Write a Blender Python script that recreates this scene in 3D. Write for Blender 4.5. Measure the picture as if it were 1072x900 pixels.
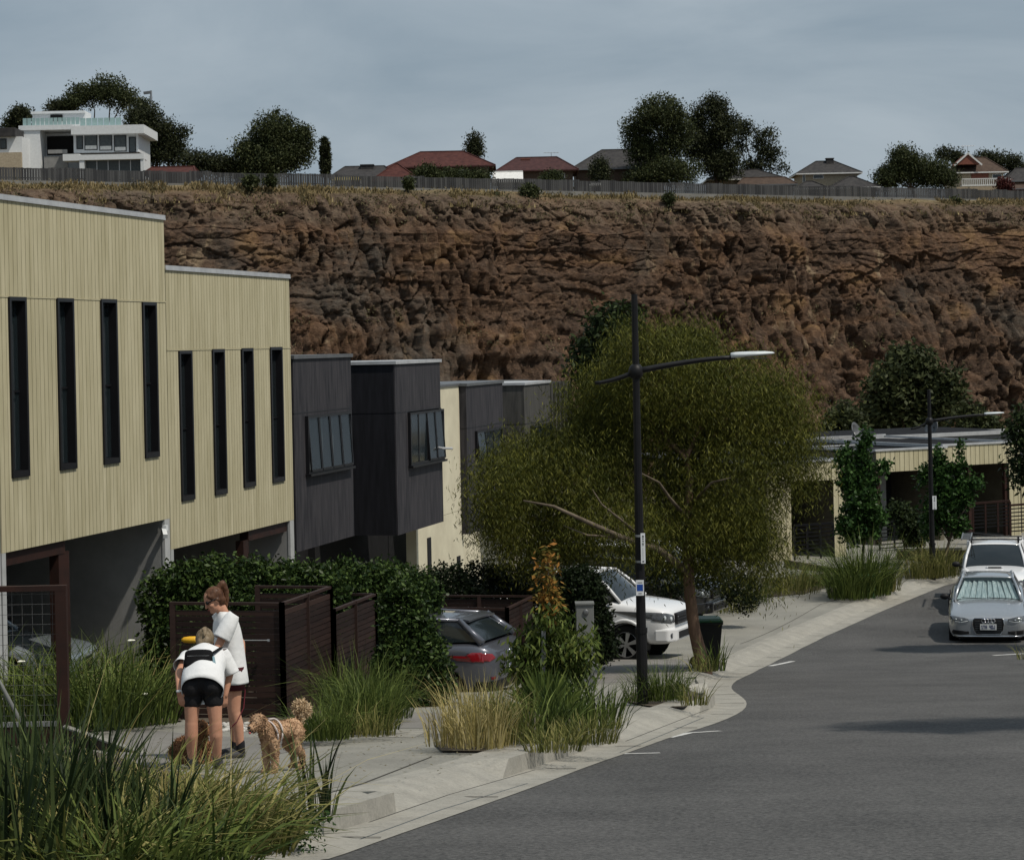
import bpy, bmesh, math, random
import numpy as np
from mathutils import Vector, Matrix, noise as mnoise
for o in list(bpy.data.objects): bpy.data.objects.remove(o)
R = math.radians
SC = bpy.context.scene
COL = SC.collection
# ---------------------------------------------------------------- camera, sky, sun, exposure
F, ROLL, CX, CY = 2400.0, R(1.2), 536.0, 360.0
cam_d = bpy.data.cameras.new('camera'); cam = bpy.data.objects.new('camera', cam_d); COL.objects.link(cam)
cam_d.sensor_fit = 'HORIZONTAL'; cam_d.sensor_width = 36; cam_d.lens = F/1072*36
cam_d.shift_y = -90/1072; cam_d.clip_start = .5; cam_d.clip_end = 3000
cs, sn = math.cos(ROLL), math.sin(ROLL)
cam.matrix_world = Matrix(((cs, sn, 0, 0), (0, 0, -1, 0), (-sn, cs, 0, 0), (0, 0, 0, 1)))
SC.camera = cam
SUN_EL = R(58); SUN_DIR = Vector((.83, -.56, 0)).normalized()*math.cos(SUN_EL) + Vector((0, 0, math.sin(SUN_EL)))
W = bpy.data.worlds.new('World'); SC.world = W; W.use_nodes = True
def world():
    nt = W.node_tree; N, L = nt.nodes, nt.links
    bg = N['Background']
    sky = N.new('ShaderNodeTexSky'); sky.sky_type = 'NISHITA'; sky.sun_disc = False
    sky.sun_elevation = SUN_EL; sky.sun_rotation = math.atan2(SUN_DIR.x, SUN_DIR.y)
    sky.dust_density = 3; sky.air_density = 1.2
    tc = N.new('ShaderNodeTexCoord'); mp = N.new('ShaderNodeMapping'); mp.inputs['Scale'].default_value = (1.6, 1.6, 3.4)
    n1 = N.new('ShaderNodeTexNoise'); n1.inputs['Scale'].default_value = 3.2; n1.inputs['Detail'].default_value = 7; n1.inputs['Roughness'].default_value = .55
    n1.inputs['Distortion'].default_value = .6
    L.new(tc.outputs['Generated'], mp.inputs[0]); L.new(mp.outputs[0], n1.inputs[0])
    cr = N.new('ShaderNodeValToRGB'); e = cr.color_ramp.elements
    e[0].position = .34; e[0].color = (3.2, 4.05, 4.85, 1); e[1].position = .68; e[1].color = (4.75, 5.55, 6.25, 1)
    L.new(n1.outputs[0], cr.inputs[0])
    mx = N.new('ShaderNodeMix'); mx.data_type = 'RGBA'; mx.inputs[0].default_value = .88
    L.new(sky.outputs[0], mx.inputs[6]); L.new(cr.outputs[0], mx.inputs[7])
    L.new(mx.outputs[2], bg.inputs[0]); bg.inputs[1].default_value = .085
world()
sl = bpy.data.lights.new('sun', 'SUN'); sl.energy = 3.5; sl.angle = R(1.2); sl.color = (1, .93, .82)
so = bpy.data.objects.new('sun', sl); COL.objects.link(so); so.rotation_euler = SUN_DIR.to_track_quat('Z', 'Y').to_euler()
SC.view_settings.view_transform = 'Standard'; SC.view_settings.look = 'None'; SC.view_settings.gamma = 1
SC.view_settings.exposure = 0.0; SC.view_settings.use_curve_mapping = False
SC.render.engine = 'CYCLES'; SC.cycles.max_bounces = 5; SC.cycles.transparent_max_bounces = 6

# ---------------------------------------------------------------- measuring the place (view rays meet the sloping street)
def ray(px, py):
    dx, dy = (px-CX)/F, (CY-py)/F
    return dx*cs+dy*sn, -dx*sn+dy*cs
def P(px, py, d):
    X, Z = ray(px, py); return Vector((X*d, d, Z*d))
def prof(y):
    if y < 44: return -1.6-.109*max(y, -12)
    t = min(y-44, 16); return -6.396-.109*(t-t*t/32)
def G(px, py, lift=.06):
    X, Z = ray(px, py); lo, hi = 3., 240.
    for _ in range(50):
        m = (lo+hi)/2
        if Z*m > prof(m)+lift: lo = m
        else: hi = m
    return Vector((X*lo, lo, Z*lo))
VL, RL = .06, -.06      # verge and road level against the street profile

# ---------------------------------------------------------------- materials
MATS = {}
def base(name):
    m = bpy.data.materials.new(name); m.use_nodes = True; MATS[name] = m
    nt = m.node_tree; return m, nt, nt.nodes, nt.links, nt.nodes['Principled BSDF']
def mat(name, c1, c2=None, scale=4, rough=.8, metal=0, bump=0, bscale=None, stretch=(1, 1, 1), island=0, spec=.22, p=(.35, .65), coat=0, c3=None, trans=0, world=False, bdist=.02):
    m, nt, N, L, b = base(name)
    b.inputs['Roughness'].default_value = rough; b.inputs['Metallic'].default_value = metal
    b.inputs['Specular IOR Level'].default_value = spec; b.inputs['Coat Weight'].default_value = coat
    b.inputs['Coat Roughness'].default_value = .05
    tc = N.new('ShaderNodeTexCoord'); mp = N.new('ShaderNodeMapping'); mp.inputs['Scale'].default_value = stretch
    if world:
        ge = N.new('ShaderNodeNewGeometry'); L.new(ge.outputs['Position'], mp.inputs[0])
    else: L.new(tc.outputs['Object'], mp.inputs[0])
    if c2 is None: c2 = tuple(x*.8 for x in c1)
    nz = N.new('ShaderNodeTexNoise'); nz.inputs['Scale'].default_value = scale; nz.inputs['Detail'].default_value = 6; nz.inputs['Roughness'].default_value = .6
    L.new(mp.outputs[0], nz.inputs[0])
    cr = N.new('ShaderNodeValToRGB'); e = cr.color_ramp.elements
    e[0].position, e[1].position = p; e[0].color = (*c1, 1); e[1].color = (*c2, 1)
    if c3: x = e.new((p[0]+p[1])/2); x.color = (*c3, 1)
    src = nz.outputs[0]
    if island:
        ge = N.new('ShaderNodeNewGeometry'); mm = N.new('ShaderNodeMix'); mm.inputs[0].default_value = island
        L.new(nz.outputs[0], mm.inputs[2]); L.new(ge.outputs['Random Per Island'], mm.inputs[3]); src = mm.outputs[0]
    L.new(src, cr.inputs[0]); L.new(cr.outputs[0], b.inputs['Base Color'])
    if bump:
        n2 = N.new('ShaderNodeTexNoise'); n2.inputs['Scale'].default_value = bscale or scale*4; n2.inputs['Detail'].default_value = 5
        L.new(mp.outputs[0], n2.inputs[0]); bp = N.new('ShaderNodeBump'); bp.inputs['Strength'].default_value = bump; bp.inputs['Distance'].default_value = bdist
        L.new(n2.outputs[0], bp.inputs['Height']); L.new(bp.outputs[0], b.inputs['Normal'])
    if trans:
        tr = N.new('ShaderNodeBsdfTranslucent'); L.new(cr.outputs[0], tr.inputs[0]); ms = N.new('ShaderNodeMixShader'); ms.inputs[0].default_value = trans
        L.new(b.outputs[0], ms.inputs[1]); L.new(tr.outputs[0], ms.inputs[2]); L.new(ms.outputs[0], N['Material Output'].inputs[0])
    return m
def leafmat(name, a, b_, c_, rough=.55, isl=.6, sc_=1.2):
    return mat(name, a, b_, scale=sc_, rough=rough, island=isl, c3=c_, p=(.2, .8), trans=.22, spec=.12)
def glassmat(name, tint, alpha):
    m, nt, N, L, b = base(name); b.inputs['Base Color'].default_value = (*tint, 1); b.inputs['Roughness'].default_value = .06
    b.inputs['Alpha'].default_value = alpha; b.inputs['Specular IOR Level'].default_value = .6
    return m
def surf(name, c1, c2, fine, coarse, famt, rough, bump, crack=0, stain=None):
    """two-scale mineral surface: fine grain over broad stains, optional hairline cracks"""
    m, nt, N, L, b = base(name); b.inputs['Roughness'].default_value = rough
    ge = N.new('ShaderNodeNewGeometry')
    n1 = N.new('ShaderNodeTexNoise'); n1.inputs['Scale'].default_value = fine; n1.inputs['Detail'].default_value = 4; n1.inputs['Roughness'].default_value = .75
    n2 = N.new('ShaderNodeTexNoise'); n2.inputs['Scale'].default_value = coarse; n2.inputs['Detail'].default_value = 8; n2.inputs['Roughness'].default_value = .65
    L.new(ge.outputs[0], n1.inputs[0]); L.new(ge.outputs[0], n2.inputs[0])
    ad = N.new('ShaderNodeMath'); ad.operation = 'MULTIPLY_ADD'; ad.inputs[1].default_value = famt; L.new(n1.outputs[0], ad.inputs[0])
    sc_ = N.new('ShaderNodeMath'); sc_.operation = 'MULTIPLY'; sc_.inputs[1].default_value = 1-famt; L.new(n2.outputs[0], sc_.inputs[0]); L.new(sc_.outputs[0], ad.inputs[2])
    cr = N.new('ShaderNodeValToRGB'); e = cr.color_ramp.elements; e[0].position = .36; e[1].position = .64; e[0].color = (*c1, 1); e[1].color = (*c2, 1)
    L.new(ad.outputs[0], cr.inputs[0]); col = cr.outputs[0]
    if stain:
        n3 = N.new('ShaderNodeTexNoise'); n3.inputs['Scale'].default_value = 2.2; n3.inputs['Detail'].default_value = 9; n3.inputs['Roughness'].default_value = .7; n3.inputs['Distortion'].default_value = .15; L.new(ge.outputs[0], n3.inputs[0])
        r3 = N.new('ShaderNodeValToRGB'); q = r3.color_ramp.elements; q[0].position = .54; q[1].position = .7; q[0].color = (0, 0, 0, 1); q[1].color = (.4, .4, .4, 1); L.new(n3.outputs[0], r3.inputs[0])
        mx = N.new('ShaderNodeMix'); mx.data_type = 'RGBA'; L.new(r3.outputs[0], mx.inputs[0]); L.new(col, mx.inputs[6]); mx.inputs[7].default_value = (*stain, 1); col = mx.outputs[2]
    L.new(col, b.inputs['Base Color'])
    bp = N.new('ShaderNodeBump'); bp.inputs['Strength'].default_value = bump; bp.inputs['Distance'].default_value = .01
    L.new(n1.outputs[0], bp.inputs['Height']); L.new(bp.outputs[0], b.inputs['Normal'])
    return m
M = MATS
surf('asphalt', (.012, .012, .012), (.105, .103, .100), 26, .45, .72, .9, .8, stain=(.030, .030, .030))
surf('concrete', (.150, .147, .130), (.265, .258, .225), 34, .9, .55, .9, .5, stain=(.15, .142, .12))
surf('kerb_concrete', (.20, .193, .170), (.33, .317, .277), 34, 2.5, .5, .9, .5, stain=(.2, .19, .16))
surf('shared_path', (.13, .125, .115), (.2, .19, .175), 30, 1, .4, .9, .4)
surf('soil', (.035, .028, .02), (.10, .08, .055), 12, 1.2, .6, 1, .8)
surf('ground_dirt', (.10, .085, .06), (.19, .16, .11), 6, .3, .5, 1, .8)
mat('joint', (.06, .057, .05), rough=1)
mat('line_paint', (.62, .62, .6), (.38, .38, .37), scale=9, rough=.7)
mat('clad_yellow', (.36, .325, .205), (.49, .448, .305), scale=2.2, stretch=(2.5, 2.5, .35), rough=.75, island=.14, bump=.3, bscale=9, p=(.3, .7))
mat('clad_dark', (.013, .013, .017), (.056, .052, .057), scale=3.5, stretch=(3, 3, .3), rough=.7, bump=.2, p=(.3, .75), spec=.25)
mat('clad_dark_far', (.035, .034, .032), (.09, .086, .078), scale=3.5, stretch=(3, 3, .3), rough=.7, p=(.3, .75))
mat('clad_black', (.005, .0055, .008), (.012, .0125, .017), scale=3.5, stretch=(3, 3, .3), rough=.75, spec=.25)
mat('backing_dark', (.05, .045, .03), rough=.9)
mat('flashing', (.5, .51, .52), (.4, .41, .42), rough=.4, metal=.3)
mat('flashing_dark', (.16, .165, .17), rough=.45, metal=.5)
mat('render_grey', (.19, .192, .19), (.25, .252, .248), scale=1.5, rough=.9, bump=.15, bscale=60)
mat('render_cream', (.62, .58, .44), (.52, .48, .36), scale=1.2, rough=.9, bump=.15, bscale=60)
mat('render_white', (.62, .64, .65), (.55, .57, .58), rough=.8)
mat('pilaster_grey', (.40, .41, .41), (.33, .34, .34), rough=.85)
mat('soffit', (.22, .22, .21), rough=.9)
mat('rust_paint', (.034, .014, .010), (.020, .010, .008), scale=4, rough=.6)
mat('frame_black', (.012, .012, .014), rough=.35)
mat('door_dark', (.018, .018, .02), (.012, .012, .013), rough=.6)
glassmat('pane', (.02, .03, .035), .42)
glassmat('pane_dark', (.012, .016, .018), 1)
mat('curtain', (.55, .62, .62), (.35, .4, .4), scale=3, stretch=(8, 8, .3), rough=.9)
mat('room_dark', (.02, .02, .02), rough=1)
mat('slat_brown', (.016, .009, .008), (.036, .020, .016), scale=4, stretch=(1, 1, 6), rough=.6, island=.4)
mat('galv', (.35, .36, .37), rough=.4, metal=.8)
mat('wire_dark', (.10, .10, .10), rough=.6)
mat('pane_reflection_grey', (.20, .22, .235), (.14, .155, .17), scale=2, rough=.9)
mat('pole_black', (.006, .006, .007), (.010, .010, .011), rough=.5)
mat('sign_white', (.72, .74, .76), rough=.5)
mat('sign_blue', (.02, .07, .32), rough=.5)
mat('sign_ink', (.02, .02, .02), rough=.6)
mat('bark', (.10, .062, .042), (.21, .135, .092), scale=5, stretch=(1, 1, .25), rough=.95, bump=.8, bscale=12)
mat('bark_pale', (.17, .14, .105), (.08, .062, .045), scale=4, stretch=(1, 1, .3), rough=.95, bump=.6)
mat('bark_dark', (.06, .045, .035), (.12, .09, .07), scale=4, rough=.95)

# ---------------------------------------------------------------- object helpers
def put(o): COL.objects.link(o); return o
def tag(o, label=None, cat=None, group=None, kind=None):
    if label: o['label'] = label
    if cat: o['category'] = cat
    if group: o['group'] = group
    if kind: o['kind'] = kind
    return o
def thing(name, label, cat, loc=(0, 0, 0), rz=0, group=None):
    o = put(bpy.data.objects.new(name, None)); o.location = loc; o.rotation_euler = (0, 0, rz); o.empty_display_size = .2
    o['label'] = label; o['category'] = cat
    if group: o['group'] = group
    return o
def wmat(o):
    m = Matrix.LocRotScale(o.location, o.rotation_euler, o.scale)
    return wmat(o.parent) @ m if o.parent else m
def copy_tree(o, parent=None):
    c = put(o.copy()); c.parent = parent
    for ch in list(o.children): copy_tree(ch, c)
    return c
class MB:
    """collects geometry in world space (or in a thing's own space) and links it as ONE mesh object"""
    def __init__(s, T=None): s.v = []; s.f = []; s.m = []; s.T = T; s.mi = 0
    def add(s, vs, fs):
        n = len(s.v)
        for v in vs:
            v = Vector(v); s.v.append(s.T @ v if s.T is not None else v)
        for f in fs: s.f.append([i+n for i in f]); s.m.append(s.mi)
        return s
    def box(s, a, b):
        x0, y0, z0 = a; x1, y1, z1 = b
        if x0 > x1: x0, x1 = x1, x0
        if y0 > y1: y0, y1 = y1, y0
        if z0 > z1: z0, z1 = z1, z0
        return s.add([(x0, y0, z0), (x1, y0, z0), (x1, y1, z0), (x0, y1, z0), (x0, y0, z1), (x1, y0, z1), (x1, y1, z1), (x0, y1, z1)],
                     [(0, 3, 2, 1), (4, 5, 6, 7), (0, 1, 5, 4), (1, 2, 6, 5), (2, 3, 7, 6), (3, 0, 4, 7)])
    def hexa(s, p): return s.add(p, [(0, 3, 2, 1), (4, 5, 6, 7), (0, 1, 5, 4), (1, 2, 6, 5), (2, 3, 7, 6), (3, 0, 4, 7)])
    def bar(s, a, b, w, h=None, up=(0, 0, 1)):
        a, b = Vector(a), Vector(b); d = (b-a).normalized(); up = Vector(up)
        if abs(d.dot(up)) > .95: up = Vector((0, 1, 0))
        x = d.cross(up).normalized()*w/2; z = x.cross(d).normalized()*(h or w)/2
        return s.hexa([a-x-z, a+x-z, b+x-z, b-x-z, a-x+z, a+x+z, b+x+z, b-x+z])
    def tube(s, pts, r, n=8, cap=True):
        pts = [Vector(p) for p in pts]; r = r if isinstance(r, (list, tuple)) else [r]*len(pts)
        vs = []; fs = []; px = None
        for i, p in enumerate(pts):
            d = (pts[min(i+1, len(pts)-1)]-pts[max(i-1, 0)]).normalized()
            if px is None:
                px = d.orthogonal().normalized()
            px = (px-d*px.dot(d)).normalized(); py = d.cross(px)
            for k in range(n):
                a = 2*math.pi*k/n; vs.append(p+(px*math.cos(a)+py*math.sin(a))*r[i])
        for i in range(len(pts)-1):
            for k in range(n): fs.append((i*n+k, i*n+(k+1) % n, (i+1)*n+(k+1) % n, (i+1)*n+k))
        if cap: fs += [tuple(range(n))[::-1], tuple((len(pts)-1)*n+k for k in range(n))]
        return s.add(vs, fs)
    def loft(s, rings, cap=True, closed=True):
        n = len(rings[0]); vs = [v for r_ in rings for v in r_]; fs = []
        for i in range(len(rings)-1):
            for k in range(n if closed else n-1): fs.append((i*n+k, i*n+(k+1) % n, (i+1)*n+(k+1) % n, (i+1)*n+k))
        if cap: fs += [tuple(range(n))[::-1], tuple((len(rings)-1)*n+k for k in range(n))]
        return s.add(vs, fs)
    def ell(s, c, r, nu=14, nv=9, rot=None):
        c = Vector(c); rings = []; vs = []; fs = []
        for j in range(nv+1):
            t = math.pi*j/nv
            for i in range(nu):
                a = 2*math.pi*i/nu; v = Vector((r[0]*math.sin(t)*math.cos(a), r[1]*math.sin(t)*math.sin(a), r[2]*math.cos(t)))
                if rot is not None: v = rot @ v
                vs.append(c+v)
        for j in range(nv):
            for i in range(nu): fs.append((j*nu+i, (j+1)*nu+i, (j+1)*nu+(i+1) % nu, j*nu+(i+1) % nu))
        return s.add(vs, fs)
    def patch(s, a, b, c, d, bulge=(0, 0, 0), n=6):
        """curved sheet over corners a b c d"""
        a, b, c, d, bu = map(Vector, (a, b, c, d, bulge)); vs = []; fs = []
        for j in range(n+1):
            for i in range(n+1):
                u, w = i/n, j/n
                vs.append((a*(1-u)+b*u)*(1-w)+(d*(1-u)+c*u)*w+bu*(4*u*(1-u)*(.35+.65*4*w*(1-w))))
        for j in range(n):
            for i in range(n): k = j*(n+1)+i; fs.append((k, k+1, k+n+2, k+n+1))
        return s.add(vs, fs)
    def build(s, name, m, parent=None, smooth=False, local=False, sub=0, solid=0, bevel=0):
        me = bpy.data.meshes.new(name); vs = s.v
        if parent is not None and not local:
            iv = wmat(parent).inverted(); vs = [iv @ v for v in vs]
        me.from_pydata([tuple(v) for v in vs], [], s.f)
        ms = m if isinstance(m, (list, tuple)) else [m]
        for x in ms: me.materials.append(M[x] if isinstance(x, str) else x)
        if len(ms) > 1: me.polygons.foreach_set('material_index', s.m)
        bm = bmesh.new(); bm.from_mesh(me)
        if sub or bevel or smooth: bmesh.ops.remove_doubles(bm, verts=bm.verts, dist=1e-5)
        bmesh.ops.recalc_face_normals(bm, faces=bm.faces)
        bm.to_mesh(me); bm.free()
        if smooth:
            for p_ in me.polygons: p_.use_smooth = True
        o = put(bpy.data.objects.new(name, me)); o.parent = parent
        if bevel: b_ = o.modifiers.new('b', 'BEVEL'); b_.width = bevel; b_.segments = 2; b_.limit_method = 'ANGLE'
        if solid: q = o.modifiers.new('s', 'SOLIDIFY'); q.thickness = solid
        if sub: q = o.modifiers.new('u', 'SUBSURF'); q.levels = sub; q.render_levels = sub
        return o
def npmesh(name, V, quads, m, parent=None, local=False, tris=None, smooth=False):
    V = np.asarray(V, dtype=np.float64)
    if parent is not None and not local:
        iv = np.array(wmat(parent).inverted()); V = V @ iv[:3, :3].T + iv[:3, 3]
    me = bpy.data.meshes.new(name); nq = len(quads); ntr = 0 if tris is None else len(tris)
    me.vertices.add(len(V)); me.vertices.foreach_set('co', V.astype(np.float32).ravel())
    li = np.asarray(quads, dtype=np.int32).ravel(); tot = np.full(nq, 4, dtype=np.int32)
    if ntr: li = np.concatenate([li, np.asarray(tris, dtype=np.int32).ravel()]); tot = np.concatenate([tot, np.full(ntr, 3, dtype=np.int32)])
    me.loops.add(len(li)); me.loops.foreach_set('vertex_index', li)
    me.polygons.add(len(tot)); st = np.concatenate([[0], np.cumsum(tot)[:-1]]).astype(np.int32)
    me.polygons.foreach_set('loop_start', st); me.polygons.foreach_set('loop_total', tot)
    if smooth: me.polygons.foreach_set('use_smooth', np.ones(len(tot), dtype=bool))
    me.update(calc_edges=True); me.validate()
    me.materials.append(M[m] if isinstance(m, str) else m)
    o = put(bpy.data.objects.new(name, me)); o.parent = parent
    return o
def sheet(name, poly, lift, m, step=1.0, kind='structure', parent=None):
    """flat polygon draped on the street profile"""
    bm = bmesh.new(); vs = [bm.verts.new((p[0], p[1], 0)) for p in poly]; bm.faces.new(vs)
    bmesh.ops.triangulate(bm, faces=bm.faces)
    ys = [p[1] for p in poly]; y = math.floor(min(ys))+step
    while y < max(ys):
        if y < 64: bmesh.ops.bisect_plane(bm, geom=bm.verts[:]+bm.edges[:]+bm.faces[:], plane_co=(0, y, 0), plane_no=(0, 1, 0))
        y += step
    for v in bm.verts: v.co.z = prof(v.co.y)+lift
    bmesh.ops.recalc_face_normals(bm, faces=bm.faces)
    if sum(f.normal.z for f in bm.faces) < 0: bmesh.ops.reverse_faces(bm, faces=bm.faces)
    me = bpy.data.meshes.new(name); bm.to_mesh(me); bm.free(); me.materials.append(M[m])
    o = put(bpy.data.objects.new(name, me)); o.parent = parent
    if kind: o['kind'] = kind
    return o

# ---------------------------------------------------------------- vegetation generators
def _basis(rng, n):
    d = rng.normal(size=(n, 3)); d /= np.linalg.norm(d, axis=1)[:, None]; return d
def leaves(name, blobs, ncl, per, L_, Wd, m, parent, seed=1, droop=0., cl=.35, shell=.5, flat=0.):
    """blobs: (centre, (rx,ry,rz)); leaf-sized diamonds in clumps spread through the volume"""
    rng = np.random.default_rng(seed)
    vol = np.array([b[1][0]*b[1][1]*b[1][2] for b in blobs])**.67; pr = vol/vol.sum()
    idx = rng.choice(len(blobs), ncl, p=pr)
    C_ = np.array([tuple(b[0]) for b in blobs])[idx]; Rr = np.array([b[1] for b in blobs])[idx]
    d = _basis(rng, ncl); rad = 1-(1-shell)*rng.random(ncl)**1.3
    cc = C_+d*Rr*rad[:, None]
    k = np.repeat(np.arange(ncl), per); n = len(k)
    sz = (cl*(.6+.8*rng.random(ncl)))[k][:, None]
    off = _basis(rng, n)*(rng.random(n)**.45)[:, None]*sz*np.array([1, 1, 1-flat])
    if droop: off[:, 2] -= np.abs(rng.normal(size=n))*sz[:, 0]*droop*.8
    p0 = cc[k]+off
    ax = _basis(rng, n); ax[:, 2] = ax[:, 2]*(1-droop)-droop*1.2; ax /= np.linalg.norm(ax, axis=1)[:, None]
    sd = np.cross(ax, _basis(rng, n)); sd /= np.linalg.norm(sd, axis=1)[:, None]+1e-9
    ln = L_*(.6+.8*rng.random(n))[:, None]; w = Wd*(.6+.7*rng.random(n))[:, None]
    V = np.stack([p0, p0+ax*ln*.45+sd*w*.5, p0+ax*ln, p0+ax*ln*.45-sd*w*.5], 1).reshape(-1, 3)
    Q = np.arange(n*4).reshape(-1, 4)
    return npmesh(name, V, Q, m, parent)
def blades(name, c, n, spread, h, w, m, parent=None, seed=1, lean=.5, droop=.5, sy=None, jitter=.35, heads=False):
    """n arching grass blades from a tuft at c (draped on the street profile)"""
    rng = np.random.default_rng(seed)
    a = rng.random(n)*2*np.pi; r = np.sqrt(rng.random(n))*spread
    bx = c[0]+np.cos(a)*r; by = c[1]+np.sin(a)*r*(sy or 1)
    bz = np.array([prof(y) for y in by])+(c[2]-prof(c[1]))
    a2 = a+rng.normal(size=n)*.7
    out = np.stack([np.cos(a2), np.sin(a2), np.zeros(n)], 1)*(lean*(.25+rng.random(n)))[:, None]*(.45+.55*(r/spread))[:, None]
    H = h*(1-jitter+2*jitter*rng.random(n)); dr = droop*rng.random(n)
    side = np.stack([-np.sin(a2), np.cos(a2), np.zeros(n)], 1); tw = rng.normal(size=(n, 3))*.5; side = side+tw; side /= np.linalg.norm(side, axis=1)[:, None]
    ts = [0, .35, .7, 1.0]; ws = [1, .95, .6, .04]; V = []
    b0 = np.stack([bx, by, bz], 1)
    for t, wv in zip(ts, ws):
        p = b0+out*(H*t**1.5)[:, None]*1.0; p[:, 2] += H*(t-dr*t**2.6*.9)
        p += out*(dr*H*t**3*.8)[:, None]
        V += [p-side*(w*wv/2), p+side*(w*wv/2)]
    V = np.stack(V, 1).reshape(-1, 3); i0 = np.arange(n)[:, None]*8
    Q = np.concatenate([i0+np.array([0, 1, 3, 2]), i0+np.array([2, 3, 5, 4]), i0+np.array([4, 5, 7, 6])], 0)
    return npmesh(name, V, Q, m, parent)
leafmat('leaf_euc', (.018, .026, .006), (.19, .185, .034), (.062, .070, .012), isl=.42)
leafmat('leaf_dark', (.010, .018, .008), (.045, .065, .022), (.022, .034, .012))
leafmat('leaf_hedge', (.008, .018, .005), (.085, .13, .035), (.022, .042, .011), rough=.4)
leafmat('leaf_hedge_dark', (.006, .011, .005), (.022, .034, .013), (.012, .019, .008), rough=.45)
leafmat('leaf_pear', (.014, .036, .010), (.060, .120, .030), (.030, .066, .016), rough=.4)
leafmat('leaf_gum', (.014, .020, .008), (.090, .100, .040), (.040, .050, .020), isl=.4, sc_=.5)
leafmat('leaf_gum2', (.010, .013, .007), (.065, .072, .032), (.026, .032, .014))
leafmat('leaf_young', (.022, .040, .008), (.17, .20, .05), (.065, .095, .02))
leafmat('leaf_orange', (.08, .09, .02), (.36, .15, .035), (.19, .13, .03))
leafmat('blade_green', (.018, .034, .008), (.16, .20, .05), (.060, .088, .018))
leafmat('blade_dark', (.008, .016, .006), (.10, .13, .045), (.024, .040, .013))
leafmat('blade_dry', (.16, .13, .045), (.52, .44, .22), (.32, .27, .10))
leafmat('blade_mix', (.045, .060, .014), (.30, .27, .10), (.11, .12, .03))
leafmat('scrub', (.06, .055, .03), (.18, .15, .08), (.11, .095, .05))
leafmat('dry_top', (.14, .11, .055), (.34, .27, .14), (.22, .17, .085))
mat('petal', (.7, .7, .6), rough=.7)
def paint(name, col, metal=.0, rough=.35, coat=1): return mat(name, col, tuple(x*.96 for x in col), scale=.5, rough=rough, metal=metal, coat=coat)
mat('roof_membrane', (.014, .015, .017), (.024, .025, .028), rough=1, spec=.03)
mat('wall_inner_shaded', (.10, .09, .065), (.14, .125, .09), rough=.95)  # cream darkened in the colour so the garage interiors read as shaded
mat('paling', (.034, .035, .037), (.066, .067, .068), scale=.6, rough=.95, island=.5)
mat('paling_low', (.13, .128, .12), (.2, .195, .18), scale=.4, rough=.95)
mat('roof_red', (.045, .014, .012), (.080, .028, .022), scale=2, rough=.8, bump=.4, bscale=20)
mat('roof_maroon', (.038, .016, .016), (.066, .028, .026), scale=2, rough=.8)
mat('roof_grey', (.026, .025, .026), (.05, .047, .046), scale=2, rough=.8)
mat('roof_brown', (.05, .034, .026), (.085, .058, .043), scale=2, rough=.85)
mat('brick_red', (.15, .055, .04), (.21, .085, .06), scale=12, rough=.9)
mat('brick_brown', (.07, .048, .036), (.11, .08, .06), scale=12, rough=.9)
mat('brick_cream', (.30, .25, .18), (.40, .34, .25), scale=6, rough=.9)
mat('trim_white', (.68, .68, .66), rough=.6)
mat('glass_green', (.30, .42, .42), (.25, .36, .36), rough=.15)
mat('shade_yellow', (.42, .36, .12), (.5, .42, .16), rough=.8)
mat('glass_dim', (.05, .06, .065), (.08, .09, .09), rough=.12)
leafmat('leaf_redbush', (.04, .012, .012), (.12, .04, .03), (.07, .02, .018))
mat('lamp_grey', (.62, .66, .68), rough=.35)
mat('bin_dark', (.012, .014, .014), rough=.5); mat('bin_green', (.02, .075, .03), rough=.45); mat('tyre', (.012, .012, .012), rough=.85)
mat('pebble', (.5, .49, .46), (.32, .31, .29), scale=8, rough=.9)
mat('box_grey', (.17, .175, .17), (.13, .135, .13), rough=.7)
mat('pillar_green', (.08, .17, .07), rough=.7)
mat('yellow_plastic', (.75, .42, .03), rough=.45)
paint('paint_silver', (.40, .42, .44), .7, .32); paint('paint_white', (.72, .73, .74)); paint('paint_grey', (.10, .105, .125), .55, .35); paint('paint_black', (.015, .016, .018)); paint('paint_bluegrey', (.35, .40, .44), .6)
mat('chrome', (.75, .76, .78), rough=.15, metal=1); mat('rim_alloy', (.42, .43, .45), rough=.3, metal=.9); mat('plastic_black', (.014, .014, .015), rough=.55)
mat('lamp_glass', (.55, .6, .62), (.35, .38, .4), rough=.08); mat('lamp_dark', (.05, .055, .06), (.11, .12, .13), scale=12, rough=.06, coat=1); mat('lamp_red', (.20, .008, .012), rough=.15, coat=1); mat('lamp_orange', (.5, .16, .02), rough=.2)
mat('plate_white', (.62, .64, .64), rough=.5); mat('plate_ink', (.03, .04, .12), rough=.6); mat('sunshade', (.75, .92, .92), (.35, .50, .52), scale=5, rough=.3, metal=.3, stretch=(1, 6, 1))
glassmat('car_glass', (.012, .017, .02), 1); glassmat('windscreen_clear', (.05, .08, .09), .35)
mat('skin', (.50, .27, .18), (.42, .21, .135), scale=6, rough=.55); mat('shirt_white', (.70, .71, .71), (.62, .63, .64), scale=3, rough=.9, bump=.4, bscale=14)
mat('shorts_black', (.012, .012, .014), rough=.7, bump=.3, bscale=30); mat('shorts_red', (.055, .008, .012), rough=.8); mat('hair_brown', (.045, .02, .011), (.13, .062, .032), scale=22, stretch=(1, 1, .2), rough=.5)
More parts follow.
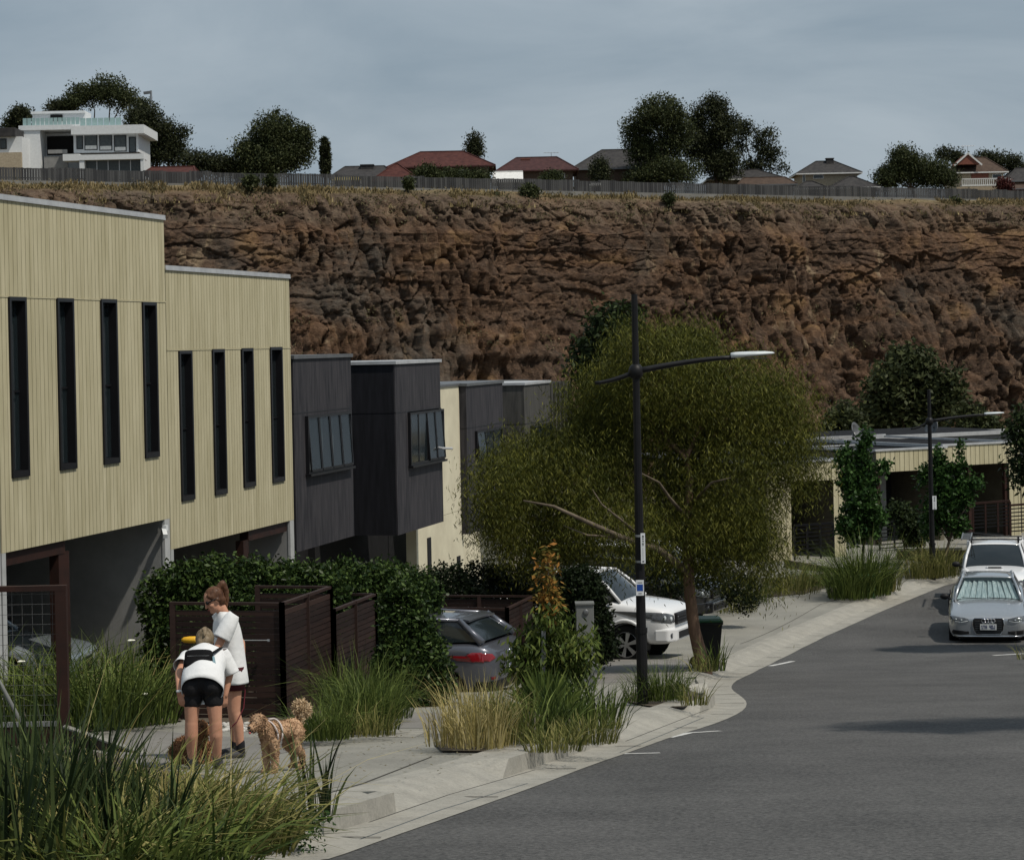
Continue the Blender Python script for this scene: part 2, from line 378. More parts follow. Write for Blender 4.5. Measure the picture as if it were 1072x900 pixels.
mat('hair_blond', (.10, .075, .045), (.26, .20, .13), scale=22, stretch=(1, 1, .3), rough=.5); mat('sock_black', (.015, .015, .018), rough=.9); mat('shoe', (.05, .05, .055), rough=.6); mat('bag_black', (.006, .006, .007), (.012, .012, .013), rough=.85, bump=.3, spec=.05); mat('strap_blue', (.22, .35, .40), rough=.6); mat('lip', (.30, .07, .06), rough=.5)
mat('fur_apricot', (.27, .16, .09), (.50, .33, .205), scale=14, rough=.95, bump=.9, bscale=40, bdist=.01); mat('fur_dark', (.13, .062, .03), (.27, .14, .07), scale=14, rough=.95, bump=.9, bscale=40, bdist=.01); mat('fur_pale', (.42, .30, .17), (.62, .48, .32), scale=16, rough=.95, bump=.9, bscale=40, bdist=.01)
mat('nose_black', (.012, .011, .011), rough=.3); mat('tongue', (.45, .12, .11), rough=.4); mat('harness', (.58, .52, .50), rough=.7); mat('lead', (.10, .012, .02), rough=.6)
# ================================================================ STRUCTURE
# ---- road, kerb, paths
KPX = [(330, 900), (342, 899), (400, 878), (455, 859), (558, 823), (618, 800), (660, 786), (704, 770), (739, 760), (765, 750), (778, 742), (780, 735), (774, 729), (764, 722), (764, 717), (771, 711), (800, 696), (850, 671), (900, 649), (950, 628), (1000, 608)]
K = [G(x, y, RL).xy for x, y in KPX]
d0 = (K[3]-K[0]).normalized(); K = [K[0]-d0*30, K[0]-d0*14] + K + [Vector((15.6, 70)), Vector((20, 72.5)), Vector((30, 75)), Vector((60, 79))]
def smooth_poly(p, n=2):
    for _ in range(n):
        q = [p[0]]
        for a, b in zip(p, p[1:]): q += [a*.75+b*.25, a*.25+b*.75]
        p = q+[p[-1]]
    return p
K = smooth_poly(K, 1)
def offset(pl, d):
    out = []
    for i, p in enumerate(pl):
        t = (pl[min(i+1, len(pl)-1)]-pl[max(i-1, 0)]).normalized(); dd = d(i) if callable(d) else d
        out.append(p+Vector((-t.y, t.x))*dd)
    return out
RR = [Vector(v) for v in [(-1, -32), (2.6, -12), (6.2, 13), (9.9, 30), (12.0, 43), (12.3, 47.6), (11.2, 48.2), (10.85, 48.8), (11.3, 49.5), (12.4, 50.6), (13.3, 53), (15.6, 58), (19, 62.5), (24, 65.5), (34, 68), (62, 71)]]
sheet('road', K+RR[::-1], RL, 'asphalt')
BEDS = {}
def bedflag(p):   # is a planting bed beside this stretch of kerb? (upright kerb) else a driveway layback
    y = p.y
    return (y < 17.6) or (20.4 < y < 25.4) or (30.2 < y < 33.2) or (36.5 < y < 39.5)
def kerb_run(name, pl, sgn, flagf):
    """dished gutter with an upright cast kerb beside the beds and a sloping layback at the driveways"""
    fl = [1. if flagf(p) else 0. for p in pl]; sec = []
    for i in range(len(pl)):
        k = fl[i]; zr = prof(pl[i].y)+RL; zv = prof(pl[i].y)+VL; mix = lambda a_, b_: a_+(b_-a_)*k
        sec.append([(-.03, zr+.006), (.20, zr+.001), (.42, zr+.012), (mix(.62, .435), mix(zv-.035, zv+.045)), (mix(.80, .56), mix(zv+.006, zv+.052)), (mix(.82, .575), zv+.008), (1.0, zv+.006), (1.01, zv-.1)])
    offs = [[None]*len(pl) for _ in range(8)]
    for j in range(8):
        o_ = offset(pl, lambda i: sgn*sec[i][j][0]); offs[j] = o_
    mb = MB(); mb.loft([[Vector((*offs[j][i], sec[i][j][1])) for j in range(8)] for i in range(len(pl))], cap=False, closed=False)
    o = mb.build(name, 'kerb_concrete'); o['kind'] = 'structure'; return o
def dens(pl, step=.6):
    out = [pl[0]]
    for a, b in zip(pl, pl[1:]):
        n = max(1, int((b-a).length/step))
        for k in range(1, n+1): out.append(a.lerp(b, k/n))
    return out
KD = dens(K, .3); RD = dens(RR, .3)
kerb_run('kerb', KD, 1, bedflag)
kerb_run('kerb', RD, -1, lambda p: True)
KV = offset(KD, .95)
sheet('footpath', [v for v in KV if v.y < 90]+[Vector((60, 84)), Vector((-60, 84)), Vector((-60, -30))], VL, 'concrete')
RV = offset(RD, -.95)
sheet('verge', [Vector((90, -30)), Vector((90, 70))]+[v for v in RV][::-1], VL, 'ground_dirt')
# joints in the concrete
mb = MB()
def strip_px(pts, w, lift, m, name, kind='structure'):
    pl = dens([G(x, y).xy for x, y in pts], .5); a = offset(pl, w/2); b = offset(pl, -w/2)
    q = MB(); q.loft([[Vector((*a[i], prof(a[i].y)+lift)), Vector((*b[i], prof(b[i].y)+lift))] for i in range(len(pl))], cap=False, closed=False)
    o = q.build(name, m); o['kind'] = kind; return o
for pts in [[(386, 861), (470, 832), (560, 806)], [(285, 846), (380, 820), (452, 792)], [(395, 772), (430, 766), (452, 768)], [(600, 716), (668, 716)],
            [(655, 776), (742, 742)], [(775, 674), (860, 632), (985, 600)], [(690, 690), (735, 690)]]:
    strip_px(pts, .018, VL+.005, 'joint', 'pavement_joint')
for t in range(3, len(KD)-4, 9):   # contraction joints across kerb and gutter
    p = KD[t]
    if not 12 < p.y < 70: continue
    tn = (KD[t+1]-KD[t-1]).normalized(); nn = Vector((-tn.y, tn.x)); q = MB()
    a, b = p+nn*.01, p+nn*.41
    q.loft([[Vector((*(e+tn*.012), prof(e.y)+RL+.014)), Vector((*(e-tn*.012), prof(e.y)+RL+.014))] for e in (a, b)], cap=False, closed=False)
    o = q.build('gutter_joint', 'joint'); o['kind'] = 'structure'
def strip_rd(pts, w, name='road_marking'):
    pl = [G(x, y, RL).xy for x, y in pts]; pl = dens(pl, .4); a = offset(pl, w/2); b = offset(pl, -w/2)
    q = MB(); q.loft([[Vector((*a[i], prof(a[i].y)+RL+.005)), Vector((*b[i], prof(b[i].y)+RL+.005))] for i in range(len(pl))], cap=False, closed=False)
    o = q.build(name, 'line_paint'); o['kind'] = 'structure'
strip_rd([(652, 789), (691, 788)], .09)
strip_rd([(700, 772), (722, 767), (754, 765)], .10)
strip_rd([(806, 697), (830, 692)], .12)
strip_rd([(1040, 686), (1072, 684)], .14)
# paler slab and darker driveways
sheet('slab', [G(x, y).xy for x, y in [(392, 771), (412, 764), (450, 765), (433, 772)]], VL+.004, 'kerb_concrete')
sheet('driveway', [G(x, y).xy for x, y in [(405, 762), (424, 746), (480, 746), (456, 762)]], VL+.004, 'shared_path')
sheet('driveway', [G(x, y).xy for x, y in [(600, 716), (640, 690), (735, 690), (737, 700), (700, 712)]], VL+.004, 'shared_path')
sheet('path', [G(x, y).xy for x, y in [(96, 778), (150, 764), (250, 772), (352, 768), (330, 781), (240, 800), (150, 806)]], VL+.004, 'shared_path')
# soil beds
def clear_kerb(p, m=.585):
    best = min(range(len(KD)), key=lambda i: (KD[i]-p).length); t = (KD[min(best+1, len(KD)-1)]-KD[max(best-1, 0)]).normalized(); n = Vector((-t.y, t.x)); d = (p-KD[best]).dot(n)
    return p+n*(m-d) if d < m else p
def bed(pts):
    pl = dens([G(x, y).xy for x, y in pts]+[G(*pts[0]).xy], .5)[:-1]
    rr = random.Random(len(pts)); pl = [clear_kerb(v+Vector((rr.uniform(-.06, .06), rr.uniform(-.06, .06)))) for v in pl]
    return sheet('garden_bed', pl, VL+.02, 'soil')
bed([(-40, 900), (-40, 790), (60, 776), (140, 800), (250, 826), (345, 850), (372, 858), (330, 876), (270, 893)])
bed([(-60, 765), (-60, 700), (190, 690), (190, 755), (120, 764), (60, 772)])
bed([(150, 700), (295, 700), (300, 757), (200, 757)])
bed([(296, 772), (300, 740), (420, 730), (420, 752), (390, 768)])
bed([(458, 788), (468, 764), (520, 742), (640, 744), (648, 770), (560, 788)])
bed([(655, 736), (668, 722), (712, 716), (742, 735), (735, 741), (688, 741)])
bed([(726, 704), (733, 695), (756, 692), (757, 703)])
bed([(790, 626), (800, 606), (870, 600), (880, 612), (840, 622)])
bed([(865, 626), (870, 606), (935, 600), (938, 618), (905, 626)])
bed([(948, 606), (955, 590), (1003, 590), (1003, 604)])
# ---- base ground sheet under everything (valley floor)
def ground():
    ys = [-40, -12, 0]+list(np.arange(4, 64, 4))+[70, 100, 104, 125, 160, 240, 400]; xs = [-500, -200, -60, 0, 60, 200, 600]
    V = [(x, y, prof(y)-.14-(9.5 if y > 120 else 0)) for y in ys for x in xs]; n = len(xs)
    Q = [(j*n+i, j*n+i+1, (j+1)*n+i+1, (j+1)*n+i) for j in range(len(ys)-1) for i in range(n-1)]
    o = npmesh('ground', V, Q, 'ground_dirt'); o['kind'] = 'structure'
ground()

# ---- quarry cliff
A0 = Vector((-53.6, 240)); A1 = Vector((70.0, 315)); E = (A1-A0).normalized(); Mn = Vector((E.y, -E.x))
def cdepth(px):   # depth of the rim line along the ray of column px (with the rim's slight bow ignored)
    X = (px-CX)/F; # (A0+E s).x = X*(A0+E s).y
    s = (X*A0.y-A0.x)/(E.x-X*E.y); return (A0+E*s).y
RIM = 18.1
def vnoise(x, y, seed=0):
    xi = np.floor(x).astype(np.int64); yi = np.floor(y).astype(np.int64); xf = x-xi; yf = y-yi
    def h(a, b):
        n = (a*374761393+b*668265263+seed*1442695041) & 0xffffffff; n = ((n ^ (n >> 13))*1274126177) & 0xffffffff; return ((n ^ (n >> 16)) & 0xffff)/65535.
    u = xf*xf*(3-2*xf); v = yf*yf*(3-2*yf)
    return (h(xi, yi)*(1-u)+h(xi+1, yi)*u)*(1-v)+(h(xi, yi+1)*(1-u)+h(xi+1, yi+1)*u)*v
def fbm(x, y, o=5, seed=0, g=.5):
    s = 0; a = 1; t = 0
    for i in range(o): s = s+a*vnoise(x*2**i, y*2**i, seed+i*7); t += a; a *= g
    return s/t
def worley(x, y, seed=0):
    xi = np.floor(x).astype(np.int64); yi = np.floor(y).astype(np.int64); best = np.full(x.shape, 9.); bid = np.zeros(x.shape); sec = np.full(x.shape, 9.); til = np.zeros(x.shape)
    def h(a, b, s):
        n = (a*374761393+b*668265263+s*1442695041) & 0xffffffff; n = ((n ^ (n >> 13))*1274126177) & 0xffffffff; return ((n ^ (n >> 16)) & 0xffff)/65535.
    for dx in (-1, 0, 1):
        for dy in (-1, 0, 1):
            cx, cy = xi+dx, yi+dy; px, py = cx+h(cx, cy, seed), cy+h(cx, cy, seed+1)
            d = (px-x)**2+(py-y)**2; i = h(cx, cy, seed+2)
            m = d < best; til = np.where(m, (h(cx, cy, seed+3)-.5)*(x-px)*2+(h(cx, cy, seed+4)-.5)*(y-py)*2, til); sec = np.where(m, best, np.minimum(sec, d)); bid = np.where(m, i, bid); best = np.where(m, d, best)
    return bid+til*.55, np.sqrt(sec)-np.sqrt(best)
def cliff():
    s = np.arange(-40, 215, .17); prof_pts = [(-19, 34), (-14.6, 15), (-10, 11.5), (-4, 8.6), (2.5, 6.6), (8.6, 5.2), (12.8, 4.3), (13.6, 3.2), (16.0, 1.7), (17.4, .7), (18.1, -1.2), (18.2, -5), (18.2, -12), (18.3, -40), (18.3, -200)]
    # (z, outward offset)
    zs = np.array([p[0] for p in prof_pts]); os_ = np.array([p[1] for p in prof_pts])
    tt = np.concatenate([np.linspace(0, 4, 76), np.linspace(4, 6, 96)[1:], np.linspace(6, 10, 80)[1:], np.linspace(10, 12, 12)[1:], [13, 14]])
    zz = np.interp(tt, np.arange(len(zs)), zs); oo = np.interp(tt, np.arange(len(zs)), os_)
    S, Zz = np.meshgrid(s, zz, indexing='ij'); O = np.broadcast_to(oo, S.shape).copy(); Z = Zz.copy()
    face = np.clip((Z+14+9*fbm(S/30,S*0,3,7)*np.clip((140-S)/60,0,1))/3, 0, 1)*np.clip((17.8-Z)/1.5, 0, 1); tal = np.clip((Z+17)/3, 0, 1)*np.clip((1-Z)/7, 0, 1); Zr = Z*1.0
    wob = fbm(S/9, Z/6, 3, 5)*4
    big = (fbm(S/26, Z/40, 4, 11)-.5)*15
    reg = np.clip((fbm(S/22, Z/9, 3, 13)-.34)*6, 0, 1)   # where the face is columnar, else slabby
    bc, ec = worley((S+wob*.25)/1.25, (Z+fbm(S/3, Z*0, 2, 4)*3)/4.2, 21); bs, es = worley((S+wob)/4.5, (Z+fbm(S/12, Z/8, 3, 6)*3)/1.15, 31)
    bb, eb = worley((S+wob*.6)/2.1, Z/1.9, 41); bf, ef = worley((S+wob*.3)/.8, Z/.62, 51); bl, el = worley((S+wob*1.3)/8, Z/9, 61)
    sm_ = np.clip((fbm(S/11+5, Z/6, 3, 17)-.38)*5, .25, 1); bb = bb*sm_; bf = bf*sm_; eb = eb+(1-sm_)*.2
    led = (Z+2.2*fbm(S/16, Z*0+3, 3, 15))/3.1; ledge = (led-np.floor(led))**3    # overhanging ledges
    D = big*.55+face*(bl*1.1+reg*(bc*1.5-np.exp(-ec*20)*1.3)+(1-reg)*(bs*.55-np.exp(-es*22)*.45)+bb*.55-np.exp(-eb*18)*.4+bf*.30+ledge*.35+(fbm(S/5, Z/4, 4, 71)-.5)*.9+(fbm(S/.7, Z/.7, 3, 72)-.5)*.45)
    D += tal*((fbm(S/5, Z/4, 5, 91)-.5)*3+bb*.5+bf*.3)
    face = face; up = np.clip((Z-12.5)/2, 0, 1)*np.clip((17.9-Z)/1, 0, 1); gul = np.abs(fbm((S+Z*.8)/2.2, Z/9, 4, 95)-.5)*2.3; D += up*(gul+(fbm(S/6, Z/3, 5, 96)-.5)*2.0+bf*.15)
    rim = np.clip((Z-17)/1.5, 0, 1)*(O > -3); Z += rim*(fbm(S/9, Z*0+.5, 4, 99)-.5)*1.0
    Z += face*(bb-.5)*.25
    D = D*(O > -4.5)
    X = A0.x+E.x*S+Mn.x*(O+D); Y = A0.y+E.y*S+Mn.y*(O+D)
    V = np.stack([X, Y, Z], -1).reshape(-1, 3); n = len(zz); a = len(s)
    i, j = np.meshgrid(np.arange(a-1), np.arange(n-1), indexing='ij'); k = (i*n+j).ravel()
    Q = np.stack([k, k+n, k+n+1, k+1], 1)
    m, nt, N, L, b = base('rock'); b.inputs['Roughness'].default_value = .95; b.inputs['Specular IOR Level'].default_value = .15
    ge = N.new('ShaderNodeNewGeometry')
    def nz(sc_, st, det=6, dist=0.):
        mp = N.new('ShaderNodeMapping'); mp.inputs['Scale'].default_value = st; x = N.new('ShaderNodeTexNoise'); x.inputs['Scale'].default_value = sc_; x.inputs['Detail'].default_value = det; x.inputs['Distortion'].default_value = dist; x.inputs['Roughness'].default_value = .65
        L.new(ge.outputs[0], mp.inputs[0]); L.new(mp.outputs[0], x.inputs[0]); return x.outputs[0]
    def ramp(src, cols):
        r = N.new('ShaderNodeValToRGB'); e = r.color_ramp.elements
        while len(e) < len(cols): e.new(.5)
        for q, (p_, c_) in zip(e, cols): q.position = p_; q.color = (*c_, 1)
        L.new(src, r.inputs[0]); return r.outputs[0]
    def mixc(f, a_, b_):
        x = N.new('ShaderNodeMix'); x.data_type = 'RGBA'; L.new(f, x.inputs[0]) if not isinstance(f, float) else None
        L.new(a_, x.inputs[6]); (L.new(b_, x.inputs[7]) if hasattr(b_, 'node') else setattr(x.inputs[7], 'default_value', (*b_, 1))); return x.outputs[2]
    c = ramp(nz(.11, (1, 1, 1.6), 9, .7), [(.32, (.028, .019, .014)), (.45, (.068, .043, .029)), (.56, (.135, .074, .041)), (.66, (.27, .160, .072))])
    c2 = ramp(nz(1.7, (1, 1, 1.8), 10, .3), [(.36, (.020, .015, .012)), (.50, (.072, .049, .035)), (.66, (.19, .125, .082))])
    x = N.new('ShaderNodeMix'); x.data_type = 'RGBA'; x.inputs[0].default_value = .5; L.new(c, x.inputs[6]); L.new(c2, x.inputs[7]); c = x.outputs[2]
    c = mixc(ramp(nz(.045, (1, .6, 1.3), 6, .5), [(.54, (0, 0, 0)), (.66, (.6, .6, .6))]), c, ramp(nz(.7, (1, 1, 2.2), 8), [(.35, (.038, .036, .033)), (.7, (.135, .122, .10))]))
    c = mixc(ramp(nz(.20, (1, 1, .55), 9, 1.5), [(.60, (0, 0, 0)), (.70, (.75, .75, .75))]), c, (.30, .225, .145))
    # dry grass and earth towards the rim and on flat ledges
    sx = N.new('ShaderNodeSeparateXYZ'); L.new(ge.outputs[0], sx.inputs[0])
    mr = N.new('ShaderNodeMapRange'); mr.inputs[1].default_value = 16.9; mr.inputs[2].default_value = 18.3; L.new(sx.outputs[2], mr.inputs[0])
    c = mixc(mr.outputs[0], c, ramp(nz(.8, (1, 1, 1), 7), [(.4, (.13, .10, .055)), (.62, (.27, .22, .125))]))
    mr2 = N.new('ShaderNodeMapRange'); mr2.inputs[1].default_value = 13; mr2.inputs[2].default_value = 15; mr2.inputs[4].default_value = .6; L.new(sx.outputs[2], mr2.inputs[0])
    c3 = ramp(nz(1.3, (1, 1, .6), 8, .6), [(.38, (.06, .042, .032)), (.66, (.20, .155, .11))])
    mm = N.new('ShaderNodeMath'); mm.operation = 'SUBTRACT'; L.new(mr2.outputs[0], mm.inputs[0]); L.new(mr.outputs[0], mm.inputs[1]); mm.use_clamp = True
    c = mixc(mm.outputs[0], c, c3)
    L.new(c, b.inputs['Base Color'])
    bp = N.new('ShaderNodeBump'); bp.inputs['Strength'].default_value = 1; bp.inputs['Distance'].default_value = .26
    mpv = N.new('ShaderNodeMapping'); mpv.inputs['Scale'].default_value = (1, 1, .8); vo = N.new('ShaderNodeTexVoronoi'); vo.inputs['Scale'].default_value = 2.2
    nw = N.new('ShaderNodeVectorMath'); nw.operation = 'ADD'; no_ = N.new('ShaderNodeTexNoise'); no_.inputs['Scale'].default_value = .8; L.new(ge.outputs[0], no_.inputs[0]); L.new(ge.outputs[0], nw.inputs[0]); L.new(no_.outputs['Color'], nw.inputs[1]); L.new(nw.outputs[0], mpv.inputs[0]); L.new(mpv.outputs[0], vo.inputs['Vector'])
    sm = N.new('ShaderNodeSeparateXYZ'); L.new(vo.outputs['Color'], sm.inputs[0]); hm = N.new('ShaderNodeMath'); hm.operation = 'MULTIPLY_ADD'; L.new(sm.outputs[0], hm.inputs[0]); hm.inputs[1].default_value = 1.2; L.new(nz(3.5, (1, 1, 2), 6), hm.inputs[2]); L.new(hm.outputs[0], bp.inputs['Height']); L.new(bp.outputs[0], b.inputs['Normal'])
    o = npmesh('cliff', V, Q, 'rock'); o['kind'] = 'structure'
    return V
CV = cliff()

# ---------------------------------------------------------------- the row of townhouses
AF = math.atan(.239); U = Vector((math.sin(AF), math.cos(AF), 0)); Nn = Vector((math.cos(AF), -math.sin(AF), 0))
def frame(o, u=U, n=Nn):   # local (s, t, z): s along the facade, t outwards to the street
    return Matrix(((u.x, n.x, 0, o[0]), (u.y, n.y, 0, o[1]), (0, 0, 1, 0), (0, 0, 0, 1)))
def sz(px, py, o, t=0., u=U, n=Nn):   # where the ray of a pixel meets the facade plane: (s, z)
    X, Z = ray(px, py); ox, oy = o[0]+n.x*t, o[1]+n.y*t
    s = (X*oy-ox)/(u.x-X*u.y); y = oy+u.y*s; return s, Z*y
rnd = random.Random(4)
def board_wall(mb, s0, s1, z0, z1, holes, w=.135, gap=.014, th=.022, t0=0):
    s = s0
    while s < s1-.02:
        e = min(s+w, s1); a, b = s+gap/2, e-gap/2; segs = [(z0, z1)]
        for (h0, h1, g0, g1) in holes:
            if b > h0 and a < h1:
                if a >= h0-.02 and b <= h1+.02 or True:
                    na, nb = (a, b)
                    ns = []
                    for q0, q1 in segs:
                        if g0 > q0: ns.append((q0, min(g0, q1)))
                        if g1 < q1: ns.append((max(g1, q0), q1))
                    # side slivers beside the opening
                    for q0, q1 in segs:
                        if a < h0-.01: mb.box((a, t0, max(q0, g0)), (h0, t0+th, min(q1, g1)))
                        if b > h1+.01: mb.box((h1, t0, max(q0, g0)), (b, t0+th, min(q1, g1)))
                    segs = [x for x in ns if x[1]-x[0] > .01]
        for q0, q1 in segs: mb.box((a, t0, q0), (b, t0+th, q1))
        s += w
def slot_window(T, par, s0, s1, z0, z1, panem='pane_dark', top=.05):
    f = MB(T); w = .055
    f.box((s0, -.22, z0), (s0+w, .05, z1)); f.box((s1-w, -.22, z0), (s1, .05, z1)); f.box((s0+w, -.22, z1-w), (s1-w, .05, z1)); f.box((s0+w, -.22, z0), (s1-w, .05, z0+w*1.6))
    fo = f.build('window', 'frame_black', par)
    g = MB(T); g.box((s0+w+.002, -.09, z0+w*1.6+.002), (s1-w-.002, -.08, z1-w-.002)); g.build('pane', panem, fo)
    if panem == 'pane': bl = MB(T); bl.box((s0+w+.01, -.15, z0+.1), (s1-w-.01, -.14, z0+(z1-z0)*.97)); bl.build('blind', 'pane_reflection_grey', fo)  # grey sheet behind the glass stands in for its lighter reflection
    sc2 = MB(T); sc2.box((s0+w+.002, -.076, z0+(z1-z0)*.47), (s1-w-.002, -.06, z0+(z1-z0)*.48)); sc2.build('transom', 'frame_black', fo)
def yellow_unit(name, label, O, sA, sB, zb, zt, zl, wins, post_px, beam_px, wall_to, capm='flashing'):
    T = frame(O); th = thing(name, label, 'townhouse', (*(Vector(O)+U.xy*(sA+sB)/2), prof(O[1])))
    bk = MB(T); D = -8.5
    holes = []
    for (x0, x1, y0a, y1a) in wins:
        a, b = sz(x0, (y0a+y1a)/2, O)[0], sz(x1, (y0a+y1a)/2, O)[0]; z1 = sz(x0, y0a, O)[1]; z0 = sz((x0+x1)/2, y1a, O)[1]; holes.append((a, b, z0, z1))
    # structure behind the boards, left open at the windows
    e = sA; hs = sorted(holes)
    for h in hs: bk.box((e, -.25, zb+.02), (h[0], -.004, zt)); bk.box((h[0], -.25, zb+.02), (h[1], -.004, h[2])); bk.box((h[0], -.25, h[3]), (h[1], -.004, zt)); e = h[1]
    bk.box((e, -.25, zb+.02), (sB, -.004, zt)); bk.box((sA, -.6, zb+.3), (sB, -.5, zt-.1))
    bk.build('wall_core', 'backing_dark', th)
    c = MB(T); board_wall(c, sA, sB, zb, zl-.012, holes); board_wall(c, sA, sB, zl+.012, zt, [])
    c.build('cladding', 'clad_yellow', th)
    bb = MB(T); bb.box((sA, D, zb+.02), (sA+.2, -.26, zt-.05)); bb.box((sB-.2, D, zb+.02), (sB-.002, -.26, zt-.05)); bb.box((sA+.21, D, zb+.02), (sB-.21, D+.2, zt-.05)); bb.build('side_wall', 'render_grey', th)
    so_ = MB(T); so_.box((sA+.02, D, zb-.0), (sB-.02, -.02, zb+.018)); so_.build('soffit', 'soffit', th)
    r = MB(T); r.box((sA-.02, D, zt+.002), (sB+.02, .045, zt+.05)); r.box((sA-.02, .03, zt-.03), (sB+.02, .05, zt+.001)); r.build('roof', capm, th)
    for (a, b, z0, z1) in holes: slot_window(T, th, a+.01, b-.01, z0, z1, 'pane' if zb > -3 else 'pane_dark')
    fl_ = MB(T); fl_.box((sA, .0, zl-.010), (sB, .030, zl+.010)); fl_.build('cover_strip', 'clad_yellow', th)
    g0 = prof(O[1]+U.y*sA)-.5
    # ground floor: divider wall on the far side, garage wall at the back
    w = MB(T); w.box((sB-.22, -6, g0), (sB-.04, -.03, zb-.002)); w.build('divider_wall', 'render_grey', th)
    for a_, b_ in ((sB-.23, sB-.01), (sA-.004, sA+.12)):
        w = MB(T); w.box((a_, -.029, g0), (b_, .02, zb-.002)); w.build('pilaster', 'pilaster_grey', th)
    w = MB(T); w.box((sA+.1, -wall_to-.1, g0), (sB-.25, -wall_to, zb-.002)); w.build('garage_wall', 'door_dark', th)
    q = MB(T)
    for k in range(12): z = g0+.7+k*.22; q.box((sA+.6, -wall_to+.001, z), (sB-1.7, -wall_to+.02, z+.2))
    if wall_to < 5: q.build('garage_door', 'door_dark', th)
    if post_px:
        a = sz(post_px[0], post_px[2], O)[0]; b = sz(post_px[1], post_px[2], O)[0]
        q = MB(T); q.box((a, -.2, g0), (b, -.05, zb-.18)); q.build('post', 'rust_paint', th)
    a = sz(beam_px[0], beam_px[2], O)[0]; b = sz(beam_px[1], beam_px[2], O)[0]
    q = MB(T); q.box((max(a, sA+.13), -.21, zb-.20), (min(b, sB-.25), -.04, zb-.004)); q.build('beam', 'rust_paint', th)
    return th, T
OB = (-5.75, 38.0)
W1 = [(8.4, 27, 310.6, 499.6), (58.8, 76.6, 312, 491.6), (104.8, 121.8, 313, 485.6), (148.3, 163.3, 316, 479)]
W2 = [(186.6, 200.6, 367, 524), (221.6, 234.6, 365.5, 517.7), (252.3, 264.5, 364.5, 510), (282.2, 295, 363.3, 504.7)]
y1, T1 = yellow_unit('townhouse', 'yellow-green timber clad townhouse, the taller one, at the left edge of the picture', OB, -6.2, 0, -2.77, 2.2, .815, W1, (65, 76, 600), (-40, 70, 548), 3.4)
y2, T2 = yellow_unit('townhouse', 'yellow-green timber clad townhouse, the lower one, between the taller one and the charcoal houses', OB, .02, 6.3, -3.29, 1.375, .015, W2, (257.5, 263, 570), (262, 302, 545), 5.4)
# neighbour further left, out of frame, casts and closes the row
cp = tag(MB(frame(OB)).box((-6.0, -8, prof(34)-.6), (-.25, 1.2, prof(36)+.30)).build('carport_slab', 'concrete'), kind='structure')
y0, T0 = yellow_unit('townhouse', 'yellow-green townhouse just past the left edge of the picture', OB, -12.4, -6.24, -2.2, 2.9, 1.4, [], None, (-400, -380, 548), 3.4)
q = MB(T1); q.box((-.35, .03, -2.95), (-.25, .09, -2.86)); q.bar((-.3, .03, -2.93), (-.55, .16, -3.02), .07); q.build('security_light', 'render_white', y1)

def awning_window(T, par, s0, s1, z0, z1, panes, curt=(), opened=()):
    f = MB(T); w = .05; n = panes
    f.box((s0, -.12, z0), (s1, .07, z0+w)); f.box((s0, -.12, z1-w), (s1, .07, z1)); f.box((s0, -.12, z0+w), (s0+w, .07, z1-w)); f.box((s1-w, -.12, z0+w), (s1, .07, z1-w))
    pw = (s1-s0-2*w)/n
    for k in range(1, n): f.box((s0+w+pw*k-.025, -.10, z0+w), (s0+w+pw*k+.025, .05, z1-w))
    f.box((s0-.03, .0, z0-.05), (s1+.03, .12, z0-.002))
    fo = f.build('window', 'frame_black', par)
    for k in range(n):
        a, b = s0+w+pw*k+.028, s0+w+pw*(k+1)-.028; m = MB(T); tz = .06 if k in opened else 0
        z_, Z_ = z0+w+.004, z1-w-.004
        m.hexa([(a, .03+tz, z_), (b, .03+tz, z_), (b, .04+tz, z_), (a, .04+tz, z_), (a, .03, Z_), (b, .03, Z_), (b, .04, Z_), (a, .04, Z_)]); m.build('pane', 'pane', fo)
        if tz:
            e = MB(T)
            for x in (a, b): e.bar((x, .035, Z_), (x, .035+tz, z_), .035)
            e.bar((a, .035+tz, z_), (b, .035+tz, z_), .04); e.build('sash', 'frame_black', fo)
    rm = MB(T); rm.box((s0, -.9, z0), (s1, -.88, z1)); rm.build('room_back', 'room_dark', fo)
    for (a, b) in curt:
        c = MB(T); xs = [a+(b-a)*i/24 for i in range(25)]
        c.loft([[(x, -.16+.025*math.sin(i*1.5), z0+.04), (x, -.16+.025*math.sin(i*1.5), z1-.05)] for i, x in enumerate(xs)], cap=False, closed=False); c.build('curtain', 'curtain', fo)
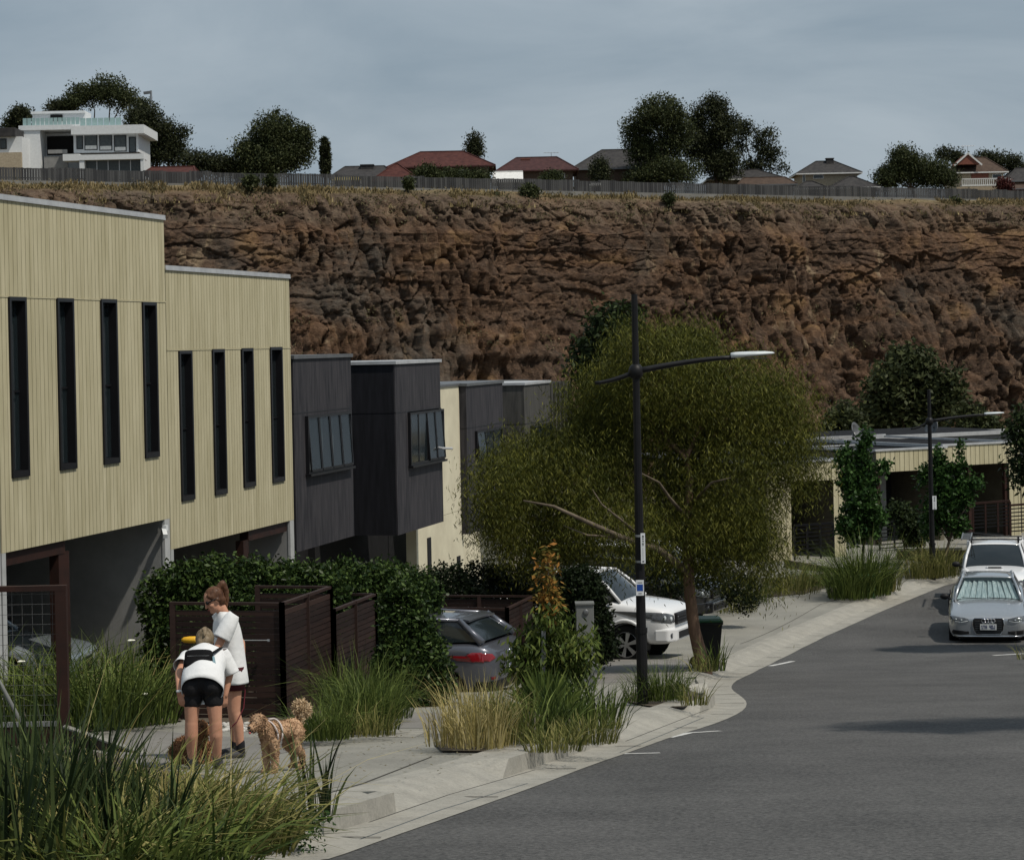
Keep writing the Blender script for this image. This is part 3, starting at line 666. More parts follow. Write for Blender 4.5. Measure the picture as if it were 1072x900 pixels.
def dark_unit(label, O, wd, zt, zb, zl, win, n, curt, opened, side='clad_black', front='clad_dark', capm='flashing_dark', depth=5.5, capright=True, win2=None):
    T = frame(O); th = thing('townhouse', label, 'townhouse', (*(Vector(O)+U.xy*wd/2), prof(O[1])))
    a, b = sz(win[0], win[2], O)[0], sz(win[1], win[2], O)[0]; z1 = sz((win[0]+win[1])/2, win[2], O)[1]; z0 = sz((win[0]+win[1])/2, win[3], O)[1]
    c = MB(T)
    for (x0, x1, q0, q1) in [(0, wd, zl+.01, zt), (0, a, zb, zl-.01), (b, wd, zb, zl-.01), (a, b, zb, z0), (a, b, z1, zl-.01)]:
        if q1-q0 > .02: c.box((x0, -.03, q0), (x1, 0, q1))
    c.build('front_panel', front, th)
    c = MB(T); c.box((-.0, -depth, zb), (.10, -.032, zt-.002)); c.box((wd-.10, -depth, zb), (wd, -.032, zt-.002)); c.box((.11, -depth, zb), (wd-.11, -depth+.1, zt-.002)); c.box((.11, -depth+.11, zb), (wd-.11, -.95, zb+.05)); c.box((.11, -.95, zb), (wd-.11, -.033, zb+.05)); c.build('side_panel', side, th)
    j = MB(T); j.box((-.004, -depth, zl-.006), (-.001, -.03, zl+.006)); j.box((.0, -.02, zl-.009), (wd, .004, zl+.009)); j.build('joint_trim', 'frame_black', th)
    r = MB(T); r.box((-.04, -depth-.03, zt+.001), (wd+.04, .04, zt+.07)); r.build('roof', capm, th)
    awning_window(T, th, a, b, z0, z1, n, [(a+(b-a)*p_, a+(b-a)*q_) for p_, q_ in curt], opened)
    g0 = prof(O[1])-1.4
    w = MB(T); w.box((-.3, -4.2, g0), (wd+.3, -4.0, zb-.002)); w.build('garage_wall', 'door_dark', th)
    return th, T
O1 = (-4.24, 44.3); O2 = (-2.57, 50.0); O3 = (-1.19, 58.0); O4 = (.31, 65.0)
z = lambda px, py, O: sz(px, py, O)[1]
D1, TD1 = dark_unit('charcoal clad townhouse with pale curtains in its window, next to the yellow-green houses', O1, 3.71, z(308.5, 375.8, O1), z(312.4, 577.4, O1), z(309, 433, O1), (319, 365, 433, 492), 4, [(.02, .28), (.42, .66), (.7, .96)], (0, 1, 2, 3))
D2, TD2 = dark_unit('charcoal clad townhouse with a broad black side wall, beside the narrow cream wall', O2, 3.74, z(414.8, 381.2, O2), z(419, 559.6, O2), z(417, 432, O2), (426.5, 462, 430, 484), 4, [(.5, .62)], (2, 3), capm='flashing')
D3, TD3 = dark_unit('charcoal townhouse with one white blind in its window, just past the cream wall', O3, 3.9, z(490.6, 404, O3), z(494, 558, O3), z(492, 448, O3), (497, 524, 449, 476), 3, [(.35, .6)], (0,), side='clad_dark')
D4, TD4 = dark_unit('weathered grey clad townhouse half covered by the big olive tree', O4, 3.4, z(549.8, 403, O4), z(549.8, 403, O4)-3.6, z(549.8, 444, O4), (555, 577, 444, 470), 3, [], (), side='clad_dark_far', front='clad_dark_far', capm='flashing')
# slatted end of the last unit
q = MB(TD4)
for k in range(7): q.box((3.5+k*.55, -1.5+.0, z(549.8, 403, O4)-3), (3.5+k*.55+.2, -.1, z(549.8, 403, O4)-.02))
q.box((3.45, -4, z(549.8, 403, O4)-3), (7.5, -1.6, z(549.8, 403, O4)+.04)); q.build('slat_screen', 'clad_dark_far', D4)
q = MB(TD1); q.tube([(3.0, -2, z(308.5, 375.8, O1)), (3.0, -2, z(308.5, 375.8, O1)+.45)], .02); q.tube([(-.4, -2, z(308.5, 375.8, O1)+.42), (.2, -2, z(308.5, 375.8, O1)+.45)], .03); q.bar((-.4, -2, z(308.5, 375.8, O1)+.44), (.3, -2, z(308.5, 375.8, O1)+.44), .05, .05); q.tube([(.1, -2, z(308.5, 375.8, O1)), (.1, -2, z(308.5, 375.8, O1)+.44)], .02); q.build('roof_aerial', 'galv', D1)
q = MB(TD2); q.tube([(3.2, .0, -2.35), (3.2, .16, -2.38), (3.55, .3, -2.4)], .03); q.build('wall_spout', 'flashing', D2)
# recessed walls between the charcoal boxes and the cream party wall
Tr = frame((-4.29, 44.1)); cw = thing('party_wall', 'cream rendered party wall showing beside and beneath the charcoal houses', 'wall', (-2.2, 52, prof(52)))
Oc = (O2[0]-Nn.x*.7, O2[1]-Nn.y*.7); Tc = frame(Oc)
a = sz(436, 570, Oc)[0]; b_ = sz(479.2, 420, Oc)[0]
q = MB(Tc); q.box((a, -.25, -8.2), (3.95, 0, z(419, 559.6, O2)-.004)); q.box((3.9, -.24, z(419, 559.6, O2)-.05), (b_+.3, -.004, z(465, 405, Oc))); q.box((3.96, -.25, -8.2), (b_+.3, .0-.004, z(419, 559.6, O2)-.06)); q.build('wall', 'render_cream', cw)
q = MB(Tc); s_ = sz(447, 560, Oc)[0]; q.box((s_, -.02, -7.6), (s_+.3, .02, -4.6)); s_ = sz(478, 575, Oc)[0]; q.box((s_, -.02, -7.6), (s_+.3, .02, -5.3)); q.build('door', 'door_dark', cw)
q = MB(Tc); q.box((3.9, -.25, z(465, 405, Oc)), (b_+.3, .03, z(465, 405, Oc)+.06)); q.build('coping', 'flashing_dark', cw)
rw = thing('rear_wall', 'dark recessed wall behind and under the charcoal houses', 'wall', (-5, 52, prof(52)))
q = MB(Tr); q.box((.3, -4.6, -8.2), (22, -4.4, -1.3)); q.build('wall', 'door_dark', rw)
lw = thing('party_wall', 'cream rendered wall glimpsed low down behind the big olive tree', 'wall', (1, 66, prof(66)))
To = frame((.1, 66)); q = MB(To); q.box((-3.8, -1.3, -8), (12, -1.0, -4.9)); q.build('wall', 'render_cream', lw)

# ---- cream garages across the bend
U2 = Vector((.89, .456, 0)).normalized(); N2 = Vector((U2.y, -U2.x, 0))
def garage(label, px0, px1, d, ytop, ybot, op, posts, nm='townhouse', fac=.62, rail=None):
    O = tuple(P(px0, ytop, d).xy); T = frame(O, U2, N2); s1 = sz(px1, ytop, O, 0, U2, N2)[0]; zt = sz(px0, ytop, O, 0, U2, N2)[1]; zf = sz(px0, ybot, O, 0, U2, N2)[1]
    th = thing(nm, label, 'townhouse', (O[0], O[1], prof(80)))
    a, b = sz(op[0], ybot, O, 0, U2, N2)[0], sz(op[1], ybot, O, 0, U2, N2)[0]; g = prof(90)-.2
    c = MB(T); board_wall(c, 0, s1, zf, zt, [], w=.2, gap=.02)
    if a > .25: board_wall(c, 0, a, g, zf-.004, [], w=.2, gap=.02)
    if b < s1-.15: board_wall(c, b, s1, g, zf-.004, [], w=.2, gap=.02)
    c.build('cladding', 'clad_yellow', th)
    c = MB(T); c.box((0, -.2, zf+.01), (s1, -.004, zt)); c.box((0, -7, g), (.15, -.21, zt-.11)); c.box((s1-.15, -7, g), (s1, -.21, zt-.11)); c.build('wall', 'wall_inner_shaded', th)
    r = MB(T); r.box((-.02, -7.95, zt-.10), (s1+.02, -.09, zt-.06)); r.build('roof', 'roof_membrane', th)
    for q0, q1 in (((-.05, -.08, zt+.002), (s1+.05, .06, zt+.07)), ((-.05, -8.1, zt-.02), (s1+.05, -8, zt+.10)), ((-.05, -7.99, zt-.02), (.03, -.081, zt+.05)), ((s1-.03, -7.99, zt-.02), (s1+.05, -.081, zt+.05))):
        r = MB(T); r.box(q0, q1); r.build('parapet_cap', 'flashing', th)
    c = MB(T); c.box((.16, -3.2, g), (s1-.16, -3.0, zf)); c.build('garage_door', 'door_dark', th)
    c = MB(T); c.box((.16, -1.6, g), (.16+(s1)*.45, -1.5, zf)); c.build('recess_wall', 'render_grey', th)
    for p_ in posts:
        s_ = sz(p_, ybot, O, 0, U2, N2)[0]; q = MB(T); q.box((s_-.06, -.2, g), (s_+.06, -.06, zf)); q.build('post', 'rust_paint', th)
    return th, T, O, s1, zt, zf
gA = garage('cream boarded garage house with a black opening, beside the big olive tree', 800, 884, 74, 486, 506, (828, 871.8), [])
gB = garage('cream boarded flat-roofed house between the two slim street trees', 916.6, 990, 79, 472.5, 494.5, (918, 988), [921])
gC = garage('cream boarded flat-roofed house with brown balcony rail, right of the far lamp post', 987, 1067, 80.5, 467, 488, (989, 1055.6), [1016, 1054])
gD = garage('pale flat-roofed house cut off by the right edge of the picture', 1068, 1140, 83, 480, 500, (1080, 1120), [])
# long low roofs stepping up behind them
def flat_roof(label, px0, px1, d, y0, y1, y2, m='flashing'):
    O = tuple(P(px0, y0, d).xy); T = frame(O, U2, N2); s1 = sz(px1, y1, O, 0, U2, N2)[0]; zt = sz(px0, y0, O, 0, U2, N2)[1]
    th = thing('low_building', label, 'building', (O[0], O[1], prof(80)))
    q = MB(T); q.box((0, -6, prof(90)), (s1, 0, zt-.12)); q.build('wall', 'flashing_dark', th)
    q = MB(T); q.box((-.1, -6.1, zt-.11), (s1+.1, .02, zt-.04)); q.build('roof', 'roof_membrane', th)
    q = MB(T); q.box((-.12, .021, zt-.12), (s1+.12, .12, zt+.03)); q.build('parapet_cap', m, th); return th, T, s1, zt
f1 = flat_roof('low dark building with a pale roof edge seen just above the cream garages', 884, 1070, 90, 458.5, 455.5, 0)
f2 = flat_roof('dark flat roof with a white edge, highest of the roofs beyond the cream garages', 905, 1062, 98, 456, 452, 0)
f3 = flat_roof('low pale roof stepping down behind the left slim street tree', 845, 925, 84, 468, 467, 0)
# roof dishes and vents
def dish(px, py, d, label, flip):
    c = P(px, py, d); th = thing('satellite_dish', label, 'satellite dish', c-Vector((0, 0, .6)))
    q = MB(); ax = Vector((flip*.8, -.5, .35)).normalized(); x = ax.orthogonal().normalized(); yv = ax.cross(x); rings = []
    for r_ in (.02, .15, .28, .38): rings.append([c+ax*(r_*r_*1.2)+(x*math.cos(k*math.pi/8)+yv*math.sin(k*math.pi/8))*r_ for k in range(16)])
    q.loft(rings, cap=False); q.build('reflector', 'flashing_dark', th, smooth=True, solid=.02)
    q = MB(); q.tube([c, c-Vector((0, 0, .75))], .03); q.tube([c-Vector((0, 0, .25)), c+ax*.45], .015); q.build('mast', 'galv', th)
dish(893, 453, 88, 'dark satellite dish on the roof behind the left slim street tree', 1)
dish(978, 449, 95, 'dark satellite dish on the roof just right of the far lamp post', -1)
# balustrades and walls in front of the garages
def railing(name, label, pts, d_fn, h, m='rust_paint', n=12, slats=True):
    pl = [G(x, y).copy() for x, y in pts] if d_fn is None else [P(x, y, d_fn) for x, y in pts]
    th = thing(name, label, 'fence', pl[0])
    q = MB()
    for a, b in zip(pl, pl[1:]): q.bar(a+Vector((0, 0, h)), b+Vector((0, 0, h)), .07, .07)
    q.build('top_rail', m, th)
    q = MB()
    for a, b in zip(pl, pl[1:]):
        for k in range(1, 8): q.bar(a+Vector((0, 0, h*k/8)), b+Vector((0, 0, h*k/8)), .02, .04) if slats else None
    if slats: q.build('slats', 'frame_black', th)
    tot = [pl[0]]
    for a, b in zip(pl, pl[1:]): tot += [a.lerp(b, (k+1)/3) for k in range(3)]
    for p_ in tot:
        q = MB(); q.bar(p_-Vector((0, 0, .1)), p_+Vector((0, 0, h-.03)), .06); q.build('post', m, th)
railing('balustrade', 'black slatted fence before the black garage opening beyond the big tree', [(832, 583), (873, 580)], 73, 1.0, 'frame_black')
railing('balustrade', 'brown balcony rail on the cream house right of the far lamp post', [(1019, 556), (1058, 553)], 78.5, .95)
railing('balustrade', 'brown rail at the right edge of the picture above the parked cars', [(1058, 560), (1110, 556)], 77, 1.0)
railing('balustrade', 'dark rail between the left slim street tree and the far lamp post', [(921, 578), (968, 574)], 77, 1.0, 'frame_black')
w = thing('retaining_wall', 'low dark ramp wall rising to the house right of the far lamp post', 'wall', P(1000, 565, 76))
q = MB(); a = P(1014, 557, 77); b = P(1080, 565, 74); q.hexa([a+Vector((0, 0, -1.2)), b+Vector((0, 0, -1.2)), b+Vector((0, .3, -1.2)), a+Vector((0, .3, -1.2)), a, b, b+Vector((0, .3, 0)), a+Vector((0, .3, 0))]); q.build('wall', 'door_dark', w)
w = thing('retaining_wall', 'low pale-topped wall behind the far roadside grasses', 'wall', G(980, 585))
q = MB(); a = P(940, 574, 74); b = P(1012, 573, 72); q.hexa([a+Vector((0, 0, -.7)), b+Vector((0, 0, -.7)), b+Vector((0, .3, -.7)), a+Vector((0, .3, -.7)), a-Vector((0, 0, .08)), b-Vector((0, 0, .08)), b+Vector((0, .3, -.08)), a+Vector((0, .3, -.08))]); q.build('wall', 'soil', w)
q = MB(); q.bar(a+Vector((0, .15, -.04)), b+Vector((0, .15, -.04)), .36, .08); q.build('coping', 'concrete', w)
w = thing('retaining_wall', 'low dark wall below the black slatted fence beyond the big tree', 'wall', G(840, 592))
q = MB(); a = P(822, 586, 72); b = P(905, 600, 69); q.hexa([a+Vector((0, 0, -.9)), b+Vector((0, 0, -.6)), b+Vector((0, .3, -.6)), a+Vector((0, .3, -.9)), a, b, b+Vector((0, .3, 0)), a+Vector((0, .3, 0))]); q.build('wall', 'soil', w)


# ================================================================ ON THE RIM: fence, houses, trees
def rimp(px, back=3.0):   # a point on the plateau behind the rim, in column px
    d = cdepth(px)+back/ (Mn.y*-1); X, Z = ray(px, 200); return Vector((X*d, d, RIM))
def rim_fence():
    RIM = 18.2
    th = thing('paling_fence', 'long grey paling fence running along the top of the cliff', 'fence', rimp(500, 2.5))
    a, b = rimp(-80, 1.6), rimp(1180, 1.6); n = int((b-a).length/.30); d = (b-a)/n; rr = random.Random(7); q = MB(); L_ = d.length
    T = Matrix(((E.x, Mn.x, 0, a.x), (E.y, Mn.y, 0, a.y), (0, 0, 1, 0), (0, 0, 0, 1)))
    q.T = T; hh = 1.55
    for i in range(n):
        if i % 9 == 0: hh = 1.45+rr.random()*.2
        z0 = RIM-.4; q.box((i*L_, 0, z0), (i*L_+L_-.035, .025, RIM+hh+rr.uniform(-.03, .03)))
    q.build('palings', 'paling', th)
    for z_ in (.5, 1.45):
        q = MB(T); q.box((0, -.08, RIM+z_-.05), (n*L_, -.002, RIM+z_+.05)); q.build('rail', 'paling', th)
    # pale retaining footing
    q = MB(T); q.box((0, .03, RIM-.8), (n*L_, .10, RIM+.22)); q.build('plinth', 'paling_low', th)
rim_fence()
def zz_(px, py, d): return P(px, py, d).z
def wall_windows(th, T, specs, z_, m='pane_dark', frame='trim_white'):
    for (a, b, z0, z1) in specs:
        q = MB(T); w = .07
        q.box((a, .0, z0), (b, .05, z0+w)); q.box((a, 0, z1-w), (b, .05, z1)); q.box((a, 0, z0+w), (a+w, .05, z1-w)); q.box((b-w, 0, z0+w), (b, .05, z1-w)); o = q.build('window', frame, th)
        q = MB(T); q.box((a+w, .002, z0+w), (b-w, .02, z1-w)); q.build('pane', m, o)
def hip_house(label, px0, px1, pye, pyr, back, depth, wallm, roofm, wins=(), hip=.35, gable=False, rot=0., over=.6, chim=None, storeys=None, ridge_off=.5, py_mid=None, cat='house'):
    pm = (px0+px1)/2; c = rimp(pm, back); d = c.y; sc = d/F; wd = (px1-px0)*sc; zt = zz_(pm, pye, d); zr = zz_(pm, pyr, d+depth/2)
    th = thing('house', label, cat, (c.x, c.y, RIM), 0)
    ca, sa = math.cos(rot), math.sin(rot); T = Matrix(((ca, sa, 0, c.x), (-sa*-1*-1 if 0 else sa*1, -ca, 0, c.y), (0, 0, 1, 0), (0, 0, 0, 1)))
    # local: s to the right, t towards the viewer
    T = Matrix(((ca, sa, 0, c.x), (sa, -ca, 0, c.y), (0, 0, 1, 0), (0, 0, 0, 1)))
    h = wd/2
    q = MB(T); q.box((-h+over, -depth+over, RIM-.3), (h-over, -over, zt)); q.build('wall', wallm, th)
    q = MB(T); a = [(-h, 0, zt), (h, 0, zt), (h, -depth, zt), (-h, -depth, zt)]
    rx0, rx1 = (-h, h) if gable else (-h+wd*hip, h-wd*hip); ym = -depth*ridge_off
    r = [(rx0, ym, zr), (rx1, ym, zr)]
    q.add(a+r, [(0, 1, 5, 4), (1, 2, 5), (2, 3, 4, 5), (3, 0, 4), (3, 2, 1, 0)]); rf = q.build('roof', roofm, th)
    q = MB(T)
    for (p_, r_) in [((-h, 0), (h, 0)), ((-h, -depth), (h, -depth)), ((-h, 0), (-h, -depth)), ((h, 0), (h, -depth))]: q.bar((*p_, zt-.08), (*r_, zt-.08), .14, .16)
    q.build('gutter', 'trim_white' if wallm in ('render_white', 'brick_cream') else 'roof_maroon' if 'red' in roofm or 'maroon' in roofm else 'flashing_dark', th)
    q = MB(T); q.bar((*r[0][:2], zr+.05), (*r[1][:2], zr+.05), .2, .12)
    if not gable:
        for e, cidx in ((0, (0, 3)), (1, (1, 2))):
            for k in cidx: q.bar((a[k][0], a[k][1], zt+.04), (r[e][0], r[e][1], zr+.04), .16, .1)
    q.build('ridge_tiles', roofm, rf)
    for (x0, x1, y0, y1) in wins:
        sa_, sb_ = (x0-pm)*sc, (x1-pm)*sc; z1 = zz_(x0, y0, d); z0 = zz_(x0, y1, d); q = MB(T); w = .08; t = -over
        q.box((sa_, t, z0), (sb_, t+.05, z0+w)); q.box((sa_, t, z1-w), (sb_, t+.05, z1)); q.box((sa_, t, z0+w), (sa_+w, t+.05, z1-w)); q.box((sb_-w, t, z0+w), (sb_, t+.05, z1-w)); o = q.build('window', 'trim_white', th)
        q = MB(T); q.box((sa_+w, t+.002, z0+w), (sb_-w, t+.02, z1-w)); q.build('pane', 'pane_dark', o)
    if chim:
        x, y0, w_, m_ = chim; s_ = (x-pm)*sc; zc = zz_(x, y0, d); q = MB(T); q.box((s_-w_/2, -depth*.45-w_/2, zr-1.2), (s_+w_/2, -depth*.45+w_/2, zc)); q.box((s_-w_/2-.08, -depth*.45-w_/2-.08, zc+.002), (s_+w_/2+.08, -depth*.45+w_/2+.08, zc+.12)); q.build('chimney', m_, rf)
    return th, T, d, sc, pm, zt
# white modern house on the left
def modern_house():
    c = rimp(90, 12); d = c.y; sc = d/F; ax = P(90, 150, d).x
    th = thing('house', 'big white modern house with a flat roof, glass balustrade and wide windows', 'house', (c.x, c.y, RIM))
    def X(px): return (px-90)*sc
    def Z(py, px=90): return zz_(px, py, d)
    T = Matrix(((1, 0, 0, ax), (0, -1, 0, d), (0, 0, 1, 0), (0, 0, 0, 1)))
    q = MB(T); q.box((X(22), -9, RIM-.3), (X(42), 0, Z(136, 30))); q.box((X(42)+.002, -9, RIM-.3), (X(144), -3.4, Z(136))); q.box((X(76), -3.4, Z(160, 76)), (X(144), -.6, Z(141, 76))); q.build('wall', 'render_white', th)
    q = MB(T); q.box((X(20), -9.2, Z(136, 60)), (X(78), .15, Z(131, 60))); q.box((X(76), -9.3, Z(141, 110)), (X(152), .8, Z(132, 110))); rf = q.build('roof', 'render_white', th)
    q = MB(T); q.box((X(28), -7, Z(131, 50)), (X(84), -3.5, Z(116, 50))); q.box((X(27), -7.2, Z(116, 50)), (X(84), -3.2, Z(113.5, 50))); q.build('upper_storey', 'render_white', th)
    q = MB(T); q.box((X(47), -3.39, Z(124, 55)), (X(60), -3.36, Z(117, 55))); q.box((X(43), -3.35, Z(160, 50)), (X(76), -3.33, Z(140, 50))); q.build('recess_shade', 'room_dark', th)  # flat dark plates, their colour standing in for the shade of recesses
    q = MB(T); q.box((X(50), -.2, Z(161, 50)), (X(70), .0, Z(157, 50))); q.box((X(44), -1.2, RIM), (X(69), -.9, Z(163, 50))); q.build('side_wall', 'render_grey', th)
    for (a, b, y0, y1) in [(79, 86, 139, 156), (87.5, 101, 140, 157), (103, 116.5, 140.5, 157.5), (118.5, 131.5, 141.5, 158.5), (134, 141.5, 143, 159.5)]:
        q = MB(T); w = .09; z0, z1 = Z(y1, a), Z(y0, a)
        q.box((X(a), -.6, z0), (X(b), -.52, z0+w)); q.box((X(a), -.6, z1-w), (X(b), -.52, z1)); q.box((X(a), -.6, z0+w), (X(a)+w, -.52, z1-w)); q.box((X(b)-w, -.6, z0+w), (X(b), -.52, z1-w)); o = q.build('window', 'frame_black', th)
        q = MB(T); q.box((X(a)+w, -.598, z0+w), (X(b)-w, -.55, z1-w)); q.build('pane', 'glass_dim', o)
        if b-a > 9: q = MB(T); q.box((X(a)+w, -.549, z0+w), (X(b)-w, -.54, z0+w+.42)); q.build('blind', 'trim_white', o)
    q = MB(T); q.box((X(69), -.5, Z(170, 70)), (X(86), 2.0, Z(163, 70))); q.box((X(86)+.002, -.5, Z(169, 100)), (X(153), 2.0, Z(163.5, 100))); q.box((X(86), 1.2, RIM), (X(91), 1.9, Z(169.1, 100))); q.box((X(149.5), 1.2, RIM), (X(153), 1.9, Z(169.1, 100))); q.build('balcony', 'render_white', th)
    q = MB(T); q.box((X(91), .9, RIM), (X(149.5), 1.0, Z(169.2, 100))); lo = q.build('lower_glazing', 'glass_dim', th)
    for k in range(6):
        q = MB(T); x = X(91+k*11.7); q.box((x-.05, 1.001, RIM), (x+.05, 1.08, Z(169.3, 100))); q.build('mullion', 'flashing', lo)
    # glass balustrade on the roof terrace
    for k in range(13):
        x0 = X(24+k*4.6); q = MB(T); q.box((x0+.03, -.1, Z(131, 50)), (x0+4.2*sc, -.07, Z(123.5, 50))); q.build('balustrade_panel', 'glass_green', th)
    for k in range(7):
        x0 = X(84+k*6.2); q = MB(T); q.box((x0+.03, -.1, Z(132, 105)), (x0+5.8*sc, -.07, Z(123.5, 105))); q.build('balustrade_panel', 'glass_green', th)
modern_house()
def flat_house():
    c = rimp(6, 12); d = c.y; sc = d/F; T = Matrix(((1, 0, 0, P(0, 150, d).x), (0, -1, 0, d), (0, 0, 1, 0), (0, 0, 0, 1)))
    th = thing('house', 'grey flat-roofed house cut off by the left edge of the picture, on the rim', 'house', (c.x, c.y, RIM))
    Z = lambda y: zz_(0, y, d)
    q = MB(T); q.box((-9, -8, RIM-.3), (22*sc, -.5, Z(143))); q.build('wall', 'render_white', th)
    q = MB(T); q.box((-9.2, -8.2, Z(143)), (16*sc, .2, Z(134))); q.build('roof', 'roof_grey', th)
    q = MB(T); q.box((-9, -.5, RIM), (22*sc, .2, Z(160))); q.build('balcony', 'brick_cream', th)
    q = MB(T); q.box((-1*sc, -.5, Z(156)), (6*sc, -.44, Z(145))); o = q.build('window', 'frame_black', th); q = MB(T); q.box((0, -.439, Z(155)), (5*sc, -.42, Z(146))); q.build('pane', 'glass_dim', o)
flat_house()
hip_house('wide brick house with a red tiled hip roof, largest red roof on the rim', 405, 519, 174, 159, 16, 10, 'brick_brown', 'roof_red', [(478, 487, 177, 184)], hip=.3, over=.8)
hip_house('small red tiled hip roof in front of the wide red-roofed house', 388, 440, 189, 172, 8, 7, 'brick_brown', 'roof_red', hip=.46)
hip_house('low grey tiled roof left of the red roofs on the rim', 345, 415, 185, 174.5, 22, 9, 'brick_brown', 'roof_grey', hip=.2, chim=(383, 171, 1.6, 'roof_grey'))
hip_house('brick house with a maroon tiled roof and box chimney, right of the red roofs', 520, 606, 178, 165, 16, 10, 'brick_brown', 'roof_maroon', [(575, 592, 181, 190)], hip=.25, chim=(551, 164.5, 1.0, 'brick_red'), over=.7)
hip_house('small white-gabled outbuilding behind the rim fence below the maroon roof', 516, 548, 190, 180, 7, 6, 'render_white', 'trim_white', gable=True, cat='shed')
hip_house('brown house with a dark grey pitched roof left of the tall rim trees', 598, 700, 176, 157, 18, 12, 'brick_brown', 'roof_grey', [(664, 676, 180, 190)], hip=.34, over=.7)
hip_house('small grey roofed house behind the tall rim trees', 740, 822, 187, 178, 15, 9, 'brick_cream', 'roof_grey', hip=.3)
hip_house('low brown tiled roof right of the tall rim trees', 772, 835, 193, 186, 10, 7, 'brick_brown', 'roof_brown', hip=.15)
hip_house('two-storey cream house with a grey hip roof and a dark drum cowl on top', 834, 903, 181, 169, 16, 8, 'brick_cream', 'roof_grey', [(852, 863, 182.5, 187), (841, 844, 182, 191)], hip=.36, chim=(873, 164.5, 1.0, 'roof_grey'))
hip_house('low dark tiled roof in front of the cream two-storey house', 868, 922, 196, 185, 9, 6, 'brick_cream', 'roof_grey', hip=.45)
hip_house('low dark tiled roof at the left foot of the cream two-storey house', 832, 868, 197, 190, 8, 5, 'brick_cream', 'roof_grey', hip=.4)
hv = hip_house('two-storey red and cream house with a brown roof and a white balcony rail', 998, 1056, 180, 165, 13, 9, 'brick_cream', 'roof_brown', [(1040, 1050, 182, 188)], hip=.30, over=.6)
def gable_front():
    th, T, d, sc, pm, zt = hv; X = lambda p: (p-pm)*sc; Z = lambda y: zz_(pm, y, d)
    q = MB(T); q.add([(X(1001), .35, Z(172)), (X(1026), .35, Z(172)), (X(1013.5), .35, Z(161)), (X(1001), -4, Z(172)), (X(1026), -4, Z(172)), (X(1013.5), -4, Z(161))], [(0, 1, 2), (0, 2, 5, 3), (1, 4, 5, 2), (3, 5, 4), (0, 3, 4, 1)]); q.build('gable', 'brick_red', th)
    q = MB(T); q.bar((X(999), .45, Z(173)), (X(1013.5), .45, Z(160.5)), .12, .22); q.bar((X(1028), .45, Z(173)), (X(1013.5), .45, Z(160.5)), .12, .22); q.build('bargeboard', 'trim_white', th)
    q = MB(T); q.box((X(1018), -.55, Z(187)), (X(1036), -.45, Z(181))); q.build('brick_panel', 'brick_red', th)
    q = MB(T); q.box((X(1005), .3, Z(195.5)), (X(1056), 1.5, Z(194))); q.box((X(1005), 1.4, Z(188.5)), (X(1056), 1.5, Z(187.5)))
    q.build('balcony', 'trim_white', th)
    for k in range(26):
        q = MB(T); x = X(1005+k*2.03); q.box((x, 1.42, Z(194)+.002), (x+.09, 1.48, Z(188.5)-.002)); q.build('baluster', 'trim_white', th)
gable_front()
hip_house('dark gabled house at the right edge of the picture, on the rim', 1052, 1100, 189, 176, 16, 9, 'brick_brown', 'roof_grey', hip=.4)
hip_house('brick house with an orange-red wall low at the right edge of the rim', 1057, 1110, 197, 193, 7, 5, 'brick_red', 'roof_brown', hip=.2)
hip_house('low orange tiled roof just right of the white modern house', 150, 205, 181, 175, 7, 6, 'brick_brown', 'roof_red', hip=.1)
def shade(px0, px1, y0, y1, label, m, back=6):
    c = rimp((px0+px1)/2, back); d = c.y; sc = d/F; h = (px1-px0)*sc/2; T = Matrix(((1, 0, 0, P((px0+px1)/2, y0, d).x), (0, -1, 0, d), (0, 0, 1, 0), (0, 0, 0, 1)))
    th = thing('garden_gazebo', label, 'gazebo', (c.x, c.y, RIM)); zt, zb = zz_(px0, y0, d), zz_(px0, y1, d)
    q = MB(T); q.add([(-h, 0, zb), (h, 0, zb), (h, -3, zb), (-h, -3, zb), (-h*.8, -1, zt), (h*.8, -1, zt), (h*.8, -2, zt), (-h*.8, -2, zt)], [(0, 1, 5, 4), (1, 2, 6, 5), (2, 3, 7, 6), (3, 0, 4, 7), (4, 5, 6, 7), (3, 2, 1, 0)]); q.build('canopy', m, th)
    for x in (-h+.1, h-.1):
        q = MB(T); q.box((x-.06, -.2, RIM-.2), (x+.06, -.08, zb-.002)); q.build('post', 'trim_white', th)
shade(347, 378, 185, 189, 'yellow gazebo canopy behind the rim fence beside the cypress', 'shade_yellow')
shade(617, 630, 191, 194.5, 'small white pointed canopy behind the rim fence', 'trim_white', 6)
def aerial(px, y0, y1, back, label):
    c = rimp(px, back); d = c.y; zt, zb = zz_(px, y0, d), zz_(px, y1, d); x = P(px, y0, d).x
    th = thing('tv_aerial', label, 'aerial', (x, d, zb)); q = MB(); q.tube([(x, d, zb-1), (x, d, zt)], .035); q.build('mast', 'galv', th)
    q = MB(); q.tube([(x-1.0, d, zt), (x+1.0, d, zt)], .03, 5); q.build('boom', 'galv', th)
    for k in range(-2, 3):
        q = MB(); q.tube([(x+k*.4, d-.4, zt), (x+k*.4, d+.4, zt-.02*k)], .02, 5); q.build('element', 'galv', th)
aerial(577, 160, 168, 20, 'thin television aerial above the maroon roof on the rim')
aerial(1013, 153, 165, 16, 'television aerial above the white gable at the right of the rim')
th = thing('flood_light_pole', 'tall thin floodlight pole among the trees behind the white modern house', 'light pole', rimp(157, 30))
c = rimp(157, 30); d = c.y; zt = zz_(158, 95, d); x = P(158, 95, d).x
q = MB(); q.tube([(x, d, RIM), (x, d, zt)], .13, 8); q.build('pole', 'galv', th); q = MB(); q.bar((x-.9, d, zt-.3), (x, d, zt-.2), .5, .3); q.build('lamp_head', 'flashing_dark', th)

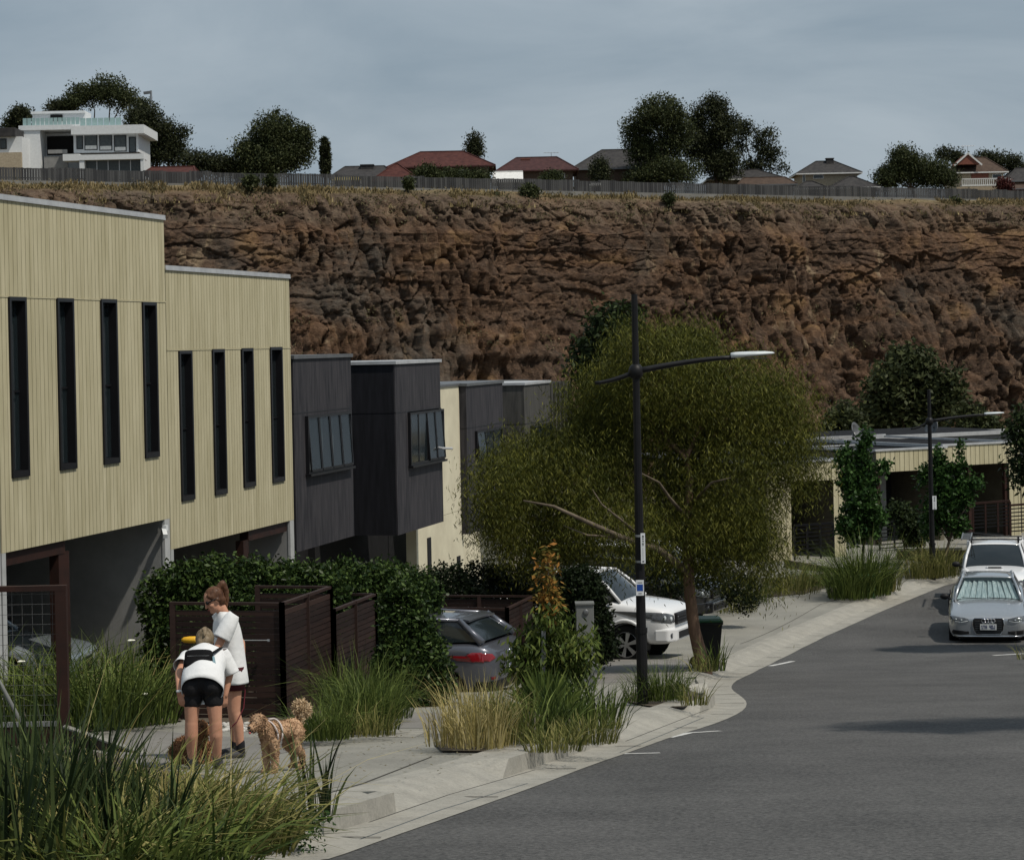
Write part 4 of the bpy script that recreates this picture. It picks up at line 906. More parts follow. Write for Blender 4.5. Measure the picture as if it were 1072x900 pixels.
# ---- trees
def limb(mb, a, b, r0, r1, wob, rr, n=6):
    a, b = Vector(a), Vector(b); pts = []; L_ = (b-a).length
    for i in range(n+1):
        t = i/n; p = a.lerp(b, t); k = math.sin(math.pi*t)*wob*L_
        pts.append(p+Vector((rr.uniform(-1, 1), rr.uniform(-1, 1), rr.uniform(-.3, .6)))*k*.5)
    mb.tube(pts, [r0+(r1-r0)*i/n for i in range(n+1)], 7); return pts
def tree_px(name, label, cat, d, base_px, blobs, m, ncl, per, ll, lw, bark='bark_dark', r0=.25, seed=1, droop=.2, cl=.5, shell=.5, zbase=None, group=None, depthf=.9, fork=.35, nl=None, cat2=None):
    """blobs in picture measure (px,py,rx,ry) turned into real ellipsoids at distance d"""
    b0 = P(*base_px, d); b0.z = zbase if zbase is not None else b0.z
    th = thing(name, label, cat, b0, 0, group); rr = random.Random(seed); sc = d/F
    E3 = []
    for i, (x, y, rx, ry) in enumerate(blobs):
        c = P(x, y, d); c.y += rr.uniform(-.35, .35)*rx*sc; E3.append((c, (rx*sc, rx*sc*depthf, ry*sc)))
    leaves('crown', E3, ncl, per, ll, lw, m, th, seed, droop, cl, shell)
    top = max(E3, key=lambda e: e[0].z)[0]; low = min(e[0].z-e[1][2] for e in E3)
    fk = b0.lerp(Vector((top.x, top.y, max(low, b0.z+.4*(top.z-b0.z)))), 1) if False else Vector((b0.x*.6+top.x*.4, b0.y, b0.z+(top.z-b0.z)*fork))
    q = MB(); limb(q, b0-Vector((0, 0, .2)), fk, r0, r0*.7, .05, rr); q.build('trunk', bark, th, smooth=True)
    for e in (E3 if nl is None else E3[:nl]):
        q = MB(); limb(q, fk, e[0]+Vector((0, 0, e[1][2]*.35)), r0*.5, r0*.1, .10, rr); q.build('branch', bark, th, smooth=True)
    return th
def rt(label, px, blobs, back, m='leaf_gum', ncl=420, per=10, seed=1, r0=.3, shell=.25, cl=1.0, ll=.32, lw=.18, bark='bark_dark', fork=.3, droop=.1, name='gum_tree', cat='tree'):
    d = rimp(px, back).y; return tree_px(name, label, cat, d, (px, 190), blobs, m, int(ncl*.75), per*3, ll, lw, bark, r0, seed, droop, cl, shell, zbase=RIM, fork=fork)
rt('spreading gum with bare pale stems behind the white modern house', 108, [(90, 98, 20, 11), (112, 92, 22, 12), (130, 103, 16, 10), (76, 106, 13, 8), (148, 112, 12, 9)], 34, 'leaf_gum', 420, 12, 2, .3, .3, bark='bark_pale', fork=.45)
rt('dense dark conifer-like tree right of the white modern house', 160, [(150, 127, 20, 16), (165, 140, 24, 16), (178, 158, 20, 13), (150, 158, 20, 18), (190, 140, 8, 6)], 26, 'leaf_gum2', 900, 12, 3)
rt('low dark tree line between the modern house and the round rim tree', 215, [(205, 168, 16, 9), (228, 172, 20, 9), (250, 176, 14, 8)], 18, 'leaf_gum2', 420, 10, 4)
rt('small dark tree at the far left behind the modern house', 20, [(22, 121, 10, 8), (12, 131, 8, 6)], 34, 'leaf_gum2', 220, 10, 5)
rt('dark tree top showing over the modern house roof', 62, [(62, 113, 14, 6)], 36, 'leaf_gum2', 160, 10, 6)
rt('large round-crowned tree standing alone on the rim left of the cypress', 288, [(288, 140, 24, 22), (262, 158, 17, 15), (308, 158, 20, 20), (285, 165, 28, 20), (315, 140, 9, 9), (262, 178, 18, 9)], 14, 'leaf_gum', 1350, 12, 7, .45)
rt('narrow dark cypress standing between the round tree and the red roofs', 340, [(340, 154, 3.6, 9), (340.5, 170, 4.6, 16)], 9, 'leaf_gum2', 230, 14, 8, .2, .6, .3, .35, .15, name='cypress_tree')
rt('small conical tree poking up behind the wide red roof', 497, [(497, 148, 5, 8), (496, 158, 8, 8)], 30, 'leaf_gum2', 150, 10, 9)
rt('bright leafy bush behind the fence in front of the wide red-roofed house', 490, [(475, 186, 22, 6), (500, 186, 16, 6)], 6, 'leaf_gum', 260, 10, 10, name='garden_bush', cat='bush')
rt('dark leafy bush behind the fence left of the maroon-roofed house', 447, [(447, 184, 12, 8)], 6, 'leaf_gum', 170, 10, 11, name='garden_bush', cat='bush')
rt('round bush behind the fence below the maroon roof', 577, [(577, 188, 10, 5)], 6, 'leaf_gum', 120, 10, 12, name='garden_bush', cat='bush')
rt('dark shrub against the grey gabled house on the rim', 628, [(628, 180, 8, 13)], 9, 'leaf_gum2', 180, 10, 13, name='garden_bush', cat='bush')
rt('tall full-crowned gum, left one of the tall trees on the rim', 692, [(690, 120, 26, 20), (668, 140, 17, 22), (708, 138, 20, 20), (684, 158, 28, 18), (700, 180, 34, 13), (672, 186, 18, 10)], 12, 'leaf_gum', 1500, 12, 14, .45, bark='bark_dark')
rt('tall narrow gum, middle one of the tall trees on the rim', 750, [(748, 113, 15, 14), (756, 135, 16, 22), (742, 150, 14, 22), (755, 172, 22, 16), (728, 126, 12, 16), (727, 152, 14, 18)], 16, 'leaf_gum2', 1050, 12, 15, .4)
rt('airy gum with sky showing through, right one of the tall rim trees', 792, [(780, 135, 12, 10), (800, 143, 13, 11), (808, 160, 12, 9), (790, 172, 18, 8), (818, 175, 8, 8), (774, 152, 9, 10), (797, 157, 10, 8)], 20, 'leaf_gum2', 300, 12, 16, .25, bark='bark_dark')
rt('wide bushy green tree left of the balcony house on the rim', 960, [(946, 165, 14, 12), (962, 178, 20, 16), (985, 182, 20, 14), (928, 187, 14, 10), (940, 180, 16, 14)], 8, 'leaf_gum', 1000, 12, 17, .3)
rt('palm-topped dark tree behind the balcony house', 992, [(988, 161, 8, 5), (1002, 163, 9, 5)], 24, 'leaf_gum2', 120, 10, 18, name='garden_tree')
rt('dark tree behind the right side of the balcony house', 1045, [(1042, 167, 20, 7), (1062, 172, 14, 8), (1030, 165, 10, 5)], 24, 'leaf_gum2', 320, 10, 19, name='garden_tree')
rt('small dark red shrub at the foot of the balcony house', 1052, [(1052, 193, 6, 6)], 6, 'leaf_redbush', 90, 10, 20, name='garden_bush', cat='bush') 
for i, (x, y, rx, ry, lab) in enumerate([(262, 190, 7, 7, 'small round bush on the rim grass below the round tree'), (283, 189, 4, 3, 'tiny bush on the rim grass right of the round bush'), (428, 192, 4, 5, 'small bush against the rim fence below the red roofs'),
        (518, 208, 7, 5, 'low dark bush on the cliff edge left of the pair below the maroon roof'), (554, 201, 10, 7, 'dark green bush on the cliff edge below the maroon roof'), (590, 206, 0, 0, ''), (700, 207, 5, 4, 'small bush on the cliff edge below the tall rim trees'), (1000, 212, 8, 4, 'low bush on the cliff edge below the balcony house')]):
    if rx: d = cdepth(x)-1.0; tree_px('cliff_bush', lab, 'bush', d, (x, y+ry), [(x, y, rx, ry)], 'leaf_gum', 60+rx*8, 10, .4, .2, 'bark_dark', .08, 30+i, .1, .5, .2)
# dry grass along the rim and scrub on the talus (nobody could count it)
def dry_strip():
    rng = np.random.default_rng(3); n = 26000; s = rng.random(n)*240-40; o = np.abs(rng.normal(size=n))*1.5+.1
    dens_ = vn = fbm(s/5, o/3, 3, 5); keep = dens_ > .40; s, o = s[keep], o[keep]; n = len(s)
    rz = np.where(o < 0, 18.2, 18.2-np.clip(o, 0, 3)*.75)+(fbm(s/9, s*0+.5, 4, 99)-.5)*1.0-.15
    big = (fbm(s/26, rz/40, 4, 11)-.5)*15*.62
    X = A0.x+E.x*s+Mn.x*(o+big*np.clip((o+3)/3, 0, 1)); Y = A0.y+E.y*s+Mn.y*(o+big*np.clip((o+3)/3, 0, 1))
    h = (.2+.45*rng.random(n))*(.4+fbm(s/3, o, 3, 8)); a = rng.random(n)*6.28; ln = rng.normal(size=(n, 2))*.3; w = .22
    b0 = np.stack([X, Y, rz], 1); sd = np.stack([np.cos(a), np.sin(a), a*0], 1)*w/2; tp = b0+np.stack([ln[:, 0]*h, ln[:, 1]*h, h], 1)
    V = np.stack([b0-sd, b0+sd, tp+sd*.3, tp-sd*.3], 1).reshape(-1, 3)
    tag(npmesh('dry_grass', V, np.arange(4*n).reshape(-1, 4), 'dry_top'), 'strip of dry tan grass along the cliff edge', 'grass', kind='stuff')
dry_strip()
def scrub_on_cliff():
    rng = np.random.default_rng(8); V_ = CV; ok = (V_[:, 2] < 4) & (V_[:, 2] > -13) & (V_[:, 0] > -60) & (V_[:, 0] < 90); idx = np.where(ok)[0]
    c = V_[rng.choice(idx, 420)]; mask = fbm(c[:, 0]/14, c[:, 2]/4, 3, 55) > .52; c = c[mask]; up = V_[rng.choice(np.where((V_[:, 2] > 14) & (V_[:, 2] < 17.9))[0], 500)]; c = np.concatenate([c, up])
    k = np.repeat(np.arange(len(c)), 26); n = len(k); p0 = c[k]+rng.normal(size=(n, 3))*np.array([.55, .55, .3]); ax = _basis(rng, n); ax[:, 2] = abs(ax[:, 2]); sd = np.cross(ax, _basis(rng, n)); ln = .35
    V = np.stack([p0, p0+ax*ln*.5+sd*.1, p0+ax*ln, p0+ax*ln*.5-sd*.1], 1).reshape(-1, 3)
    tag(npmesh('scrub', V, np.arange(4*n).reshape(-1, 4), 'scrub'), 'low dull scrub scattered over the cliff ledges and foot', 'scrub', kind='stuff')
scrub_on_cliff()

# ================================================================ TREES AND PLANTS IN THE STREET
def base_at(px, py): return G(px, py)
# the big olive tree
def big_tree():
    b0 = G(737, 703); d = b0.y; sc = d/F; th = thing('wattle_tree', 'big spreading olive-green tree with fine drooping leaves, over the green-lidded bin', 'tree', b0)
    rr = random.Random(5)
    bl = [(700, 385, 82, 50), (640, 420, 62, 50), (762, 405, 70, 52), (812, 430, 50, 48), (832, 470, 32, 40), (560, 475, 52, 34), (522, 500, 36, 34), (600, 490, 64, 52), (680, 470, 80, 62), (760, 490, 70, 62), (560, 540, 60, 36), (640, 542, 62, 34),
          (765, 550, 50, 44), (803, 570, 27, 38), (590, 565, 40, 20), (720, 550, 60, 34), (520, 540, 26, 16), (545, 560, 26, 14), (665, 352, 34, 20), (725, 350, 38, 20)]
    E3 = []
    for (x, y, rx, ry) in bl:
        c = P(x, y, d+rr.uniform(-1.1, 1.3)); E3.append((c, (rx*sc, rx*sc*1.0, ry*sc)))
    rng = np.random.default_rng(1)
    leaves('crown', E3, 5200, 46, .105, .0155, 'leaf_euc', th, 11, .8, .42, .40)
    fk = P(720, 585, d); q = MB(); pts = [b0-Vector((0, 0, .2)), b0+Vector((0, 0, .05)), P(727, 660, d), P(722, 620, d), fk, P(720, 540, d+.1), P(722, 500, d+.2), P(716, 470, d+.2)]
    q.tube(pts, [.20, .145, .115, .11, .105, .085, .07, .045], 10); q.build('trunk', 'bark', th, smooth=True)
    def br(pp, r0, m='bark_pale'):
        q = MB(); n = len(pp); q.tube([Vector(p_) for p_ in pp], [r0*(1-.8*i/(n-1)) for i in range(n)], 7); q.build('branch', m, th, smooth=True)
    br([P(722, 600, d), P(690, 575, d-.7), P(650, 562, d-1.5), P(612, 545, d-2.0), P(580, 530, d-2.2), P(548, 524, d-2)], .075)
    br([P(690, 576, d-.7), P(655, 548, d-1.5), P(630, 528, d-1.9), P(620, 512, d-2)], .035)
    br([P(650, 562, d-1.5), P(615, 560, d-1.9), P(590, 550, d-2)], .03)
    br([P(720, 570, d), P(748, 545, d+.5), P(770, 500, d+.8), P(790, 470, d+.8)], .07, 'bark')
    br([P(721, 545, d), P(700, 520, d-.8), P(690, 505, d-1.4), P(665, 492, d-1.8)], .045)
    br([P(721, 530, d), P(745, 505, d-.9), P(765, 500, d-1.5)], .035)
    br([P(718, 480, d), P(680, 440, d+1), P(650, 410, d+1.2)], .05, 'bark'); br([P(718, 480, d), P(740, 430, d+.8), P(770, 400, d+1)], .05, 'bark')
    br([P(718, 560, d), P(672, 530, d+.8), P(610, 480, d+1), P(570, 470, d+1)], .06, 'bark')
big_tree()
tree_px('gum_tree', 'dark green tree rising behind the top left of the big olive tree', 'tree', 72, (640, 590), [(635, 345, 22, 26), (618, 375, 22, 22), (655, 330, 14, 14), (640, 400, 30, 30), (625, 440, 25, 30)], 'leaf_dark', 600, 14, .22, .10, 'bark_dark', .15, 21, .2, .4, .4, zbase=prof(70)-.3)
tree_px('gum_tree', 'broad dark tree at the cliff foot above the cream garages', 'tree', 150, (955, 470), [(955, 385, 28, 24), (930, 405, 22, 24), (985, 410, 24, 26), (955, 425, 46, 30), (915, 435, 16, 16)], 'leaf_gum', 1100, 12, .45, .22, 'bark_dark', .25, 22, .2, .8, .4, zbase=-16.9)
tree_px('shrub', 'dull green shrub at the cliff foot left of the broad dark tree', 'shrub', 140, (886, 462), [(886, 442, 18, 18), (875, 452, 12, 12)], 'leaf_gum', 260, 12, .35, .18, 'bark_dark', .1, 23, .2, .6, .4, zbase=-16.9)
tree_px('shrub', 'dull green shrub at the cliff foot right of the broad dark tree', 'shrub', 140, (1020, 462), [(1015, 438, 16, 16), (1035, 446, 14, 10)], 'leaf_gum', 240, 12, .35, .18, 'bark_dark', .1, 24, .2, .6, .4, zbase=-16.9)
tree_px('gum_tree', 'dark tree leaning into the picture at its right edge', 'tree', 50, (1195, 690), [(1082, 470, 24, 34), (1070, 450, 14, 18), (1090, 432, 24, 24), (1066, 490, 10, 12), (1130, 440, 50, 44), (1185, 430, 50, 44), (1150, 390, 45, 36)], 'leaf_dark', 1500, 14, .14, .06, 'bark_dark', .12, 25, .4, .3, .4, zbase=prof(50))
def pear(label, px, pyb, blobs, seed, d):
    return tree_px('street_tree', label, 'tree', d, (px, pyb), blobs, 'leaf_pear', 620, 14, .12, .09, 'bark_dark', .055, seed, .1, .17, .25, zbase=prof(d)+VL, fork=.25)
pear('slim upright green street tree, left one of the pair before the cream garages', 900, 590, [(903, 470, 7, 18), (908, 455, 5, 10), (884, 482, 9, 22), (906, 495, 15, 22), (900, 522, 22, 26), (893, 548, 20, 22), (915, 545, 14, 20), (925, 488, 5, 7), (890, 506, 12, 16)], 31, 67)
pear('slim upright green street tree, right one of the pair, behind the far lamp post', 985, 590, [(982, 478, 6, 16), (1005, 468, 3.5, 14), (1005, 490, 6, 14), (986, 500, 16, 20), (1004, 515, 14, 16), (968, 498, 9, 12), (1022, 504, 7, 6), (985, 530, 20, 20), (1000, 548, 14, 14), (975, 548, 12, 14), (1012, 522, 8, 8)], 32, 69.5)
tree_px('shrub', 'dark shrub under the left slim street tree beside the dark rail', 'shrub', 72, (950, 575), [(950, 545, 16, 16), (940, 532, 8, 8), (958, 560, 14, 12)], 'leaf_dark', 300, 12, .12, .07, 'bark_dark', .04, 33, .1, .2, .3, zbase=prof(72)+VL)
# young tree with an orange top in bed two
def young_tree():
    b0 = G(572, 742); b0 = G(572, 748); d = b0.y; sc = d/F; th = thing('sapling', 'young tree with yellow-green leaves turning orange at the top', 'tree', b0)
    def E(l): return [(P(x, y, d), (rx*sc, rx*sc, ry*sc)) for x, y, rx, ry in l]
    leaves('crown', E([(575, 645, 20, 20), (555, 670, 26, 22), (600, 668, 26, 22), (578, 690, 36, 24), (606, 690, 16, 18), (546, 695, 14, 20), (580, 665, 20, 24)]), 430, 9, .115, .036, 'leaf_young', th, 41, .7, .22, .3)
    leaves('crown_top', E([(573, 590, 7, 16), (575, 610, 12, 14), (574, 628, 13, 12), (577, 580, 5, 10)]), 85, 8, .085, .036, 'leaf_orange', th, 42, .3, .13, .3)
    q = MB(); q.tube([b0-Vector((0, 0, .1)), P(571, 700, d), P(574, 640, d), P(574, 585, d)], [.035, .03, .02, .006], 7); q.build('trunk', 'bark_dark', th, smooth=True)
    s = thing('garden_stake', 'grey stake tied beside the young orange-topped tree', 'stake', G(569, 750)); q = MB(); q.bar(P(569, 742, d-.15), P(569, 660, d-.15), .05); q.build('stake', 'galv', s)
    s = thing('garden_stake', 'brown stake half hidden left of the young orange-topped tree', 'stake', G(549, 748)); q = MB(); q.bar(P(549, 742, d-.1), P(548, 665, d-.1), .05); q.build('stake', 'rust_paint', s)
young_tree()
# hedges
def hedge(label, pts, m, ncl, seed, name='hedge', cl=.16, ll=.075, lw=.045, per=14, cat='hedge'):
    """pts: (px, py, d, rx_px, ry_px)"""
    E3 = []
    for (x, y, d, rx, ry) in pts: sc = d/F; E3.append((P(x, y, d), (rx*sc, min(rx*sc*.9, 1.0), ry*sc)))
    b = E3[0][0]; th = thing(name, label, cat, (b.x, b.y, prof(b.y)+VL))
    leaves('foliage', E3, ncl, per, ll, lw, m, th, seed, .15, cl, .55)
    q = MB()
    for c, r in E3[::max(1, len(E3)//3)]: q.tube([(c.x, c.y, prof(c.y)), (c.x+.05, c.y, c.z)], [.04, .015], 6)
    st = MB(); c, r = E3[0]; st.tube([(c.x, c.y, prof(c.y)), (c.x+.05, c.y, c.z)], [.04, .015], 6); st.build('stem', 'bark_dark', th)
hedge('long dark leafy hedge in front of the yellow-green townhouses, behind the brown slatted screens', [(170, 632, 33.2, 24, 36), (195, 612, 33.4, 28, 24), (225, 605, 33.6, 30, 22), (260, 606, 34, 30, 20), (295, 608, 34.2, 30, 20), (325, 610, 34.4, 28, 20), (190, 655, 33.2, 34, 40), (235, 640, 33.4, 34, 38), (290, 640, 34, 34, 38), (175, 680, 33, 22, 30), (345, 625, 34.2, 22, 30), (190, 705, 33, 36, 34), (235, 690, 33.4, 36, 40), (290, 690, 33.6, 36, 40), (335, 670, 34.2, 26, 44)], 'leaf_hedge', 3600, 51)
hedge('leafy hedge below the first charcoal townhouse, above the second slatted screen', [(360, 610, 36, 26, 24), (395, 608, 36.5, 28, 20), (370, 640, 36, 28, 30), (420, 615, 37, 26, 22), (440, 625, 37.5, 20, 26), (370, 680, 36, 30, 36), (400, 670, 36, 30, 36)], 'leaf_hedge', 1900, 52)
hedge('tall rounded shrub with glossy leaves between the slatted screen and the grey hatchback', [(422, 635, 32.5, 20, 26), (428, 665, 32.3, 26, 30), (430, 695, 32.2, 38, 32), (437, 722, 32.2, 34, 26), (416, 700, 32.6, 20, 26)], 'leaf_hedge', 1900, 53)
hedge('dark hedge running behind the grey hatchback towards the young tree', [(465, 605, 44, 26, 16), (500, 604, 45, 28, 18), (535, 604, 46, 28, 18), (480, 622, 44, 40, 16), (530, 622, 45, 34, 18), (560, 612, 47, 20, 22), (480, 645, 44, 36, 24), (530, 645, 45, 36, 26), (575, 640, 46, 24, 30)], 'leaf_hedge_dark', 1500, 54)
hedge('dark rounded shrub in front of the white ute', [(610, 617, 41, 22, 22), (608, 645, 41, 24, 28), (622, 674, 41, 24, 18), (600, 612, 41, 16, 18), (628, 652, 41, 12, 22)], 'leaf_hedge_dark', 1300, 55, name='shrub', cat='shrub')
hedge('dark green shrub behind the white ute by the black four-wheel drive', [(700, 608, 55, 26, 18), (740, 600, 56, 22, 16), (775, 618, 57, 20, 22), (690, 590, 55, 22, 12)], 'leaf_hedge_dark', 620, 56, name='shrub', cat='shrub')

# grasses
def tuss(label, px, py, n, spread, h, w, m, seed, group=None, lean=.5, droop=.5, name='grass_tussock', cat='grass', sy=None, lift=.05, **k):
    c = G(px, py, VL+lift); o = blades(name, c, n, spread, h, w, m, None, seed, lean, droop, sy, **k)
    # pivot at the tuft's base
    M_ = Matrix.Translation(-c); o.data.transform(M_); o.location = c
    return tag(o, label, cat, group)
r5 = random.Random(55)
# front bed: dark upright flax at the lower left
for i, (px, py, n, sp, h) in enumerate([(-8, 935, 110, .36, .92), (35, 915, 130, .38, .90), (82, 905, 110, .34, .80), (5, 885, 100, .36, .86), (60, 880, 90, .34, .76), (115, 885, 70, .30, .66), (140, 915, 80, .30, .62), (30, 860, 80, .3, .66)]):
    tuss('dark upright strappy flax clump in the bed at the lower left corner', px, py, n, sp, h, .024, 'blade_dark', 100+i, 'dark flax clumps in the lower left bed', .40, .30, name='flax_clump', cat='plant')
for i, (px, py, n, sp, h, m) in enumerate([(165, 895, 280, .40, .50, 'blade_mix'), (205, 882, 280, .40, .50, 'blade_mix'), (240, 895, 260, .38, .44, 'blade_mix'), (258, 890, 220, .28, .30, 'blade_mix'), (180, 925, 260, .42, .5, 'blade_green'), (120, 930, 220, .4, .5, 'blade_green'), (228, 866, 250, .36, .42, 'blade_mix'),
        (190, 852, 220, .34, .40, 'blade_mix'), (246, 868, 200, .26, .30, 'blade_mix'), (70, 930, 200, .4, .5, 'blade_mix'), (150, 850, 180, .34, .40, 'blade_green'), (276, 892, 120, .18, .20, 'blade_mix'), (100, 855, 180, .34, .40, 'blade_mix'), (40, 850, 170, .34, .40, 'blade_green'), (0, 850, 160, .4, .42, 'blade_green')]):
    lab = 'green arching grass tussock among the flax of the lower left bed' if m == 'blade_green' else 'yellowing arching grass tussock in the lower left bed by the two women'
    tuss(lab, px, py, int(n*.75), sp, h, .018, m, 120+i, 'green tussocks in the lower left bed' if m == 'blade_green' else 'yellowing tussocks in the lower left bed', .95, .75)
tuss('spiky dark tuft of flax standing alone at the kerb end of the lower left bed', 333, 853, 26, .12, .56, .022, 'blade_dark', 140, None, .45, .2, name='flax_clump', cat='plant')
th = thing('creeping_shrub', 'low bright green creeping plant at the kerb end of the lower left bed', 'plant', G(305, 876))
c0 = G(305, 874); leaves('foliage', [(c0+Vector((0, 0, .06)), (.26, .30, .16)), (c0+Vector((-.25, .1, .05)), (.2, .2, .13))], 260, 12, .035, .018, 'leaf_pear', th, 77, 0, .06, .3)
for i, (px, py, n, sp, h) in enumerate([(215, 880, 60, .4, .66), (60, 900, 50, .5, .9), (150, 900, 60, .45, .7), (240, 885, 50, .3, .4), (100, 880, 50, .4, .7)]):
    tuss('thin straggle of bleached dry blades among the lower left grasses', px, py, n, sp, h, .010, 'blade_dry', 300+i, 'bleached blades in the lower left bed', 1.0, .8)
# left garden of green strappy tussocks with white flowers
for i, (px, py, n, sp, h) in enumerate([(20, 762, 260, .5, .98), (60, 758, 240, .45, .9), (105, 762, 320, .55, 1.0), (145, 758, 300, .5, .9), (172, 748, 220, .4, .75), (85, 735, 240, .5, 1.0), (130, 732, 260, .5, 1.0), (35, 735, 240, .5, 1.0), (165, 725, 200, .45, .8), (-10, 745, 220, .5, 1.0)]):
    tuss('tall green strappy tussock in the garden left of the two women', px, py, int(n*.85), sp, h, .019, 'blade_green', 160+i, 'green tussocks left of the women', .8, .6)
for i, (px, py, n, sp, h) in enumerate([(50, 745, 60, .6, .9), (140, 745, 70, .6, .9), (95, 725, 50, .5, 1.0)]):
    tuss('thin straggle of bleached blades among the green tussocks left of the women', px, py, n, sp, h, .010, 'blade_dry', 320+i, 'bleached blades left of the women', 1.0, .8)
mf = thing('wild_iris', 'green iris tuft carrying a few white flowers, left of the women', 'plant', G(135, 760)); cI = G(135, 760)
blades('leaf_tuft', cI, 60, .5, .7, .016, 'blade_green', mf, 180, .5, .4)
for (px, py) in [(137, 670), (135, 726), (151, 726), (79, 738), (90, 740), (22, 692)]:
    p_ = P(px, py, cI.y-.4); q = MB(); q.tube([(p_.x, p_.y, prof(p_.y)), p_], .006, 5)
    q.build('flower_stem', 'blade_green', mf); q = MB()
    for k in range(3):
        a = k*2.1; q.ell(p_+Vector((math.cos(a)*.025, math.sin(a)*.025, 0)), (.03, .03, .012), 7, 4)
    q.build('flower', 'petal', mf)
# by the slatted screens
for i, (px, py, n, sp, h, m) in enumerate([(338, 774, 420, .30, .44, 'blade_green'), (380, 764, 560, .42, .66, 'blade_green'), (402, 752, 380, .36, .66, 'blade_green'), (368, 748, 460, .40, .80, 'blade_green'), (385, 770, 200, .3, .36, 'blade_mix')]):
    tuss(['low green tussock at the corner of the brown slatted screen', 'bushy green tussock before the second slatted screen', 'green tussock at the foot of the glossy shrub', 'tall green tussock against the side of the slatted screen', 'small browning tussock at the edge of the driveway'][i], px, py, n, sp, h, .010, m, 200+i, None, .6, .7)
# bed two
for i, (px, py, n, sp, h, m) in enumerate([(478, 780, 170, .32, .50, 'blade_dry'), (505, 782, 260, .34, .58, 'blade_dry'), (535, 778, 180, .30, .50, 'blade_mix'), (495, 764, 200, .34, .62, 'blade_dry'), (525, 766, 200, .32, .52, 'blade_mix')]):
    tuss('dry straw-coloured grass tussock in the kerbside bed below the young tree', px, py, n, sp, h, .010, m, 220+i, 'dry tussocks in the kerbside bed', .45, .45)
for i, (px, py, n, sp, h, m) in enumerate([(565, 776, 110, .30, .52, 'blade_green'), (600, 768, 120, .34, .55, 'blade_green'), (630, 762, 90, .28, .50, 'blade_green'), (590, 752, 100, .3, .5, 'blade_dark'), (615, 778, 260, .3, .28, 'blade_mix'), (580, 786, 200, .3, .25, 'blade_mix')]):
    tuss('green strappy flax clump in the kerbside bed below the young tree' if i < 4 else 'short mixed grass along the kerb of the bed below the young tree', px, py, n, sp, h, .020 if i < 4 else .01, m, 240+i, 'flax clumps in the kerbside bed' if i < 4 else 'short grass in the kerbside bed', .7, .35, name='flax_clump' if i < 4 else 'grass_tussock', cat='plant' if i < 4 else 'grass')
th = thing('fan_palm', 'small green fan-leaved palm in the middle of the kerbside bed', 'plant', G(572, 770)); cF = G(572, 770)
q = MB(); rr = random.Random(3)
for k in range(46):
    a = math.pi*(k/45)*.9+.16; L_ = .55*(.75+.25*rr.random()); dx, dz = math.cos(a), math.sin(a); y0 = rr.uniform(-.25, .25); b = cF+Vector((0, 0, .25)); t = b+Vector((dx*L_, y0*L_, dz*L_)); m_ = b.lerp(t, .6)+Vector((-dz*.018, 0, dx*.018)); m2 = b.lerp(t, .6)-Vector((-dz*.018, 0, dx*.018)); q.add([b, m_, t, m2], [(0, 1, 2, 3)])
q.build('frond', 'blade_green', th); q = MB(); q.tube([cF, cF+Vector((0, 0, .28))], .03, 6); q.build('trunk', 'bark_dark', th)
# pole bed and along the far verge
for i, (px, py, n, sp, h, w, m, lab) in enumerate([(694, 733, 420, .34, .52, .009, 'blade_green', 'round bright green tussock beside the foot of the near lamp post'), (668, 734, 90, .2, .4, .010, 'blade_green', 'small green tuft left of the foot of the near lamp post'), (727, 738, 70, .18, .32, .014, 'blade_mix', 'small strappy tuft at the kerb right of the near lamp post'),
        (748, 702, 50, .2, .6, .02, 'blade_green', 'thin strappy plant beside the green-lidded bin'), (735, 703, 80, .25, .35, .012, 'blade_mix', 'grass tuft at the foot of the big olive tree'),
        (905, 622, 620, .75, 1.5, .022, 'blade_green', 'tall lush green clump on the verge below the left slim street tree'), (890, 626, 420, .6, 1.1, .02, 'blade_green', 'broad green clump at the left foot of the lush verge clump'), (925, 618, 260, .5, .9, .018, 'blade_mix', 'yellowing clump at the right foot of the lush verge clump'),
        (830, 620, 360, .8, .85, .014, 'blade_mix', 'dry yellow-green clump on the verge before the black garage opening'), (852, 614, 300, .7, .85, .014, 'blade_green', 'green clump on the verge right of the dry yellow-green one'),
        (965, 604, 360, .7, .95, .016, 'blade_mix', 'yellow-green clump by the foot of the far lamp post'), (990, 603, 360, .7, .95, .016, 'blade_mix', 'yellow-green clump between the far lamp post and the white ute'), (770, 640, 260, .6, .7, .014, 'blade_mix', 'dry grass clump beside the black four-wheel drive'), (785, 630, 260, .6, .9, .014, 'blade_green', 'dark green clump on the verge beyond the bin')]):
    tuss(lab, px, py, n, sp, h, w, m, 260+i, None, .65, .5)
tuss('small tuft of dry grass at the right kerb before the silver car', 1080, 690, 90, .3, .3, .012, 'blade_mix', 290, None, .6, .4, lift=.0)
tree_px('street_tree', 'tall street tree standing right of the picture, whose shadow falls across the road', 'tree', 24.5, (1466, 700), [(1466, -40, 150, 70), (1400, 5, 110, 55), (1535, 5, 110, 55)], 'leaf_dark', 420, 14, .16, .07, 'bark_dark', .14, 91, .3, .35, .4, zbase=prof(24.5))
